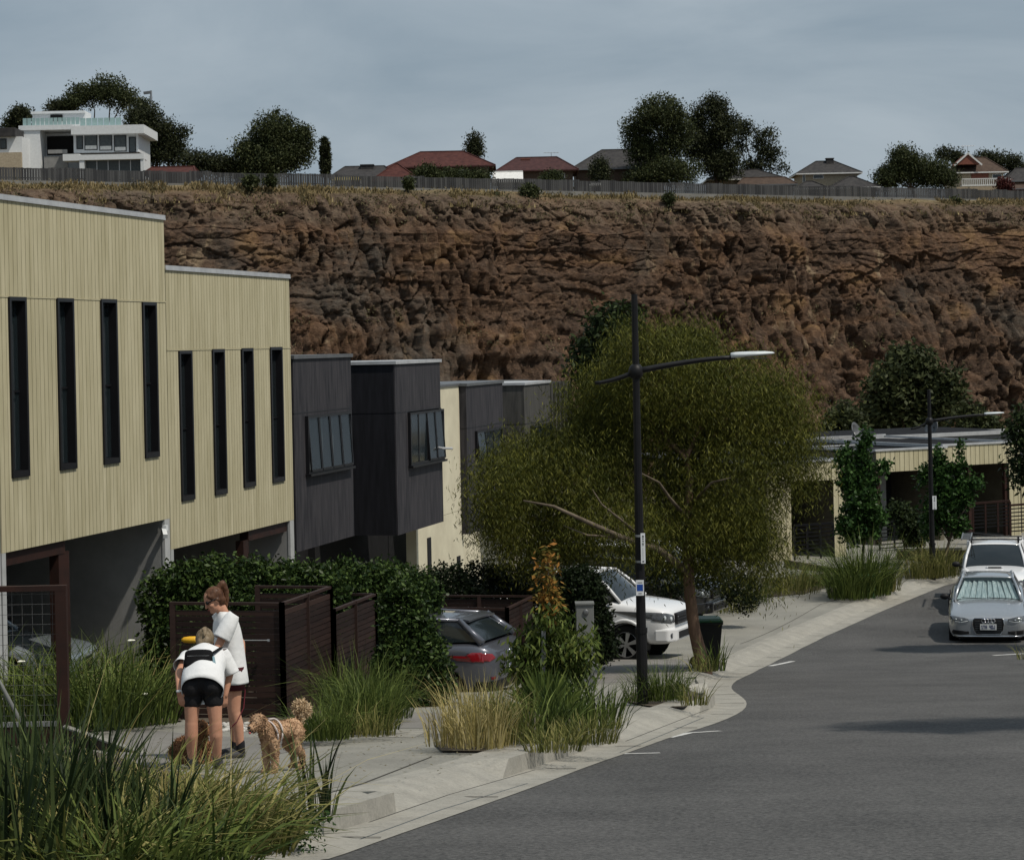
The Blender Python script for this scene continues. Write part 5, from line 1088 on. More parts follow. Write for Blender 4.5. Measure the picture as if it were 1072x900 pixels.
# leaf litter
def litter():
    rng = np.random.default_rng(4); pts = []
    for (px, py, n, s) in [(735, 705, 260, .8), (700, 735, 120, .6), (560, 785, 200, 1.2), (250, 815, 160, 1.3), (360, 775, 160, 1.0), (640, 760, 60, 1.0), (470, 790, 80, 1.0), (800, 690, 60, 1.5)]:
        c = G(px, py); pts.append(np.stack([c.x+rng.normal(size=n)*s, c.y+rng.normal(size=n)*s*.8], 1))
    p = np.concatenate(pts); p = np.array([q_ for q_ in p if (clear_kerb(Vector(q_), .5)-Vector(q_)).length < 1e-6]); n = len(p); z_ = np.array([prof(y) for y in p[:, 1]])+VL+.062; a = rng.random(n)*6.28; L_ = .04; b0 = np.column_stack([p, z_]); ax = np.stack([np.cos(a), np.sin(a), rng.random(n)*.3], 1)*L_; sd = np.stack([-np.sin(a), np.cos(a), a*0], 1)*L_*.25
    V = np.stack([b0, b0+ax*.5+sd, b0+ax, b0+ax*.5-sd], 1).reshape(-1, 3)
    tag(npmesh('leaf_litter', V, np.arange(4*n).reshape(-1, 4), 'scrub'), 'dry fallen leaves scattered on the footpath and beds', 'leaf litter', kind='stuff')
litter()

# ================================================================ STREET FURNITURE
def cz(c, lift=0): return Vector((c.x, c.y, prof(c.y)+lift))
def lamp_post(label, base, topz, jz, armR, armL, sc=1.0, r=.068):
    """armR: (dx, dz) tip right, armL: (dx, dz) tip left, from the joint"""
    th = thing('street_lamp', label, 'street lamp', base); x, y, z0 = base; lean = -.0
    q = MB(); q.tube([(x, y, z0-.2), (x, y, z0+1.0)], r*1.12, 12); q.build('base_sleeve', 'pole_black', th, smooth=False)
    q = MB(); q.tube([(x, y, z0+1.0), (x, y, jz-.3), (x, y, topz)], [r, r*.72, r*.62], 12); q.build('pole', 'pole_black', th)
    q = MB(); q.tube([(x, y, z0+.98), (x, y, z0+1.05)], r*1.25, 12); q.build('collar', 'pole_black', th)
    q = MB(); q.ell((x, y, jz), (r*1.5, r*1.5, r*1.7)); q.build('arm_joint', 'pole_black', th, smooth=True)
    def arm(tip, rr0, rr1):
        pts = []
        for i in range(9):
            t = i/8; pts.append(Vector((x+tip[0]*t, y, jz+tip[1]*(1-(1-t)**1.6))))
        q = MB(); q.tube(pts, [rr0+(rr1-rr0)*i/8 for i in range(9)], 8); return q.build('arm', 'pole_black', th, smooth=True), pts
    a, pts = arm(armR, r*.62, r*.42); b, p2 = arm(armL, r*.5, r*.34)
    t = pts[-1]; d = (pts[-1]-pts[-2]).normalized(); s = 1 if armR[0] > 0 else -1
    h = MB(); rings = []
    for u, w_, hh in [(-.06, .05, .045), (.0, .07, .05), (.06, .12, .05), (.22, .15, .045), (.40, .14, .035), (.50, .08, .02), (.53, .02, .008)]:
        rings.append([t+Vector((s*u, w_*math.cos(k*math.pi/6), .02+hh*math.sin(k*math.pi/6)*(1 if k < 6 else .6)+u*.05)) for k in range(12)])
    h.loft(rings); ho = h.build('lamp_head', 'lamp_grey', th, smooth=True)
    g = MB(); g.box((min(t.x+s*.12, t.x+s*.42), y-.09, t.z-.025), (max(t.x+s*.12, t.x+s*.42), y+.09, t.z-.012)); g.build('lens', 'glass_dim', ho)
    return th
b1 = G(673, 738, VL); topz = P(662, 308, b1.y).z; jp = P(664, 389, b1.y)
tipR = P(768, 374, b1.y)-jp; tipL = P(621, 401, b1.y)-jp
L1 = lamp_post('tall black street lamp with two notices on its pole, nearest the camera', b1, topz, jp.z, (tipR.x, tipR.z), (tipL.x, tipL.z))
L2b = G(979, 590, VL); L2b = Vector((P(976, 580, 68).x, 68, prof(68)+VL)); jp2 = P(974.5, 441, 68); tR = P(1034, 434, 68)-jp2; tL = P(955, 449, 68)-jp2
L2 = lamp_post('black street lamp standing far off before the cream flat-roofed houses', L2b, P(973, 408, 68).z, jp2.z, (tR.x, tR.z), (tL.x, tL.z), r=.08)
def notice(name, label, px0, px1, py0, py1, y, panelm='sign_white', deco='arrow', side=0.0, bx=0):
    a = P(px0, py0, y); b = P(px1, py1, y); x0, x1, z1, z0 = a.x, b.x, a.z, b.z
    th = thing(name, label, 'sign', ((x0+x1)/2, y, z0))
    q = MB(); q.box((x0, y-.012, z0), (x1, y, z1)); q.build('panel', panelm, th)
    w, h = x1-x0, z1-z0
    if deco == 'arrow':     # vertical lettering strokes and a foot mark
        q = MB()
        for i, (u, v, uw, vh) in enumerate([(.35, .90, .35, .025), (.35, .85, .12, .05), (.58, .85, .12, .05), (.35, .80, .35, .025), (.35, .74, .35, .02), (.5, .70, .12, .05), (.30, .64, .40, .03), (.42, .59, .2, .03)]):
            q.box((x0+w*u, y-.0145, z0+h*v), (x0+w*(u+uw), y-.0125, z0+h*(v+vh)))
        q.build('lettering', 'sign_ink', th); q = MB(); q.box((x0+w*.42, y-.0145, z0+h*.14), (x0+w*.55, y-.0125, z0+h*.52)); q.build('grey_line', 'flashing', th)
        q = MB(); q.box((x0+w*.3, y-.0145, z0+h*.05), (x0+w*.7, y-.0125, z0+h*.09)); q.build('foot_mark', 'sign_ink', th)
    else:
        q = MB(); q.box((x0+w*.12, y-.0145, z0+h*.30), (x0+w*.88, y-.0125, z0+h*.72)); q.build('blue_square', 'sign_blue', th)
        q = MB(); q.box((x0+w*.2, y-.0145, z0+h*.82), (x0+w*.8, y-.0125, z0+h*.86)); q.box((x0+w*.3, y-.0145, z0+h*.12), (x0+w*.7, y-.0125, z0+h*.16)); q.build('small_print', 'flashing_dark', th)
    return th
yp = b1.y-.085
n1 = notice('parking_sign', 'narrow upright white sign with black marks strapped to the near lamp post', 670.5, 675.8, 558, 589.5, yp, deco='arrow')
q = MB()
for zc in (P(672, 561, yp).z, P(672, 588, yp).z): q.tube([(b1.x, b1.y, zc-.015), (b1.x, b1.y, zc+.015)], .063, 12)
q.build('strap', 'galv', n1)
n2 = notice('parking_sign', 'white notice with a blue square fixed lower on the near lamp post', 665.6, 674.2, 607, 623, yp, deco='blue')
n3 = notice('parking_sign', 'small white sign on the far lamp post', 976, 980.5, 519, 533, 67.9, deco='arrow')
# wheelie bin
def bin_():
    c = G(738, 702, VL); c = Vector((P(741, 690, 45.2).x+.0, 45.2, prof(45.2)+VL)); th = thing('wheelie_bin', 'black wheelie bin with a green lid beside the big olive tree', 'bin', c)
    def ring(z_, w, dd, yo=0): return [(c.x-w, c.y-dd+yo, c.z+z_), (c.x+w, c.y-dd+yo, c.z+z_), (c.x+w, c.y+dd+yo, c.z+z_), (c.x-w, c.y+dd+yo, c.z+z_)]
    q = MB(); q.loft([ring(.06, .20, .24), ring(.5, .235, .28), ring(.88, .27, .33), ring(.89, .29, .35), ring(.93, .29, .35)]); q.build('body', 'bin_dark', th, bevel=.02)
    q = MB(); q.loft([ring(.932, .295, .36), ring(.965, .29, .35), ring(1.0, .22, .27)]); q.build('lid', 'bin_green', th, bevel=.02)
    for s in (-1, 1):
        q = MB(); q.tube([(c.x-.24, c.y+s*.24, c.z+.10), (c.x-.24, c.y+s*.28, c.z+.10)], .10, 14); q.build('wheel', 'tyre', th)
    q = MB(); q.bar((c.x-.33, c.y-.2, c.z+.93), (c.x-.33, c.y+.2, c.z+.93), .035); q.build('handle', 'bin_green', th)
bin_()
# slatted screens
def screen_panel(mb_s, a, b, z0, z1, step=.075):
    n = int((z1-z0)/step)
    for k in range(n): zc = z0+(k+.5)*step; mb_s.bar(Vector((*a, zc)), Vector((*b, zc)), .02, step*.86)
def slat_screen(label, corners, ztop, zbot, posts_every=1.0):
    th = thing('slatted_screen', label, 'screen', (*corners[len(corners)//2], zbot))
    for a, b in zip(corners, corners[1:]):
        a, b = Vector(a), Vector(b); q = MB(); screen_panel(q, a, b, zbot+.05, ztop-.02); q.build('slat_panel', 'slat_brown', th)
        L_ = (b-a).length; n = max(1, round(L_/posts_every))
        q = MB(); q.bar(Vector((*a, ztop)), Vector((*b, ztop)), .06, .035); q.build('top_rail', 'slat_brown', th)
        for k in range(n+1):
            p_ = a.lerp(b, k/n); q = MB(); q.box((p_.x-.035, p_.y-.035, zbot-.3), (p_.x+.035, p_.y+.035, ztop+.02)); q.build('post', 'slat_brown', th)
cA = P(295, 632, 29.5); U2d = U.xy; N2d = Nn.xy; zb = prof(29.5)
slat_screen('brown slatted bin screen directly behind the two women, the nearest one', [cA.xy-N2d*1.5, cA.xy, cA.xy+U2d*2.0, cA.xy+U2d*2.0-N2d*1.05], cA.z, zb-.1)
cB = P(349, 638.6, 32.3)
slat_screen('brown slatted screen half hidden by the tall tussocks, the second one', [cB.xy-N2d*.15, cB.xy, cB.xy+U2d*2.0, cB.xy+U2d*2.0-N2d*1.3], cB.z, prof(32.5)-.1)
cC = P(532, 637, 39.5)
slat_screen('brown slatted screen behind the grey hatchback and the young tree, the farthest one', [cC.xy-N2d*1.9+U2d*.0, cC.xy-N2d*.02, cC.xy+U2d*1.9, cC.xy+U2d*1.9-N2d*2.0], cC.z, prof(39.5)-.1)
# pebbles at the foot of the near screen
def pebbles():
    rng = np.random.default_rng(6); q = MB()
    for i in range(160):
        p_ = G(rng.uniform(232, 315), rng.uniform(757, 766)); r_ = rng.uniform(.02, .045); q.ell(p_+Vector((0, 0, r_*.3)), (r_, r_*.9, r_*.6), 6, 4)
    tag(q.build('pebbles', 'pebble', smooth=True), 'white pebbles along the foot of the slatted screen behind the dog', 'pebbles', kind='stuff')
pebbles()
# electrical cabinet
c = P(612, 640, 37.5); cz0 = prof(37.5); th = thing('utility_box', 'pale grey utility cabinet between the young tree and the dark shrub', 'utility box', (c.x, c.y, cz0))
zt_ = P(612, 633, 37.5).z
q = MB(); q.box((c.x-.14, c.y-.0, cz0), (c.x+.15, c.y+.3, zt_)); q.build('cabinet', 'box_grey', th, bevel=.01)
q = MB(); q.box((c.x-.15, c.y-.02, zt_+.002), (c.x+.16, c.y+.31, zt_+.03)); q.build('lid', 'box_grey', th); q = MB(); q.ell((c.x+.02, c.y-.01, zt_-.12), (.05, .02, .05)); q.build('meter', 'flashing_dark', th)
c = G(905, 640, VL); bx = P(907, 617, 64); th = thing('utility_pillar', 'small square green pillar in the lush verge clump', 'utility pillar', (bx.x, 64, prof(64)))
q = MB(); q.box((bx.x-.13, 63.2, prof(64)), (bx.x+.13, 63.45, prof(64)+.62)); q.build('body', 'pillar_green', th, bevel=.02)
q = MB(); q.box((bx.x-.33, 63.15, prof(64)+.63), (bx.x+.15, 63.5, prof(64)+.70)); q.build('lid', 'pillar_green', th, bevel=.01)
# wire mesh fence at the left edge
def mesh_fence():
    d = 25.0; a = P(-40, 620, d); b = P(64, 618, d); zb_ = P(30, 760, d).z; th = thing('wire_fence', 'brown framed wire mesh fence panel at the left edge, its end post before the grasses', 'fence', (b.x, d, zb_))
    q = MB(); q.box((b.x-.06, d-.05, P(64, 762, d).z-.3), (b.x+.06, d+.05, b.z+.0)); q.build('post', 'rust_paint', th)
    q = MB(); q.box((a.x, d-.05, b.z-.0+.002), (b.x+.06, d+.05, b.z+.06)); q.build('top_rail', 'rust_paint', th)
    q = MB(); q.box((a.x, d-.03, zb_), (b.x-.062, d+.03, zb_+.05)); q.build('bottom_rail', 'galv', th)
    q = MB(); q.box((a.x, d-.02, zb_-.28), (b.x-.062, d+.02, zb_-.002)); q.build('base_board', 'rust_paint', th)
    q = MB(); x = b.x-.10
    while x > a.x: q.tube([(x, d, zb_+.05), (x, d, b.z)], .0028, 4, cap=False); x -= .11
    z_ = zb_+.12
    while z_ < b.z: q.tube([(a.x, d-.005, z_), (b.x-.06, d-.005, z_)], .0028, 4, cap=False); z_ += .11
    q.build('wire_mesh', 'wire_dark', th)
mesh_fence()
# sleeper edge along the garden
th = thing('garden_edging', 'long grey-topped sleeper edging running from the mesh fence to the women', 'edging', G(120, 785))
q = MB(); a, b = P(66, 762, 24.6), P(196, 806, 22.6); q.hexa([a-Vector((0, 0, .4)), b-Vector((0, 0, .35)), b+Vector((0, .12, -.35)), a+Vector((0, .12, -.4)), a, b, b+Vector((0, .12, 0)), a+Vector((0, .12, 0))]); q.build('sleeper', 'slat_brown', th)
q = MB(); q.hexa([a+Vector((0, -.01, .002)), b+Vector((0, -.01, .002)), b+Vector((0, .13, .002)), a+Vector((0, .13, .002)), a+Vector((0, -.01, .02)), b+Vector((0, -.01, .02)), b+Vector((0, .13, .02)), a+Vector((0, .13, .02))]); q.build('capping', 'concrete', th)
th = thing('leaning_rod', 'pale curved rod leaning into the flax at the left edge', 'rod', P(40, 800, 19)); q = MB(); q.tube([P(-14, 690, 19), P(4, 722, 19), P(20, 752, 19), P(38, 795, 19)], .018, 8); q.build('rod', 'box_grey', th, smooth=True)
# thin rod with a yellow end hooked to the near screen
th = thing('boom_rod', 'thin level grey rod with a yellow end, in front of the near slatted screen', 'rod', P(240, 670, 29.2))
q = MB(); q.tube([P(200, 670, 29.3), P(281, 670, 29.3)], .007, 6); q.build('rod', 'galv', th)
q = MB(); e0 = P(190, 670, 29.3); q.loft([[e0+Vector((u, .05*w_*math.cos(k*math.pi/5), .045*w_*math.sin(k*math.pi/5)+.005)) for k in range(10)] for u, w_ in [(0, .3), (.03, .8), (.1, 1), (.17, 1), (.20, .8)]]); q.build('yellow_end', 'yellow_plastic', th, smooth=True)
q = MB(); q.bar(P(281, 670, 29.3), P(281, 670, 29.45), .03); q.build('bracket', 'galv', th)

# ================================================================ VEHICLES
def lower_body(st, n=9):
    """st: list of (x, halfwidth, zbottom, ztop, crown) -> closed ring loft"""
    rings = []
    for (x, w, zb_, zt_, cr) in st:
        h = zt_-zb_; half = [(0, zb_), (w*.80, zb_), (w*.94, zb_+h*.10), (w*.985, zb_+h*.32), (w, zb_+h*.58), (w*.985, zb_+h*.80), (w*.94, zt_-h*.06), (w*.86, zt_), (w*.5, zt_+cr*.8), (0, zt_+cr)]
        ring = [(x, y, z_) for y, z_ in half]+[(x, -y, z_) for y, z_ in half[-2:0:-1]]; rings.append(ring)
    return rings
def boolean_arches(o, axles, r, y0):
    q = MB()
    for (x, z_) in axles:
        for s in (-1, 1): q.tube([(x, s*y0, z_), (x, s*(y0+.6), z_)], r, 28)
    c = q.build('arch_cutter', 'plastic_black'); m = o.modifiers.new('cut', 'BOOLEAN'); m.object = c; m.solver = 'FAST' if False else 'EXACT'
    dg = bpy.context.evaluated_depsgraph_get(); dg.update(); pm = o.parent; o.parent = None; mw = o.matrix_world.copy()
    dg.update(); me = bpy.data.meshes.new_from_object(o.evaluated_get(dg)); o.modifiers.clear(); o.data = me; o.parent = pm
    bpy.data.objects.remove(c)
from mathutils.bvhtree import BVHTree
def conform(body, outline, axis, m, name, th, off=.006, thick=.018, res=.03, parent=None):
    """a trim piece cut to an outline and laid onto the body's own surface. axis: 'F' front, 'B' back, 'L'/'R' sides; outline in (y,z) or (x,z)"""
    key = body.name
    if key not in BV:
        me = body.data; BV[key] = BVHTree.FromPolygons([v.co[:] for v in me.vertices], [p_.vertices[:] for p_ in me.polygons])
    bv = BV[key]; bm = bmesh.new(); vs = [bm.verts.new((a, b, 0)) for a, b in outline]; bm.faces.new(vs); bmesh.ops.triangulate(bm, faces=bm.faces)
    for k in range(2):
        lo = [min(v.co[k] for v in bm.verts), max(v.co[k] for v in bm.verts)]; t = lo[0]+res; no = (1, 0, 0) if k == 0 else (0, 1, 0)
        while t < lo[1]:
            bmesh.ops.bisect_plane(bm, geom=bm.verts[:]+bm.edges[:]+bm.faces[:], plane_co=(t, t, 0), plane_no=no); t += res
    D = {'F': (Vector((5, 0, 0)), Vector((-1, 0, 0))), 'B': (Vector((-5, 0, 0)), Vector((1, 0, 0))), 'L': (Vector((0, 3, 0)), Vector((0, -1, 0))), 'R': (Vector((0, -3, 0)), Vector((0, 1, 0)))}[axis]
    miss = []
    for v in bm.verts:
        a, b = v.co.x, v.co.y; o = D[0]+(Vector((0, a, b)) if axis in 'FB' else Vector((a, 0, b))); h = bv.ray_cast(o, D[1])
        if h[0] is None: v.co = (1e3, 0, 0); miss.append(v)
        else: v.co = h[0]+h[1]*off*(1 if h[1].dot(D[1]) < 0 else -1)
    if miss: bmesh.ops.delete(bm, geom=miss, context='VERTS')
    bmesh.ops.recalc_face_normals(bm, faces=bm.faces)
    if bm.faces and sum(f.normal.dot(D[1]) for f in bm.faces) > 0: bmesh.ops.reverse_faces(bm, faces=bm.faces)
    me = bpy.data.meshes.new(name); bm.to_mesh(me); bm.free(); me.materials.append(M[m])
    for p_ in me.polygons: p_.use_smooth = True
    ob = put(bpy.data.objects.new(name, me)); ob.parent = parent or th; sm = ob.modifiers.new('s', 'SOLIDIFY'); sm.thickness = thick; sm.offset = -1
    return ob
BV = {}
def mirror_y(o): return [(-y, z_) for y, z_ in o][::-1]
def body_of(th): return [c for c in th.children if c.name.startswith('body')][0]
def surf_x(th, y, z_, back=False):
    b = body_of(th); key = b.name
    if key not in BV: BV[key] = BVHTree.FromPolygons([v.co[:] for v in b.data.vertices], [p_.vertices[:] for p_ in b.data.polygons])
    h = BV[key].ray_cast(Vector((-5 if back else 5, y, z_)), Vector((1 if back else -1, 0, 0))); return h[0].x if h[0] else (-2.4 if back else 2.4)
def car(name, label, cat, S, loc, heading, paintm, group=None, winm='car_glass'):
    """S: spec. local x forward, y left."""
    th = thing(name, label, cat, loc, heading, group)
    lb = MB(); lb.loft(lower_body(S['body'])); o = lb.build('body', paintm, None, smooth=True, sub=2)
    boolean_arches(o, [(S['fa'], S['wr']), (S['ra'], S['wr'])], S['wr']+.055, S['hw']-.28); o.parent = th
    q = MB()
    for x in (S['fa'], S['ra']): q.box((x-S['wr']-.12, -S['hw']+.10, .22), (x+S['wr']+.12, S['hw']-.10, .22+S['wr']*1.5))
    # wheel arch liners
    for x in (S['fa'], S['ra']):
        for s in (-1, 1):
            ln = MB()
            ring = [[(x+(S['wr']+.05)*math.cos(a), s*yy, S['wr']+(S['wr']+.05)*math.sin(a)) for a in [math.pi*k/12 for k in range(-1, 14)]] for yy in (S['hw']-.30, S['hw']-.05)]
            ln.loft(ring, cap=False, closed=False); ln.tube([(x, s*(S['hw']-.31), S['wr']), (x, s*(S['hw']-.285), S['wr'])], S['wr']+.055, 24)
            ln.build('wheel_arch', 'plastic_black', o, local=True)
    for x in (S['fa'], S['ra']):
        for s in (-1, 1):
            r = S['wr']; w_ = put(bpy.data.objects.new('wheel', None)); w_.parent = th; w_.location = (x, s*(S['hw']-.13), r); w_.empty_display_size = .1
            q = MB(); pr = [(-.10, r*.66), (-.11, r*.9), (-.08, r*.985), (0, r), (.08, r*.985), (.11, r*.9), (.10, r*.66)]; q.loft([[(rr_*math.cos(k*math.pi/14), yy, rr_*math.sin(k*math.pi/14)) for k in range(28)] for yy, rr_ in pr], cap=False); q.loft([[(rr_*math.cos(k*math.pi/14), 0.02, rr_*math.sin(k*math.pi/14)) for k in range(28)] for rr_ in (r*.66, .02)], cap=False); q.build('tyre', 'tyre', w_, smooth=True, local=True)
            q = MB(); ys = s*.095
            q.loft([[(rr_*math.cos(k*math.pi/14), yy, rr_*math.sin(k*math.pi/14)) for k in range(28)] for yy, rr_ in ((ys, r*.67), (ys*1.05, r*.63), (ys*.6, r*.60))], cap=False)
            for k in range(S.get('spokes', 5)):
                a = k*2*math.pi/S.get('spokes', 5)+.3
                for da in (-.10, .10): q.bar((.04*math.cos(a), ys*.8, .04*math.sin(a)), (r*.62*math.cos(a+da), ys*.92, r*.62*math.sin(a+da)), .045, .03, up=(0, 1, 0))
            q.tube([(0, ys*.5, 0), (0, ys*.95, 0)], r*.16, 12); q.build('rim', 'rim_alloy', w_, local=True)
    g = S['cab']   # wb: windscreen base (x,z,hw), wt: top, rt: rear top, rb: rear base
    (x0, z0, w0), (x1, z1, w1), (x2, z2, w2), (x3, z3, w3) = g
    bl = (.06, 0, .04)
    def V(x, y, z_): return Vector((x, y, z_))
    q = MB(); q.patch(V(x0, w0, z0), V(x0, -w0, z0), V(x1, -w1, z1), V(x1, w1, z1), (.10, 0, .03)); q.build('windscreen', 'windscreen_clear' if S.get('shade') else winm, th, smooth=True, local=True)
    if S.get('shade'):
        q = MB(); n = 10
        for i in range(n):
            a0, a1 = 1-2*i/n, 1-2*(i+1)/n; dz_ = .03*(i % 2)
            q.add([V(x0-.12-dz_, w0*.93*a0, z0+.01), V(x0-.09+dz_, w0*.93*a1, z0+.01), V(x1-.03+dz_, w1*.93*a1, z1-.07), V(x1-.06-dz_, w1*.93*a0, z1-.07-.03*(i % 3))], [(0, 1, 2, 3)])
        q.build('sunshade', 'sunshade', th, local=True); q = MB(); q.box((x3+.25, -w3*.9, z3-.35), (x0-.45, w0*.9, z0+.05)); q.build('interior', 'room_dark', th, local=True)
    q = MB(); q.patch(V(x3, -w3, z3), V(x3, w3, z3), V(x2, w2, z2), V(x2, -w2, z2), (-.08, 0, .03)); q.build('rear_window', winm, th, smooth=True, local=True)
    for s in (-1, 1):
        q = MB(); q.patch(V(x3, s*w3, z3), V(x0, s*w0, z0), V(x1, s*w1, z1), V(x2, s*w2, z2), (0, s*.035, 0)); q.build('side_window', winm, th, smooth=True, local=True)
    roofm = paintm; e = .015
    q = MB(); q.patch(V(x1+e, w1+.02, z1+.01), V(x1+e, -w1-.02, z1+.01), V(x2-e, -w2-.02, z2+.01), V(x2-e, w2+.02, z2+.01), (0, 0, .055), 8); q.build('roof', roofm, th, smooth=True, local=True, solid=.02)
    for s in (-1, 1):
        q = MB(); q.tube([(x0+.03, s*(w0+.0), z0-.02), (x0*.5+x1*.5+.03, s*(w0*.5+w1*.5+.012), (z0+z1)/2+.02), (x1, s*(w1+.01), z1)], .035, 8); q.tube([(x1, s*(w1+.01), z1), ((x1+x2)/2, s*((w1+w2)/2+.018), (z1+z2)/2+.012), (x2, s*(w2+.01), z2)], .03, 8)
        q.tube([(x2, s*(w2+.01), z2), (x3, s*w3, z3-.02)], [.05, .07], 8); q.build('pillar', roofm, th, smooth=True, local=True)
        for xb in S.get('bp', []):
            t = (xb-x3)/(x0-x3); wb_ = w3+(w0-w3)*t; zb0 = z3+(z0-z3)*t; t2 = min(max((xb-x2)/(x1-x2), 0), 1); wt_ = w2+(w1-w2)*t2; zt2 = z2+(z1-z2)*t2
            q = MB(); q.bar((xb, s*(wb_+.03), zb0-.02), (xb-.03, s*(wt_+.03), zt2), .07, .03, up=(0, 1, 0)); q.build('door_pillar', 'plastic_black', th, local=True)
        # sill, door seams, handles
        for xs in S.get('seams', []):
            q = MB(); q.bar((xs, s*(S['hw']*.985), .35), (xs-.02, s*(S['hw']*.985), S['belt']-.02), .012, .02); q.build('door_seam', 'plastic_black', th, local=True)
        mx = x0-.18; q = MB(); q.ell((mx, s*(S['hw']+.08), z0+.06), (.07, .11, .075), 12, 8); mo = q.build('mirror', S.get('mirror', paintm), th, smooth=True, local=True)
        q = MB(); q.bar((mx+.02, s*(S['hw']-.08), z0-.01), (mx, s*(S['hw']+.02), z0+.03), .05, .03); q.build('mirror_stalk', 'plastic_black', mo, local=True)
    return th
def plate(th, x, z_, s, txt, face=1):
    q = MB(); q.box((x, -.186, z_-.067), (x+.012*face, .186, z_+.067)); p_ = q.build('number_plate', 'plate_white', th, local=True)
    # block lettering
    G5 = {'1': ['010', '110', '010', '010', '111'], 'Y': ['101', '101', '010', '010', '010'], 'A': ['010', '101', '111', '101', '101'], '4': ['101', '101', '111', '001', '001'], 'O': ['111', '101', '101', '101', '111'], 'J': ['001', '001', '001', '101', '111'], 'S': ['111', '100', '111', '001', '111'], 'V': ['101', '101', '101', '101', '010'], '0': ['111', '101', '101', '101', '111'], '3': ['111', '001', '111', '001', '111']}
    q = MB(); n = len(txt); cw = .32/n
    for i, ch in enumerate(txt):
        if ch == ' ': continue
        for r_, row in enumerate(G5[ch]):
            for c_, b in enumerate(row):
                if b == '1':
                    y_ = (-.16+i*cw+c_*cw*.28)*face; zz = z_+.045-r_*.018
                    q.box((x+.0125*face, y_, zz-.018), (x+.0145*face, y_+cw*.28*face, zz))
    q.build('lettering', 'plate_ink', p_, local=True)
# --- silver sedan, front to the camera
SED = dict(body=[(2.47, .62, .30, .62, .01), (2.45, .74, .22, .67, .015), (2.36, .85, .18, .72, .02), (2.15, .91, .17, .77, .035), (1.85, .915, .17, .82, .05), (1.4, .93, .17, .89, .06), (1.0, .935, .18, .945, .05), (.4, .935, .18, .96, .02), (-.6, .935, .18, .98, .02), (-1.3, .93, .18, 1.0, .02), (-1.9, .915, .20, 1.02, .03), (-2.25, .87, .24, 1.0, .03), (-2.42, .74, .32, .94, .02), (-2.46, .6, .42, .86, .01)],
           fa=1.47, ra=-1.43, wr=.335, hw=.935, cab=[(1.12, .95, .78), (.42, 1.40, .585), (-.95, 1.40, .57), (-1.75, 1.03, .72)], bp=[-.35], seams=[.85, -.25, -1.2], belt=.95, shade=True, mirror='plastic_black')
ga = G(1030, 672, RL); aud_y = 53.0+2.3
hd = -math.pi/2-.205
def sedan_front(th, P_='paint_silver'):
    B = body_of(th)
    gr = [(-.27, .30), (.27, .30), (.33, .40), (.36, .52), (.35, .64), (.31, .675), (-.31, .675), (-.35, .64), (-.36, .52), (-.33, .40)]
    g_ = conform(B, gr, 'F', 'plastic_black', 'grille', th, .006)
    q = MB(); lp = [Vector((surf_x(th, y, z_)+.012, y, z_)) for y, z_ in gr]; q.tube(lp+[lp[0]], .009, 6); q.build('grille_frame', 'chrome', g_, smooth=True, local=True)
    for k in range(6):
        z_ = .34+k*.052; w_ = .30 if k else .27; q = MB(); q.tube([(surf_x(th, y, z_)+.012, y, z_) for y in [w_*(i/4-1) for i in range(9)]], .004, 5); q.build('grille_bar', 'lamp_dark', g_, local=True)
    for k in range(4):
        cy = -.105+k*.07; q = MB(); q.tube([(surf_x(th, 0, .615)+.02, cy+.046*math.cos(a), .615+.046*math.sin(a)) for a in [2*math.pi*i/18 for i in range(19)]], .0085, 6); q.build('emblem_ring', 'chrome', th, smooth=True, local=True)
    plate(th, surf_x(th, 0, .50)+.03, .475, 1, '1YA 4OJ')
    hl = [(.44, .60), (.60, .572), (.76, .585), (.88, .63), (.905, .70), (.86, .715), (.70, .70), (.54, .675), (.45, .655)]
    it = [(.44, .31), (.62, .29), (.80, .30), (.84, .34), (.80, .40), (.62, .385), (.45, .37)]
    for o_, s in ((hl, 1), (mirror_y(hl), -1)):
        h = conform(B, o_, 'F', 'lamp_dark', 'headlight', th, .008)
        for (y, z_, r_) in ((.61, .63, .020), (.735, .645, .024)):
            q = MB(); q.ell((surf_x(th, s*y, z_)+.008, s*y, z_), (.02, r_, r_*.85), 12, 8); q.build('reflector', 'lamp_glass', h, smooth=True, local=True)
        q = MB(); q.tube([(surf_x(th, s*y, z_)+.014, s*y, z_) for y, z_ in ((.46, .607), (.60, .582), (.74, .592), (.84, .63))], .008, 6); q.build('light_strip', 'lamp_glass', h, smooth=True, local=True)
    for o_ in (it, mirror_y(it)): conform(B, o_, 'F', 'plastic_black', 'air_intake', th, .006)
    conform(B, [(-.80, .20), (.80, .20), (.84, .235), (-.84, .235)], 'F', 'plastic_black', 'lower_bumper', th, .004)
    q = MB(); q.tube([(surf_x(th, y, .255)+.012, y, .255) for y in [.80*(i/7-1) for i in range(15)]], .014, 6); q.build('bumper_lip', 'chrome', th, smooth=True, local=True)
    q = MB()
    for a_, b_ in (((1.20, .60, .985), (1.10, -.02, 1.0)), ((1.20, -.05, .985), (1.10, -.62, 1.0))): q = MB(); q.tube([a_, b_], .009, 5); q.build('wiper', 'plastic_black', th, local=True)
yA = 53.2; XA = P(1035, 672, yA).x
fy = Vector((math.cos(hd), math.sin(hd)))
cA_ = Vector((XA, yA))-fy*2.45
A_ = car('parked_car', 'silver sedan with a pale sunshade behind its windscreen, parked facing the camera', 'car', SED, (cA_.x, cA_.y, prof(cA_.y)+RL), hd, 'paint_silver', None)
A_.rotation_euler = (0, math.atan2(prof(cA_.y-2)-prof(cA_.y+2), 4)*-.7*0+.0, hd); sedan_front(A_)
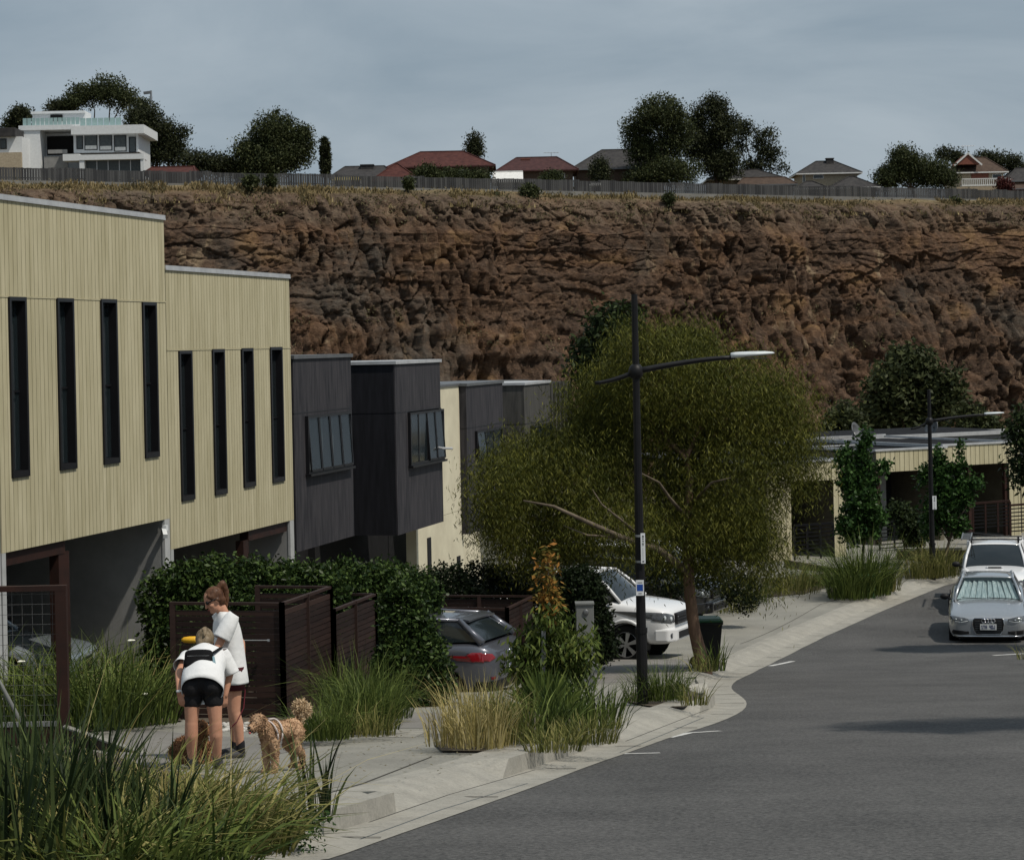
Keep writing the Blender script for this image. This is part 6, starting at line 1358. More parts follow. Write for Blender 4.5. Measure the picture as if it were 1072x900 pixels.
# --- white ute behind it
UTE = dict(body=[(2.62, .60, .50, .86, .01), (2.58, .76, .36, .95, .02), (2.45, .87, .30, 1.02, .04), (2.2, .92, .30, 1.07, .05), (1.7, .925, .30, 1.12, .06), (1.25, .93, .32, 1.17, .05), (.7, .93, .34, 1.19, .02), (-.4, .93, .34, 1.22, .02), (-1.2, .93, .36, 1.24, .02), (-2.2, .93, .40, 1.26, .02), (-2.6, .92, .45, 1.25, .01), (-2.66, .88, .5, 1.2, .01)],
           fa=1.65, ra=-1.5, wr=.39, hw=.93, cab=[(1.30, 1.16, .80), (.55, 1.68, .64), (-1.0, 1.70, .64), (-1.35, 1.25, .76)], bp=[-.3], seams=[.95, -.25, -1.15], belt=1.16, mirror='plastic_black', spokes=6)
def ute_front(th, pm_, plate_txt=None, bar=False, scoop=True, lampm='lamp_glass', dz=0.):
    q = MB(); q.box((2.55, -.46, .70+dz), (2.68, .46, .94+dz)); q.build('grille', 'plastic_black', th, local=True, bevel=.03)
    for k in range(3):
        q = MB(); q.box((2.682, -.44, .73+k*.065+dz), (2.695, .44, .75+k*.065+dz)); q.build('grille_bar', 'chrome', th, local=True)
    q = MB(); q.loft([[(x, y, z_) for y, z_ in ((-w_, .36+dz), (w_, .36+dz), (w_, .64+dz), (-w_, .64+dz))] for x, w_ in ((2.30, .90), (2.58, .84), (2.72, .62))]); bo = q.build('bumper', pm_, th, local=True, bevel=.04)
    q = MB(); q.box((2.70, -.5, .42+dz), (2.735, .5, .56+dz)); q.build('air_intake', 'plastic_black', bo, local=True)
    for s in (-1, 1):
        hl = [(a_, b_+dz) for a_, b_ in [(.48, .76), (.66, .74), (.84, .78), (.915, .88), (.91, 1.0), (.74, .965), (.52, .90)]]
        o = conform(body_of(th), hl if s > 0 else mirror_y(hl), 'F', 'lamp_dark', 'headlight', th, .01)
        conform(body_of(th), [(a_, b_+dz) for a_, b_ in [(2.25, .82), (2.50, .78), (2.58, .90), (2.45, .98), (2.22, .96)]], 'L' if s > 0 else 'R', 'lamp_dark', 'side_lamp', th, .01)
        for (y, z_) in ((.66, .84+dz), (.80, .87+dz)):
            q = MB(); q.ell((surf_x(th, s*y, z_)+.01, s*y, z_), (.03, .05, .05), 12, 8); q.build('reflector', lampm, o, smooth=True, local=True)
        q = MB(); q.tube([(2.60, s*.72, .50+dz), (2.66, s*.72, .50+dz)], .055, 12); q.build('fog_lamp', 'lamp_dark', th, local=True)
        q = MB(); q.loft([[(1.65+(.49)*math.cos(a), s*yy, .39+dz*.25+(.49+e)*math.sin(a)) for a in [math.pi*k/14-.1 for k in range(16)]] for yy, e in ((.92, 0), (.965, 0), (.955, .06), (.915, .07))], cap=False, closed=False); q.build('wheel_flare', pm_, th, smooth=True, local=True)
    if scoop: q = MB(); q.box((1.55, -.22, 1.17), (1.75, .22, 1.225)); o = q.build('bonnet_scoop', pm_, th, local=True, bevel=.02); q = MB(); q.box((1.755, -.17, 1.185), (1.765, .17, 1.215)); q.build('scoop_opening', 'plastic_black', o, local=True)
    if plate_txt: plate(th, 2.74, .49, 1, plate_txt)
uy = 59.4; XU = P(1042, 640, uy).x; hu = -math.pi/2-.215; fu = Vector((math.cos(hu), math.sin(hu))); cU = Vector((XU, uy))-fu*2.6
Ut = car('parked_ute', 'white utility truck with roof racks parked behind the silver sedan', 'ute', UTE, (cU.x, cU.y, prof(cU.y)+RL), hu, 'paint_white'); ute_front(Ut, 'paint_white')
for xr in (.25, -.65):
    q = MB(); q.bar((xr, -.72, 1.80), (xr, .72, 1.80), .05, .03)
    for s in (-1, 1): q.bar((xr, s*.62, 1.66), (xr, s*.62, 1.80), .05)
    q.build('roof_rack', 'plastic_black', Ut, local=True)
q = MB(); q.tube([(1.0, -.60, 1.14), (.98, -.60, 1.95)], .008, 5); q.build('antenna', 'plastic_black', Ut, local=True)
q = MB(); q.box((-2.55, -.78, 1.26), (-1.42, .78, 1.66)); q.build('canopy', 'paint_white', Ut, local=True, bevel=.06)
# snorkel / ladder lying on the near left of its roof
th = thing('ladder', 'short silver ladder tied on the roof rack of the white utility truck', 'ladder', (cU.x-.6, cU.y, prof(cU.y)+1.8))
Tm = wmat(Ut)
for y_ in (-.86, -.62):
    q = MB(); q.T = Tm; q.bar((-1.0, y_, 1.86), (.9, y_, 1.86), .025, .05); q.build('rail', 'galv', th)
for k in range(8):
    q = MB(); q.T = Tm; q.bar((-.9+k*.24, -.845, 1.86), (-.9+k*.24, -.635, 1.86), .025); q.build('rung', 'galv', th)
# --- white dual-cab in the driveway, pointing to the street
hr = math.atan2(Nn.y, Nn.x)-.17; fr = Vector((math.cos(hr), math.sin(hr))); nose = P(716, 660, 49.5).xy; cR = nose-fr*2.66
U3 = dict(UTE); U3['body'] = [(x, w, a_+.10, b_+.16, c_) for x, w, a_, b_, c_ in UTE['body']]; U3['cab'] = [(1.48, 1.33, .80), (.86, 1.88, .64), (-.9, 1.90, .64), (-1.25, 1.42, .76)]; U3['wr'] = .42; U3['belt'] = 1.3
Rg = car('parked_ute', 'white dual-cab ute nosing out of a driveway behind the near lamp post', 'ute', U3, (cR.x, cR.y, prof(cR.y)+VL), hr, 'paint_white'); ute_front(Rg, 'paint_white', scoop=False, dz=.13)
# --- black four-wheel drive beyond
nose = P(752, 622, 58.0).xy; cB_ = nose-fr*2.66
S2 = dict(UTE); S2['cab'] = [(1.30, 1.16, .80), (.65, 1.68, .66), (-1.9, 1.70, .64), (-2.45, 1.25, .76)]
Bk = car('parked_car', 'black four-wheel drive with bright headlights, seen between the big tree trunk and the shrubs', 'car', S2, (cB_.x, cB_.y, prof(cB_.y)+VL), hr, 'paint_black'); ute_front(Bk, 'paint_black', scoop=False)
# --- white van roof above the shrubs
VAN = dict(body=[(2.5, .70, .40, 1.0, .02), (2.42, .84, .32, 1.1, .03), (2.1, .93, .30, 1.22, .05), (1.6, .95, .30, 1.35, .03), (.5, .95, .30, 1.40, .01), (-1.5, .95, .32, 1.40, .01), (-2.4, .94, .36, 1.40, .01), (-2.5, .88, .42, 1.35, .01)], fa=1.6, ra=-1.5, wr=.34, hw=.95, cab=[(1.75, 1.32, .84), (1.1, 1.93, .74), (-2.35, 1.95, .74), (-2.48, 1.38, .84)], bp=[.4, -1.0], seams=[1.2, .3, -1.0], belt=1.35)
cV = P(650, 620, 60).xy; Vn = car('parked_van', 'white van parked behind the white dual-cab ute, only its roof line showing', 'van', VAN, (cV.x, cV.y, prof(cV.y)+VL), hr, 'paint_white')
# --- grey hatchback, tail to the street
HAT = dict(body=[(2.12, .55, .38, .62, .01), (2.06, .72, .24, .70, .02), (1.9, .83, .20, .77, .03), (1.5, .885, .18, .86, .05), (1.0, .90, .18, .93, .04), (.3, .90, .18, .95, .02), (-.7, .90, .18, .98, .02), (-1.3, .895, .19, 1.02, .02), (-1.75, .87, .22, 1.05, .02), (-1.98, .82, .26, 1.02, .02), (-2.1, .70, .32, .92, .01), (-2.13, .55, .42, .84, .01)],
           fa=1.32, ra=-1.3, wr=.32, hw=.90, cab=[(1.05, .93, .76), (.35, 1.40, .58), (-1.48, 1.39, .56), (-1.92, 1.08, .68)], bp=[-.25, -1.1], seams=[.8, -.25, -1.05], belt=.95)
hh = math.radians(158); fh = Vector((math.cos(hh), math.sin(hh))); tail = P(533, 690, 37.0).xy; cH = tail+fh*2.1
Hc = car('parked_car', 'grey hatchback with a red tail light, backed out between the glossy shrub and young tree', 'car', HAT, (cH.x, cH.y, prof(cH.y)+VL-.14), hh, 'paint_grey')
def hatch_rear(th, pm_):
    B = body_of(th); tl = [(.60, .82), (.72, .78), (.84, .775), (.888, .80), (.892, .89), (.80, .91), (.66, .89)]
    for o_ in (tl, mirror_y(tl)): h = conform(B, o_, 'B', 'lamp_red', 'tail_light', th, .01)
    sd_ = [(-1.99, .76), (-1.80, .79), (-1.70, .87), (-1.80, .92), (-1.95, .92)]
    conform(B, sd_, 'L', 'lamp_red', 'tail_light_side', th, .01); conform(B, sd_, 'R', 'lamp_red', 'tail_light_side', th, .01)
    conform(B, [(-.78, .24), (.78, .24), (.82, .46), (-.82, .46)], 'B', 'plastic_black', 'bumper', th, .01)
    for s in (-1, 1):
        q = MB(); xx = surf_x(th, s*.66, .50, True); q.box((xx-.02, s*.66-.06, .49), (xx+.01, s*.66+.06, .53)); q.build('reflector', 'lamp_red', th, local=True)
    q = MB(); q.patch((-1.42, .55, 1.43), (-1.42, -.55, 1.43), (-1.64, -.53, 1.39), (-1.64, .53, 1.39), (0, 0, .02)); q.build('roof_spoiler', pm_, th, local=True, solid=.03)
    plate(th, surf_x(th, 0, .68, True)-.01, .68, -1, '1SV 3JO', face=-1)
    q = MB(); q.ell((surf_x(th, 0, .86, True), 0, .86), (.02, .06, .05)); q.build('badge', 'chrome', th, smooth=True, local=True)
    q = MB(); q.tube([(-1.90, 0, 1.08), (-1.68, .28, 1.2)], .01, 5); q.build('wiper', 'plastic_black', th, local=True)
hatch_rear(Hc, 'paint_grey')
# --- car in the left carport
hl = math.atan2(Nn.y, Nn.x)+.15; fl_ = Vector((math.cos(hl), math.sin(hl))); nose = P(86, 660, 35.0).xy; cL = nose-fl_*2.4
Lc = car('parked_car', 'blue-grey car parked under the tallest yellow-green townhouse behind the mesh fence', 'car', SED, (cL.x, cL.y, prof(36)+.30), hl, 'paint_bluegrey')
for s in (-1, 1):
    pts = [(2.365, .40, .655), (2.30, .62, .70), (2.12, .84, .735), (2.06, .885, .70), (2.16, .86, .62), (2.33, .66, .585), (2.385, .46, .60)]
    q = MB(); q.loft([[Vector((x-.14, s*y*.96, z_)) for x, y, z_ in pts], [Vector((x+.03, s*y*1.015, z_)) for x, y, z_ in pts]]); q.build('headlight', 'lamp_glass', Lc, local=True)
q = MB(); q.box((2.38, -.3, .35), (2.47, .3, .62)); q.build('grille', 'plastic_black', Lc, local=True, bevel=.03)

# ================================================================ PEOPLE AND DOGS
def capsule(mb, a, b, ra, rb, n=14):
    a, b = Vector(a), Vector(b); d = (b-a).normalized() if (b-a).length > 1e-6 else Vector((0, 0, 1)); x = d.orthogonal().normalized(); y = d.cross(x); rings = []
    for k in range(1, 5): t = math.pi/2*k/4; rings.append((a-d*ra*math.cos(t), ra*math.sin(t)))
    for k in range(1, 4): rings.append((a.lerp(b, k/4), ra+(rb-ra)*k/4))
    for k in range(0, 4): t = math.pi/2*k/4; rings.append((b+d*rb*math.sin(t), rb*math.cos(t)))
    mb.loft([[c+(x*math.cos(2*math.pi*i/n)+y*math.sin(2*math.pi*i/n))*r for i in range(n)] for c, r in rings])
def blob(name, fn, m, parent, vox=.008, smooth=6, disp=None):
    """fuse overlapping tapered forms into ONE continuous skin"""
    q = MB(); fn(q); me = bpy.data.meshes.new(name); me.from_pydata([tuple(v) for v in q.v], [], q.f); bm = bmesh.new(); bm.from_mesh(me); bmesh.ops.recalc_face_normals(bm, faces=bm.faces); bm.to_mesh(me); bm.free()
    o = put(bpy.data.objects.new(name, me)); r = o.modifiers.new('r', 'REMESH'); r.mode = 'VOXEL'; r.voxel_size = vox
    if smooth: s = o.modifiers.new('s', 'SMOOTH'); s.factor = .6; s.iterations = smooth
    dg = bpy.context.evaluated_depsgraph_get(); dg.update(); me2 = bpy.data.meshes.new_from_object(o.evaluated_get(dg)); o.modifiers.clear(); o.data = me2; me2.materials.clear(); me2.materials.append(M[m])
    if disp:
        for v, nn in [(v, v.normal.copy()) for v in me2.vertices]: v.co += nn*disp(v.co)
    for p_ in me2.polygons: p_.use_smooth = True
    o.parent = parent; return o
def hand(q, w, dirv, palmn, s=1.0, curl=.5, side=1):
    """palm and five separate fingers from wrist w along dirv; palmn: where the palm faces"""
    d = Vector(dirv).normalized(); n = (Vector(palmn)-d*Vector(palmn).dot(d)).normalized(); x = d.cross(n)*side
    w = Vector(w); k0 = w+d*.085*s
    for u in (-.026, -.009, .009, .026): capsule(q, w+x*u*.7*s+d*.01*s, k0+x*u*s, .013*s, .0115*s, 10)
    for u, L_ in ((-.031, .062), (-.0105, .072), (.0105, .078), (.031, .070)):
        p0 = k0+x*u*s; p1 = p0+(d*math.cos(curl*.6)+n*math.sin(curl*.6)).normalized()*L_*.48*s; p2 = p1+(d*math.cos(curl*1.7)+n*math.sin(curl*1.7)).normalized()*L_*.32*s; p3 = p2+(d*math.cos(curl*2.5)+n*math.sin(curl*2.5)).normalized()*L_*.24*s
        capsule(q, p0, p1, .0092*s, .0085*s, 8); capsule(q, p1, p2, .0085*s, .0078*s, 8); capsule(q, p2, p3, .0078*s, .0065*s, 8)
    t0 = w+d*.02*s+x*.03*s; t1 = t0+(x*.8+d*.7+n*.35).normalized()*.042*s; t2 = t1+(x*.25+d*.9+n*.4).normalized()*.032*s
    capsule(q, t0, t1, .012*s, .010*s, 8); capsule(q, t1, t2, .010*s, .008*s, 8)
def headf(q, c, fwd, up, s=1.0):
    f = Vector(fwd).normalized(); u = (Vector(up)-f*Vector(up).dot(f)).normalized(); r = u.cross(f)  # r: to the person's left? handled symmetric
    c = Vector(c); RM = Matrix((r, f, u)).transposed()
    q.ell(c+u*.025*s, (.073*s, .092*s, .095*s), 18, 12, RM); q.ell(c+f*.025*s-u*.045*s, (.055*s, .062*s, .070*s), 16, 10, RM)   # cranium, jaw
    capsule(q, c+f*.066*s-u*.095*s, c+f*.070*s-u*.088*s, .020*s, .020*s, 10)   # chin
    capsule(q, c+f*.088*s+u*.010*s, c+f*.106*s-u*.030*s, .009*s, .013*s, 10)   # nose
    capsule(q, c+f*.080*s+r*.02*s+u*.028*s, c+f*.080*s-r*.02*s+u*.028*s, .014*s, .014*s, 8)   # brow
    capsule(q, c+f*.078*s+r*.016*s-u*.060*s, c+f*.078*s-r*.016*s-u*.060*s, .013*s, .013*s, 8)  # mouth mound
    for k in (-1, 1): q.ell(c+r*k*.074*s-u*.005*s-f*.005*s, (.010*s, .018*s, .030*s), 8, 6, RM); q.ell(c+r*k*.04*s+f*.058*s-u*.025*s, (.025*s, .025*s, .022*s), 8, 6, RM)
    return c, f, u, r
def wrinkle(sc, amp, seed=0):
    return lambda co: amp*(mnoise.noise(Vector((co.x*sc, co.y*sc+seed, co.z*sc*.5)))+.5*mnoise.noise(Vector((co.x*sc*2.2, co.y*sc*2.2, co.z*sc+seed))))
def rings_loft(spec, n=22):
    """spec: (centre, axis u, axis v, ru, rv) -> rings"""
    return [[Vector(c)+Vector(u)*math.cos(2*math.pi*k/n)*ru+Vector(v)*math.sin(2*math.pi*k/n)*rv for k in range(n)] for c, u, v, ru, rv in spec]
# ---- standing woman, in her own space: x picture-right, y away, z up; she faces left and a little to us, looking down at the dogs
def woman_standing():
    yb = 22.4; b = P(250, 792, yb); b.z = prof(yb)+VL
    th = thing('person', 'standing woman in a loose white T-shirt, dark red shorts and sunglasses, looking down', 'person', b)
    H = {}
    hipc = Vector((-.045, .0, .90)); shc = Vector((-.10, .0, 1.36)); neck = Vector((-.135, -.01, 1.44)); hd_ = Vector((-.205, -.03, 1.545))
    f = Vector((-.90, -.42, 0)).normalized(); rt_ = Vector((.42, -.90, 0)).normalized()*-1   # rt_: towards her right (away from us)
    L_ = -rt_    # her left, towards the camera
    hl_, hr_ = hipc+L_*.085, hipc-L_*.085
    sl, sr = shc+L_*.172, shc-L_*.172
    def body(q):
        for hp, kn, an, to in ((hl_, Vector((-.02, -.10, .47)), Vector((.03, -.08, .085)), f), (hr_, Vector((-.06, .08, .48)), Vector((-.05, .12, .085)), f)):
            capsule(q, hp+Vector((0, 0, -.02)), kn, .085, .056); capsule(q, kn, kn.lerp(an, .35)-to*.012, .054, .056); capsule(q, kn.lerp(an, .35)-to*.012, an, .056, .034); capsule(q, an+Vector((0, 0, -.045)), an+to*.15+Vector((0, 0, -.055)), .036, .028)
        capsule(q, hipc+L_*.055, hipc-L_*.055, .10, .10); capsule(q, hipc, hipc.lerp(shc, .5), .11, .095); capsule(q, hipc.lerp(shc, .5), shc-Vector((0, 0, .06)), .10, .12); capsule(q, sl*.92+shc*.08, sr*.92+shc*.08, .055, .055); capsule(q, shc, neck+Vector((0, 0, .03)), .058, .045); capsule(q, neck, hd_-Vector((0, 0, .06)), .045, .045)
        el = Vector((-.16, -.245, 1.10)); wr = Vector((-.22, -.30, .88)); capsule(q, sl, el, .050, .038); capsule(q, el, wr, .038, .024); hand(q, wr, (-.15, -.1, -1), (.6, .3, .2), .95, .8)
        er = Vector((.03, .16, 1.10)); wr2 = Vector((.06, .02, .86)); capsule(q, sr, er, .048, .036); capsule(q, er, wr2, .036, .023); hand(q, wr2, (.1, -.35, -.9), (-.6, 0, .2), .95, .7, -1)
        headf(q, hd_, f*.90+Vector((0, 0, -.42)), (-.25, 0, 1))
    blob('body', body, 'skin', th, .0075, 4)
    c, ff, uu, rr_ = hd_, (f*.90+Vector((0, 0, -.42))).normalized(), None, None
    up = Vector((-.25, 0, 1)); up = (up-ff*up.dot(ff)).normalized(); rx = up.cross(ff)
    def hair(q):
        RM = Matrix((rx, ff, up)).transposed(); q.ell(c+up*.040-ff*.020, (.083, .098, .092), 18, 12, RM); q.ell(c-ff*.055-up*.02, (.070, .055, .075), 16, 10, RM)
        for k in (-1, 1): capsule(q, c+up*.06+ff*.04+rx*k*.05, c-up*.01+rx*k*.070-ff*.02, .026, .02, 10)
    ho = blob('hair', hair, 'hair_brown', th, .008, 3, wrinkle(60, .004))
    def pony(q):
        p0 = c+up*.085-ff*.085; pts = [p0, p0-ff*.055+Vector((0, 0, .015)), p0-ff*.085-Vector((0, 0, .06)), p0-ff*.085-Vector((-.01, 0, .15)), p0-ff*.06-Vector((-.03, 0, .235))]
        for i, (a, b2) in enumerate(zip(pts, pts[1:])): capsule(q, a, b2, [.028, .038, .034, .026][i], [.038, .034, .026, .008][i], 12)
    blob('ponytail', pony, 'hair_brown', ho, .008, 2, wrinkle(50, .005))
    q = MB(); e0 = c+ff*.083+up*.012
    for k in (-1, 1): q.ell(e0+rx*k*.033, (.032, .012, .020), 14, 8, Matrix((rx, ff, up)).transposed())
    q.bar(e0+rx*.02+ff*.005, e0-rx*.02+ff*.005, .008)
    for k in (-1, 1): q.bar(e0+rx*k*.062, c+rx*k*.080+up*.015-ff*.01, .008, .012)
    q.build('sunglasses', 'plastic_black', th, smooth=True, local=True)
    q = MB(); m0 = c+ff*.094-up*.060; q.ell(m0, (.022, .008, .007), 12, 6, Matrix((rx, ff, up)).transposed()); q.build('mouth', 'lip', th, smooth=True, local=True)
    # T-shirt: loose body and two sleeves, open at the hem
    F3, L3 = f, L_
    sp = [((-.045, 0, .735), F3, L3, .155, .195), ((-.05, 0, .80), F3, L3, .155, .192), ((-.06, 0, .95), F3, L3, .145, .175), ((-.075, 0, 1.12), F3, L3, .140, .168), ((-.09, 0, 1.25), F3, L3, .135, .172), ((-.10, 0, 1.335), F3, L3, .118, .175), ((-.105, 0, 1.385), F3, L3, .095, .165), ((-.112, 0, 1.42), F3, L3, .072, .105), ((-.118, 0, 1.435), F3, L3, .062, .070)]
    q = MB(); q.loft(rings_loft(sp, 28), cap=False)
    for s0, el in ((sl, Vector((-.16, -.245, 1.10))), (sr, Vector((.03, .16, 1.10)))):
        d = (el-s0).normalized(); x = d.orthogonal().normalized(); y = d.cross(x); q.loft([[s0+d*t+(x*math.cos(2*math.pi*k/18)+y*math.sin(2*math.pi*k/18))*r for k in range(18)] for t, r in ((-.06, .06), (-.02, .078), (.06, .086), (.14, .088), (.205, .090))], cap=False)
    so = q.build('shirt', 'shirt_white', th, smooth=True, local=True); 
    me = so.data
    w_ = wrinkle(11, .010, 3)
    for v in me.vertices: v.co += v.normal*w_(v.co)
    so.modifiers.new('u', 'SUBSURF').levels = 2; so.modifiers['u'].render_levels = 2; sd = so.modifiers.new('s', 'SOLIDIFY'); sd.thickness = .004
    # shorts
    q = MB(); q.loft(rings_loft([((-.045, 0, .93), F3, L3, .10, .13), ((-.045, 0, .85), F3, L3, .108, .14), ((-.045, 0, .79), F3, L3, .115, .150)], 24), cap=False)
    for hp, kn in ((hl_, Vector((-.02, -.10, .47))), (hr_, Vector((-.06, .08, .48)))):
        q.loft([[hp.lerp(kn, t)+Vector((math.cos(2*math.pi*k/18)*r, math.sin(2*math.pi*k/18)*r, 0)) for k in range(18)] for t, r in ((0, .095), (.25, .097), (.52, .098))], cap=False)
    so2 = q.build('shorts', 'shorts_red', th, smooth=True, solid=.004, local=True)
    for an in (Vector((.03, -.08, .085)), Vector((-.05, .12, .085))):
        def sock(q): capsule(q, an+Vector((0, 0, .075)), an+Vector((0, 0, -.02)), .043, .044)
        blob('sock', sock, 'sock_black', th, .008, 1)
        def shoe(q): capsule(q, an+Vector((0, 0, -.038)), an+f*.16+Vector((0, 0, -.050)), .046, .036); capsule(q, an+f*.05+Vector((0, 0, -.055)), an+f*.17+Vector((0, 0, -.056)), .040, .033)
        blob('shoe', shoe, 'shoe', th, .008, 2)
    return th, b


PW, pwb = woman_standing()
# ---- bending woman, back to us
def woman_bending():
    yb = 20.9; b = P(214, 806, yb); b.z = prof(yb)+VL
    th = thing('person', 'woman with tied blond hair bending away from us, white T-shirt and tight black shorts', 'person', b)
    hip = Vector((0, 0, .77)); sh = Vector((-.02, .40, .985)); nk = Vector((-.02, .47, 1.04)); hd_ = Vector((-.045, .53, 1.10))
    sl, sr = sh+Vector((-.18, 0, -.02)), sh+Vector((.17, 0, -.01))
    legs = [(Vector((-.092, 0, .74)), Vector((-.105, -.03, .43)), Vector((-.115, .03, .085))), (Vector((.092, 0, .74)), Vector((.115, -.03, .43)), Vector((.115, .03, .085)))]
    eL, wL = Vector((-.235, .13, .86)), Vector((-.205, -.06, .71)); eR, wR = Vector((.20, .42, .82)), Vector((.16, .36, .62))
    def body(q):
        for hp, kn, an in legs:
            capsule(q, hp, kn, .088, .058); capsule(q, kn, kn.lerp(an, .33)-Vector((0, .018, 0)), .060, .062); capsule(q, kn.lerp(an, .33)-Vector((0, .018, 0)), an, .062, .036); capsule(q, an+Vector((0, 0, -.045)), an+Vector((0, .15, -.055)), .038, .03)
            q.ell(hp+Vector((0, -.035, .03)), (.088, .092, .095))
        capsule(q, hip-Vector((.05, 0, -.04)), hip+Vector((.05, 0, .04)), .105, .105); capsule(q, hip+Vector((0, .02, .05)), hip.lerp(sh, .5), .12, .105); capsule(q, hip.lerp(sh, .5), sh, .105, .115); capsule(q, sl, sr, .055, .055); capsule(q, sh, nk, .06, .046); capsule(q, nk, hd_, .046, .046)
        capsule(q, sl, eL, .048, .036); capsule(q, eL, wL, .036, .024); hand(q, wL, (.25, -.08, -1), (.3, 1, .2), .92, .55, 1)
        capsule(q, sr, eR, .048, .036); capsule(q, eR, wR, .036, .024); hand(q, wR, (-.1, .1, -1), (-.5, .5, 0), .92, .5, -1)
        headf(q, hd_, (-.1, .75, -.65), (0, .6, .8))
    blob('body', body, 'skin', th, .0075, 4)
    ff = Vector((-.1, .75, -.65)).normalized(); up = Vector((0, .6, .8)); up = (up-ff*up.dot(ff)).normalized(); rx = up.cross(ff)
    def hair(q):
        RM = Matrix((rx, ff, up)).transposed(); q.ell(hd_+up*.02-ff*.02, (.088, .102, .10), 18, 12, RM); q.ell(hd_-ff*.06-up*.03, (.07, .05, .07), 14, 10, RM)
    ho = blob('hair', hair, 'hair_blond', th, .008, 3, wrinkle(60, .004))
    def bun(q): q.ell(hd_-ff*.09+up*.055, (.038, .040, .044), 12, 9); capsule(q, hd_-ff*.09+up*.06, hd_-ff*.13-up*.02, .03, .012, 10)
    blob('hair_bun', bun, 'hair_blond', ho, .007, 2, wrinkle(70, .005))
    # shorts: snug over the hips and upper thighs
    def sh_(q):
        for hp, kn, an in legs: capsule(q, hp, hp.lerp(kn, .36), .100, .090); q.ell(hp+Vector((0, -.04, .03)), (.100, .105, .108))
        capsule(q, hip-Vector((.05, 0, -.04)), hip+Vector((.05, 0, .04)), .115, .115)
    so = blob('shorts', sh_, 'shorts_black', th, .008, 3, wrinkle(14, .003))
    # T-shirt hanging forward off the back
    ax = (sh-hip).normalized(); X = Vector((1, 0, 0)); N_ = ax.cross(X)*-1
    sp = [(hip-ax*.105+N_*.015, X, N_, .200, .158), (hip+Vector((0, .02, .075)), X, N_, .198, .160), (hip.lerp(sh, .45)+Vector((0, 0, .02)), X, N_, .185, .16), (hip.lerp(sh, .75), X, N_, .200, .155), (sh-ax*.03, X, N_, .205, .135), (sh+ax*.04, X, N_, .165, .105), (nk+ax*.0, X, N_, .075, .07)]
    q = MB(); q.loft(rings_loft(sp, 28), cap=False)
    for s0, el in ((sl, eL), (sr, eR)):
        d = (el-s0).normalized(); x = d.orthogonal().normalized(); y = d.cross(x); q.loft([[s0+d*t+(x*math.cos(2*math.pi*k/18)+y*math.sin(2*math.pi*k/18))*r for k in range(18)] for t, r in ((-.06, .055), (-.02, .075), (.05, .082), (.12, .084), (.17, .086))], cap=False)
    so = q.build('shirt', 'shirt_white', th, smooth=True, local=True); w_ = wrinkle(9, .018, 9)
    for v in so.data.vertices: v.co += v.normal*w_(v.co)
    so.modifiers.new('u', 'SUBSURF').levels = 2; so.modifiers['u'].render_levels = 2; so.modifiers.new('s', 'SOLIDIFY').thickness = .004
    for hp, kn, an in legs:
        def shoe(q): capsule(q, an+Vector((0, 0, -.038)), an+Vector((0, .16, -.050)), .046, .036); capsule(q, an+Vector((0, .05, -.055)), an+Vector((0, .17, -.056)), .040, .033); capsule(q, an+Vector((0, 0, .03)), an, .043, .045)
        blob('shoe', shoe, 'shoe', th, .008, 2)
    q = MB(); q.tube([wL+Vector((0, 0, .03)), wL+Vector((.003, 0, .012))], .030, 12); q.build('wristband', 'shirt_white', th, smooth=True, local=True)
    # bag across the back: a thing she carries
    bt = thing('crossbody_bag', 'small black bag slung across the bending woman\'s back', 'bag', b+Vector((0, .1, 1.0)))
    c = hip.lerp(sh, .42)+N_*(.165 if N_.z > 0 else -.165); c = hip.lerp(sh, .34)+N_*.175-X*.03; up2 = Vector((0, .45, .89)).normalized(); nn = Vector((0, -.89, .45)).normalized(); q = MB()
    pr = [(-.13, .6), (-.125, .85), (-.08, 1), (.08, 1), (.12, .85), (.13, .5)]
    q.loft([[b+c+X*u+up2*(math.copysign(abs(math.cos(k*math.pi/8))**.6, math.cos(k*math.pi/8)))*.098*w2+nn*(math.sin(k*math.pi/8))*.05*w2 for k in range(16)] for u, w2 in pr]); q.build('pouch', 'bag_black', bt, smooth=True, sub=1)
    q = MB(); q.bar(b+c+X*.11+up2*.05, b+sr+Vector((-.02, -.02, .085)), .035, .008); q.bar(b+c-X*.12, b+hip+Vector((-.17, .06, .10)), .03, .008); q.build('strap', 'bag_black', bt)
    q = MB(); q.bar(b+c-X*.10+nn*.045+up2*.02, b+c+X*.10+nn*.045+up2*.02, .006, .006); q.build('zip', 'galv', bt)
    # looped pale blue dog lead hanging from the bag
    ld = thing('dog_lead', 'pale blue lead looped over the bending woman\'s hip', 'lead', b+Vector((.08, -.1, .85)))
    p0 = b+c+X*.135; q = MB(); q.tube([p0+Vector((0, -.03, .03)), p0+Vector((.01, -.06, -.08)), p0+Vector((-.015, -.06, -.17)), p0+Vector((.01, -.06, -.21)), p0+Vector((.04, -.06, -.18)), p0+Vector((.025, -.05, -.07)), p0+Vector((.005, -.03, .03))], .008, 6); q.build('loop', 'strap_blue', ld, smooth=True)
    return th, b
PB, pbb = woman_bending()
# pouch in the standing woman's left hand
th = thing('waste_bag_pouch', 'black pouch with a white tag held by the standing woman', 'pouch', pwb+Vector((-.22, -.30, .80)))
def po(q): capsule(q, Vector((-.02, 0, .03)), Vector((-.07, 0, -.01)), .035, .03); capsule(q, Vector((.0, 0, .0)), Vector((.05, 0, .02)), .028, .02)
blob('pouch', po, 'bag_black', th, .008, 2, wrinkle(40, .006))
q = MB(); q.ell((-.02, -.03, .055), (.035, .012, .022)); q.build('tag', 'shirt_white', th, smooth=True, local=True)
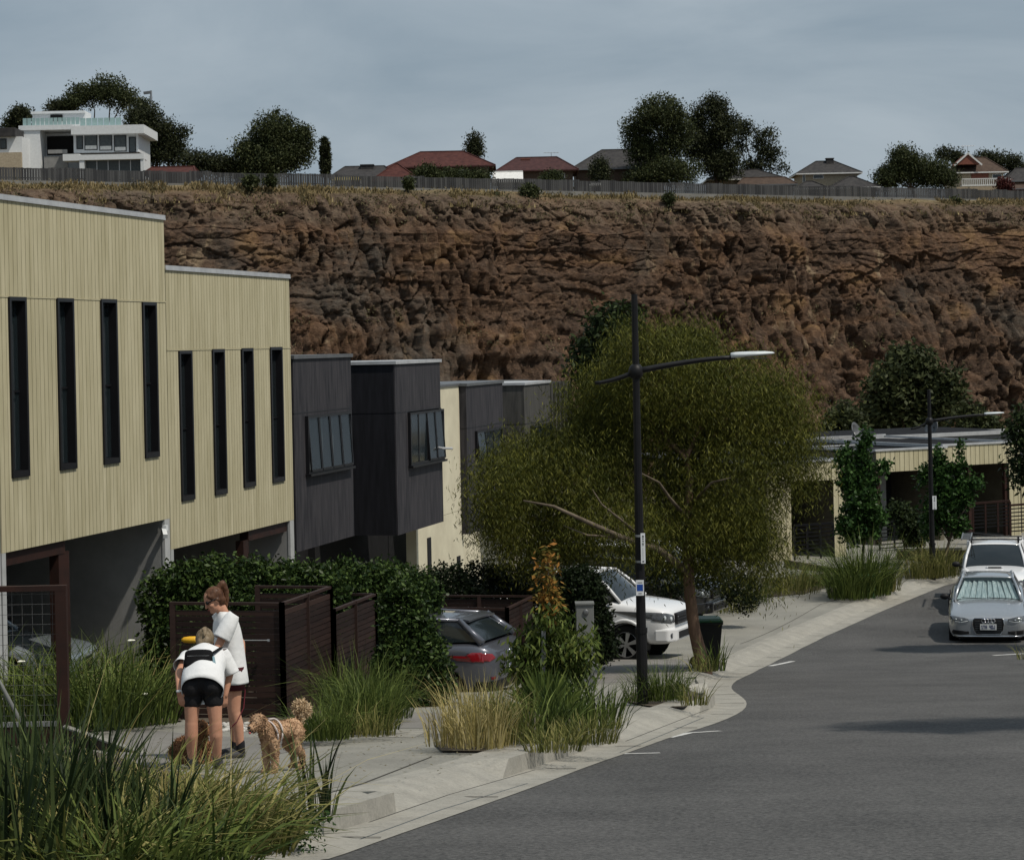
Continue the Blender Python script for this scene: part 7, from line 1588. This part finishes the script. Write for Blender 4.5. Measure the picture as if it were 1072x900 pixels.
# leads
th = thing('dog_lead', 'dark red lead hanging beside the standing woman\'s leg', 'lead', pwb+Vector((.06, 0, .8)))
q = MB(); w0 = pwb+Vector((.07, -.02, .80)); q.tube([w0, w0+Vector((.01, -.03, -.15)), w0+Vector((-.0, -.08, -.30)), w0+Vector((-.06, -.16, -.42)), w0+Vector((-.12, -.2, -.48))], .006, 6); q.build('cord', 'lead', th, smooth=True)
# ---- dogs
def curl(amp, sc=38): return lambda co: amp*(abs(mnoise.noise(co*sc))*1.6-.3+.6*mnoise.noise(co*sc*2.3))
def tufts(name, src, m, n, L_, par, seed, w=.008):
    me = src.data; rng = np.random.default_rng(seed); nv = len(me.vertices); co = np.empty(nv*3); me.vertices.foreach_get('co', co); co = co.reshape(-1, 3); no = np.array([v.normal[:] for v in me.vertices]); i = rng.choice(nv, n)
    p0 = co[i]; ax = no[i]+rng.normal(size=(n, 3))*.7-np.array([0, 0, .4]); ax /= np.linalg.norm(ax, axis=1)[:, None]; sd = np.cross(ax, rng.normal(size=(n, 3))); sd /= np.linalg.norm(sd, axis=1)[:, None]; ax = ax*L_*(.5+rng.random(n))[:, None]; sd = sd*w*.5
    p1 = p0+ax*.55; p2 = p0+ax*.8+rng.normal(size=(n, 3))*L_*.35
    V = np.stack([p0-sd, p0+sd, p1+sd, p1-sd, p2+sd*.4, p2-sd*.4], 1).reshape(-1, 3); k = np.arange(n)[:, None]*6; Q = np.concatenate([k+np.array([0, 1, 2, 3]), k+np.array([3, 2, 4, 5])])
    o = npmesh(name, V, Q, m, None); o.parent = par; return o
def dog_standing():
    yb = 20.45; b = P(293, 806, yb); b.z = prof(yb)+VL
    th = thing('dog', 'curly apricot dog standing on the concrete with its fluffy tail up, looking at the camera', 'dog', b)
    # own space: body axis from hind (right, away) to chest (left, near)
    hi = Vector((.115, .13, .37)); ch = Vector((-.075, -.10, .37)); ax = (ch-hi).normalized(); sd = Vector((-ax.y, ax.x, 0)).normalized()
    hd_ = Vector((-.155, -.20, .475)); fd = Vector((-.62, -.78, -.12)).normalized(); sx = Vector((-fd.y, fd.x, 0)).normalized()
    def body(q):
        capsule(q, ch, hi.lerp(ch, .4)+Vector((0, 0, .0)), .098, .078); capsule(q, hi.lerp(ch, .4), hi, .078, .082); capsule(q, ch+Vector((0, 0, -.03)), ch+ax*.03+Vector((0, 0, .03)), .085, .08)
        capsule(q, ch+ax*.03+Vector((0, 0, .04)), hd_-Vector((0, 0, .03))-fd*.02, .068, .055)
        for s in (-1, 1):
            f0 = ch+sd*s*.055+Vector((0, 0, -.06)); capsule(q, f0, Vector((f0.x, f0.y, .17))-ax*.012, .048, .036); capsule(q, Vector((f0.x, f0.y, .17))-ax*.012, Vector((f0.x, f0.y, .035))+ax*.006*s, .035, .032); capsule(q, Vector((f0.x, f0.y, .024)), Vector((f0.x, f0.y, .022))+ax*.035, .030, .024)
            h0 = hi+sd*s*.052+Vector((0, 0, -.04)); kn = h0+ax*.03+Vector((0, 0, -.11)); hk = h0-ax*.055+Vector((0, 0, -.205)); pw = Vector((hk.x, hk.y, .026))+ax*.012
            capsule(q, h0, kn, .066, .045); capsule(q, kn, hk, .045, .030); capsule(q, hk, pw, .030, .028); capsule(q, pw, pw+ax*.04-Vector((0, 0, .004)), .028, .022)
        q.ell(hd_, (.066, .070, .066)); capsule(q, hd_+fd*.03-Vector((0, 0, .012)), hd_+fd*.095-Vector((0, 0, .022)), .042, .030); q.ell(hd_+Vector((0, 0, .038)), (.052, .052, .040))
    bo = blob('body', body, 'fur_apricot', th, .006, 2, curl(.006)); tufts('fur', bo, 'fur_apricot', 3600, .012, bo, 5)
    def tail(q):
        t0 = hi-ax*.07+Vector((0, 0, .05)); capsule(q, t0, t0-ax*.03+Vector((0, 0, .06)), .024, .028); q.ell(t0-ax*.025+Vector((0.0, 0, .115)), (.052, .050, .058)); q.ell(t0-ax*.055+Vector((.02, 0, .085)), (.036, .036, .04))
    to = blob('tail', tail, 'fur_pale', th, .007, 2, curl(.014)); tufts('fur', to, 'fur_pale', 1500, .034, to, 6)
    for s in (-1, 1):
        def ear(q): capsule(q, hd_+sx*s*.052+Vector((0, 0, .03)), hd_+sx*s*.072+Vector((0, 0, -.05)), .022, .030); 
        eo = blob('ear', ear, 'fur_dark' if s < 0 else 'fur_apricot', th, .006, 2, curl(.008)); tufts('fur', eo, 'fur_apricot', 500, .026, eo, 7+s)
        q = MB(); q.ell(hd_+fd*.060+sx*s*.026+Vector((0, 0, .016)), (.0085, .0085, .0085), 8, 6); q.build('eye', 'nose_black', th, smooth=True, local=True)
    q = MB(); q.ell(hd_+fd*.124-Vector((0, 0, .012)), (.017, .014, .013), 10, 7); q.build('nose', 'nose_black', th, smooth=True, local=True)
    q = MB(); q.ell(hd_+fd*.10-Vector((0, 0, .052)), (.022, .026, .012), 10, 7); q.build('mouth', 'nose_black', th, smooth=True, local=True)
    q = MB(); q.ell(hd_+fd*.115-Vector((0, 0, .060)), (.013, .022, .012), 10, 7); q.build('tongue', 'tongue', th, smooth=True, local=True)
    hn = thing('dog_harness', 'pale harness strapped round the chest of the standing dog', 'harness', b+ch)
    q = MB(); c0 = b+ch.lerp(hi, .18)
    for off, tilt in ((0, .0), (.06, .25)):
        cc = c0+ax*off; up = (Vector((0, 0, 1))+ax*tilt).normalized(); q.tube([cc+(sd*math.cos(t)*.112+up*math.sin(t)*.115) for t in [2*math.pi*k/20 for k in range(21)]], .008, 6)
    q.bar(c0+Vector((0, 0, .115)), c0+ax*.06+Vector((0, 0, .118)), .02, .012); q.build('straps', 'harness', hn, smooth=True)
dog_standing()
def dog_sitting():
    yb = 21.7; b = P(203, 796, yb); b.z = prof(yb)+VL
    th = thing('dog', 'darker brown curly dog sitting behind the bending woman\'s legs', 'dog', b)
    def body(q):
        capsule(q, (-.10, .05, .13), (.02, .0, .19), .115, .10); capsule(q, (.02, 0, .19), (.07, -.04, .27), .095, .075); q.ell((-.14, .02, .10), (.10, .10, .10)); capsule(q, (.07, -.04, .27), (.08, -.08, .33), .06, .055)
        for s in (-1, 1): capsule(q, (.09+s*.04, -.05, .20), (.11+s*.04, -.08, .03), .035, .028); capsule(q, (.11+s*.04, -.08, .025), (.13+s*.04, -.12, .022), .028, .022)
        capsule(q, (-.13, -.06, .06), (-.02, -.12, .03), .055, .03); q.ell((.08, -.10, .36), (.062, .068, .062)); capsule(q, (.08, -.13, .345), (.075, -.195, .33), .038, .028)
    bo = blob('body', body, 'fur_dark', th, .008, 3, curl(.012)); tufts('fur', bo, 'fur_dark', 3600, .02, bo, 8)
    for s in (-1, 1):
        def ear(q): capsule(q, (.08+s*.052, -.09, .385), (.08+s*.07, -.09, .30), .022, .028)
        blob('ear', ear, 'fur_dark', th, .007, 2, curl(.008)); q = MB(); q.ell((.08+s*.025, -.160, .375), (.008, .008, .008), 8, 6); q.build('eye', 'nose_black', th, smooth=True, local=True)
    q = MB(); q.ell((.073, -.222, .335), (.015, .012, .012), 8, 6); q.build('nose', 'nose_black', th, smooth=True, local=True)
dog_sitting()

# ---- look-alikes in a bed are told apart by their place, counted from the left
ORD = ['first', 'second', 'third', 'fourth', 'fifth', 'sixth', 'seventh', 'eighth', 'ninth', 'tenth']
gr_ = {}
for o in list(COL.objects):
    if o.parent is None and o.get('group') and o.get('category') in ('grass', 'plant'): gr_.setdefault((o['group'], o['label']), []).append(o)
SHORT = {'dark flax clumps in the lower left bed': 'dark upright flax clump in the lower left bed', 'green tussocks in the lower left bed': 'green arching tussock in the lower left bed', 'yellowing tussocks in the lower left bed': 'yellowing arching tussock in the lower left bed',
         'green tussocks left of the women': 'tall green tussock left of the two women', 'dry tussocks in the kerbside bed': 'dry straw-coloured tussock below the young tree', 'flax clumps in the kerbside bed': 'green flax clump below the young tree', 'short grass in the kerbside bed': 'short grass along the kerb below the young tree',
         'bleached blades in the lower left bed': 'bleached thin blades in the lower left bed', 'bleached blades left of the women': 'bleached thin blades left of the two women'}
for (g_, l_), os__ in gr_.items():
    if len(os__) > 1:
        for i, o in enumerate(sorted(os__, key=lambda o: o.location.x/o.location.y)): o['label'] = SHORT.get(g_, l_)+', '+ORD[i]+' from the left'
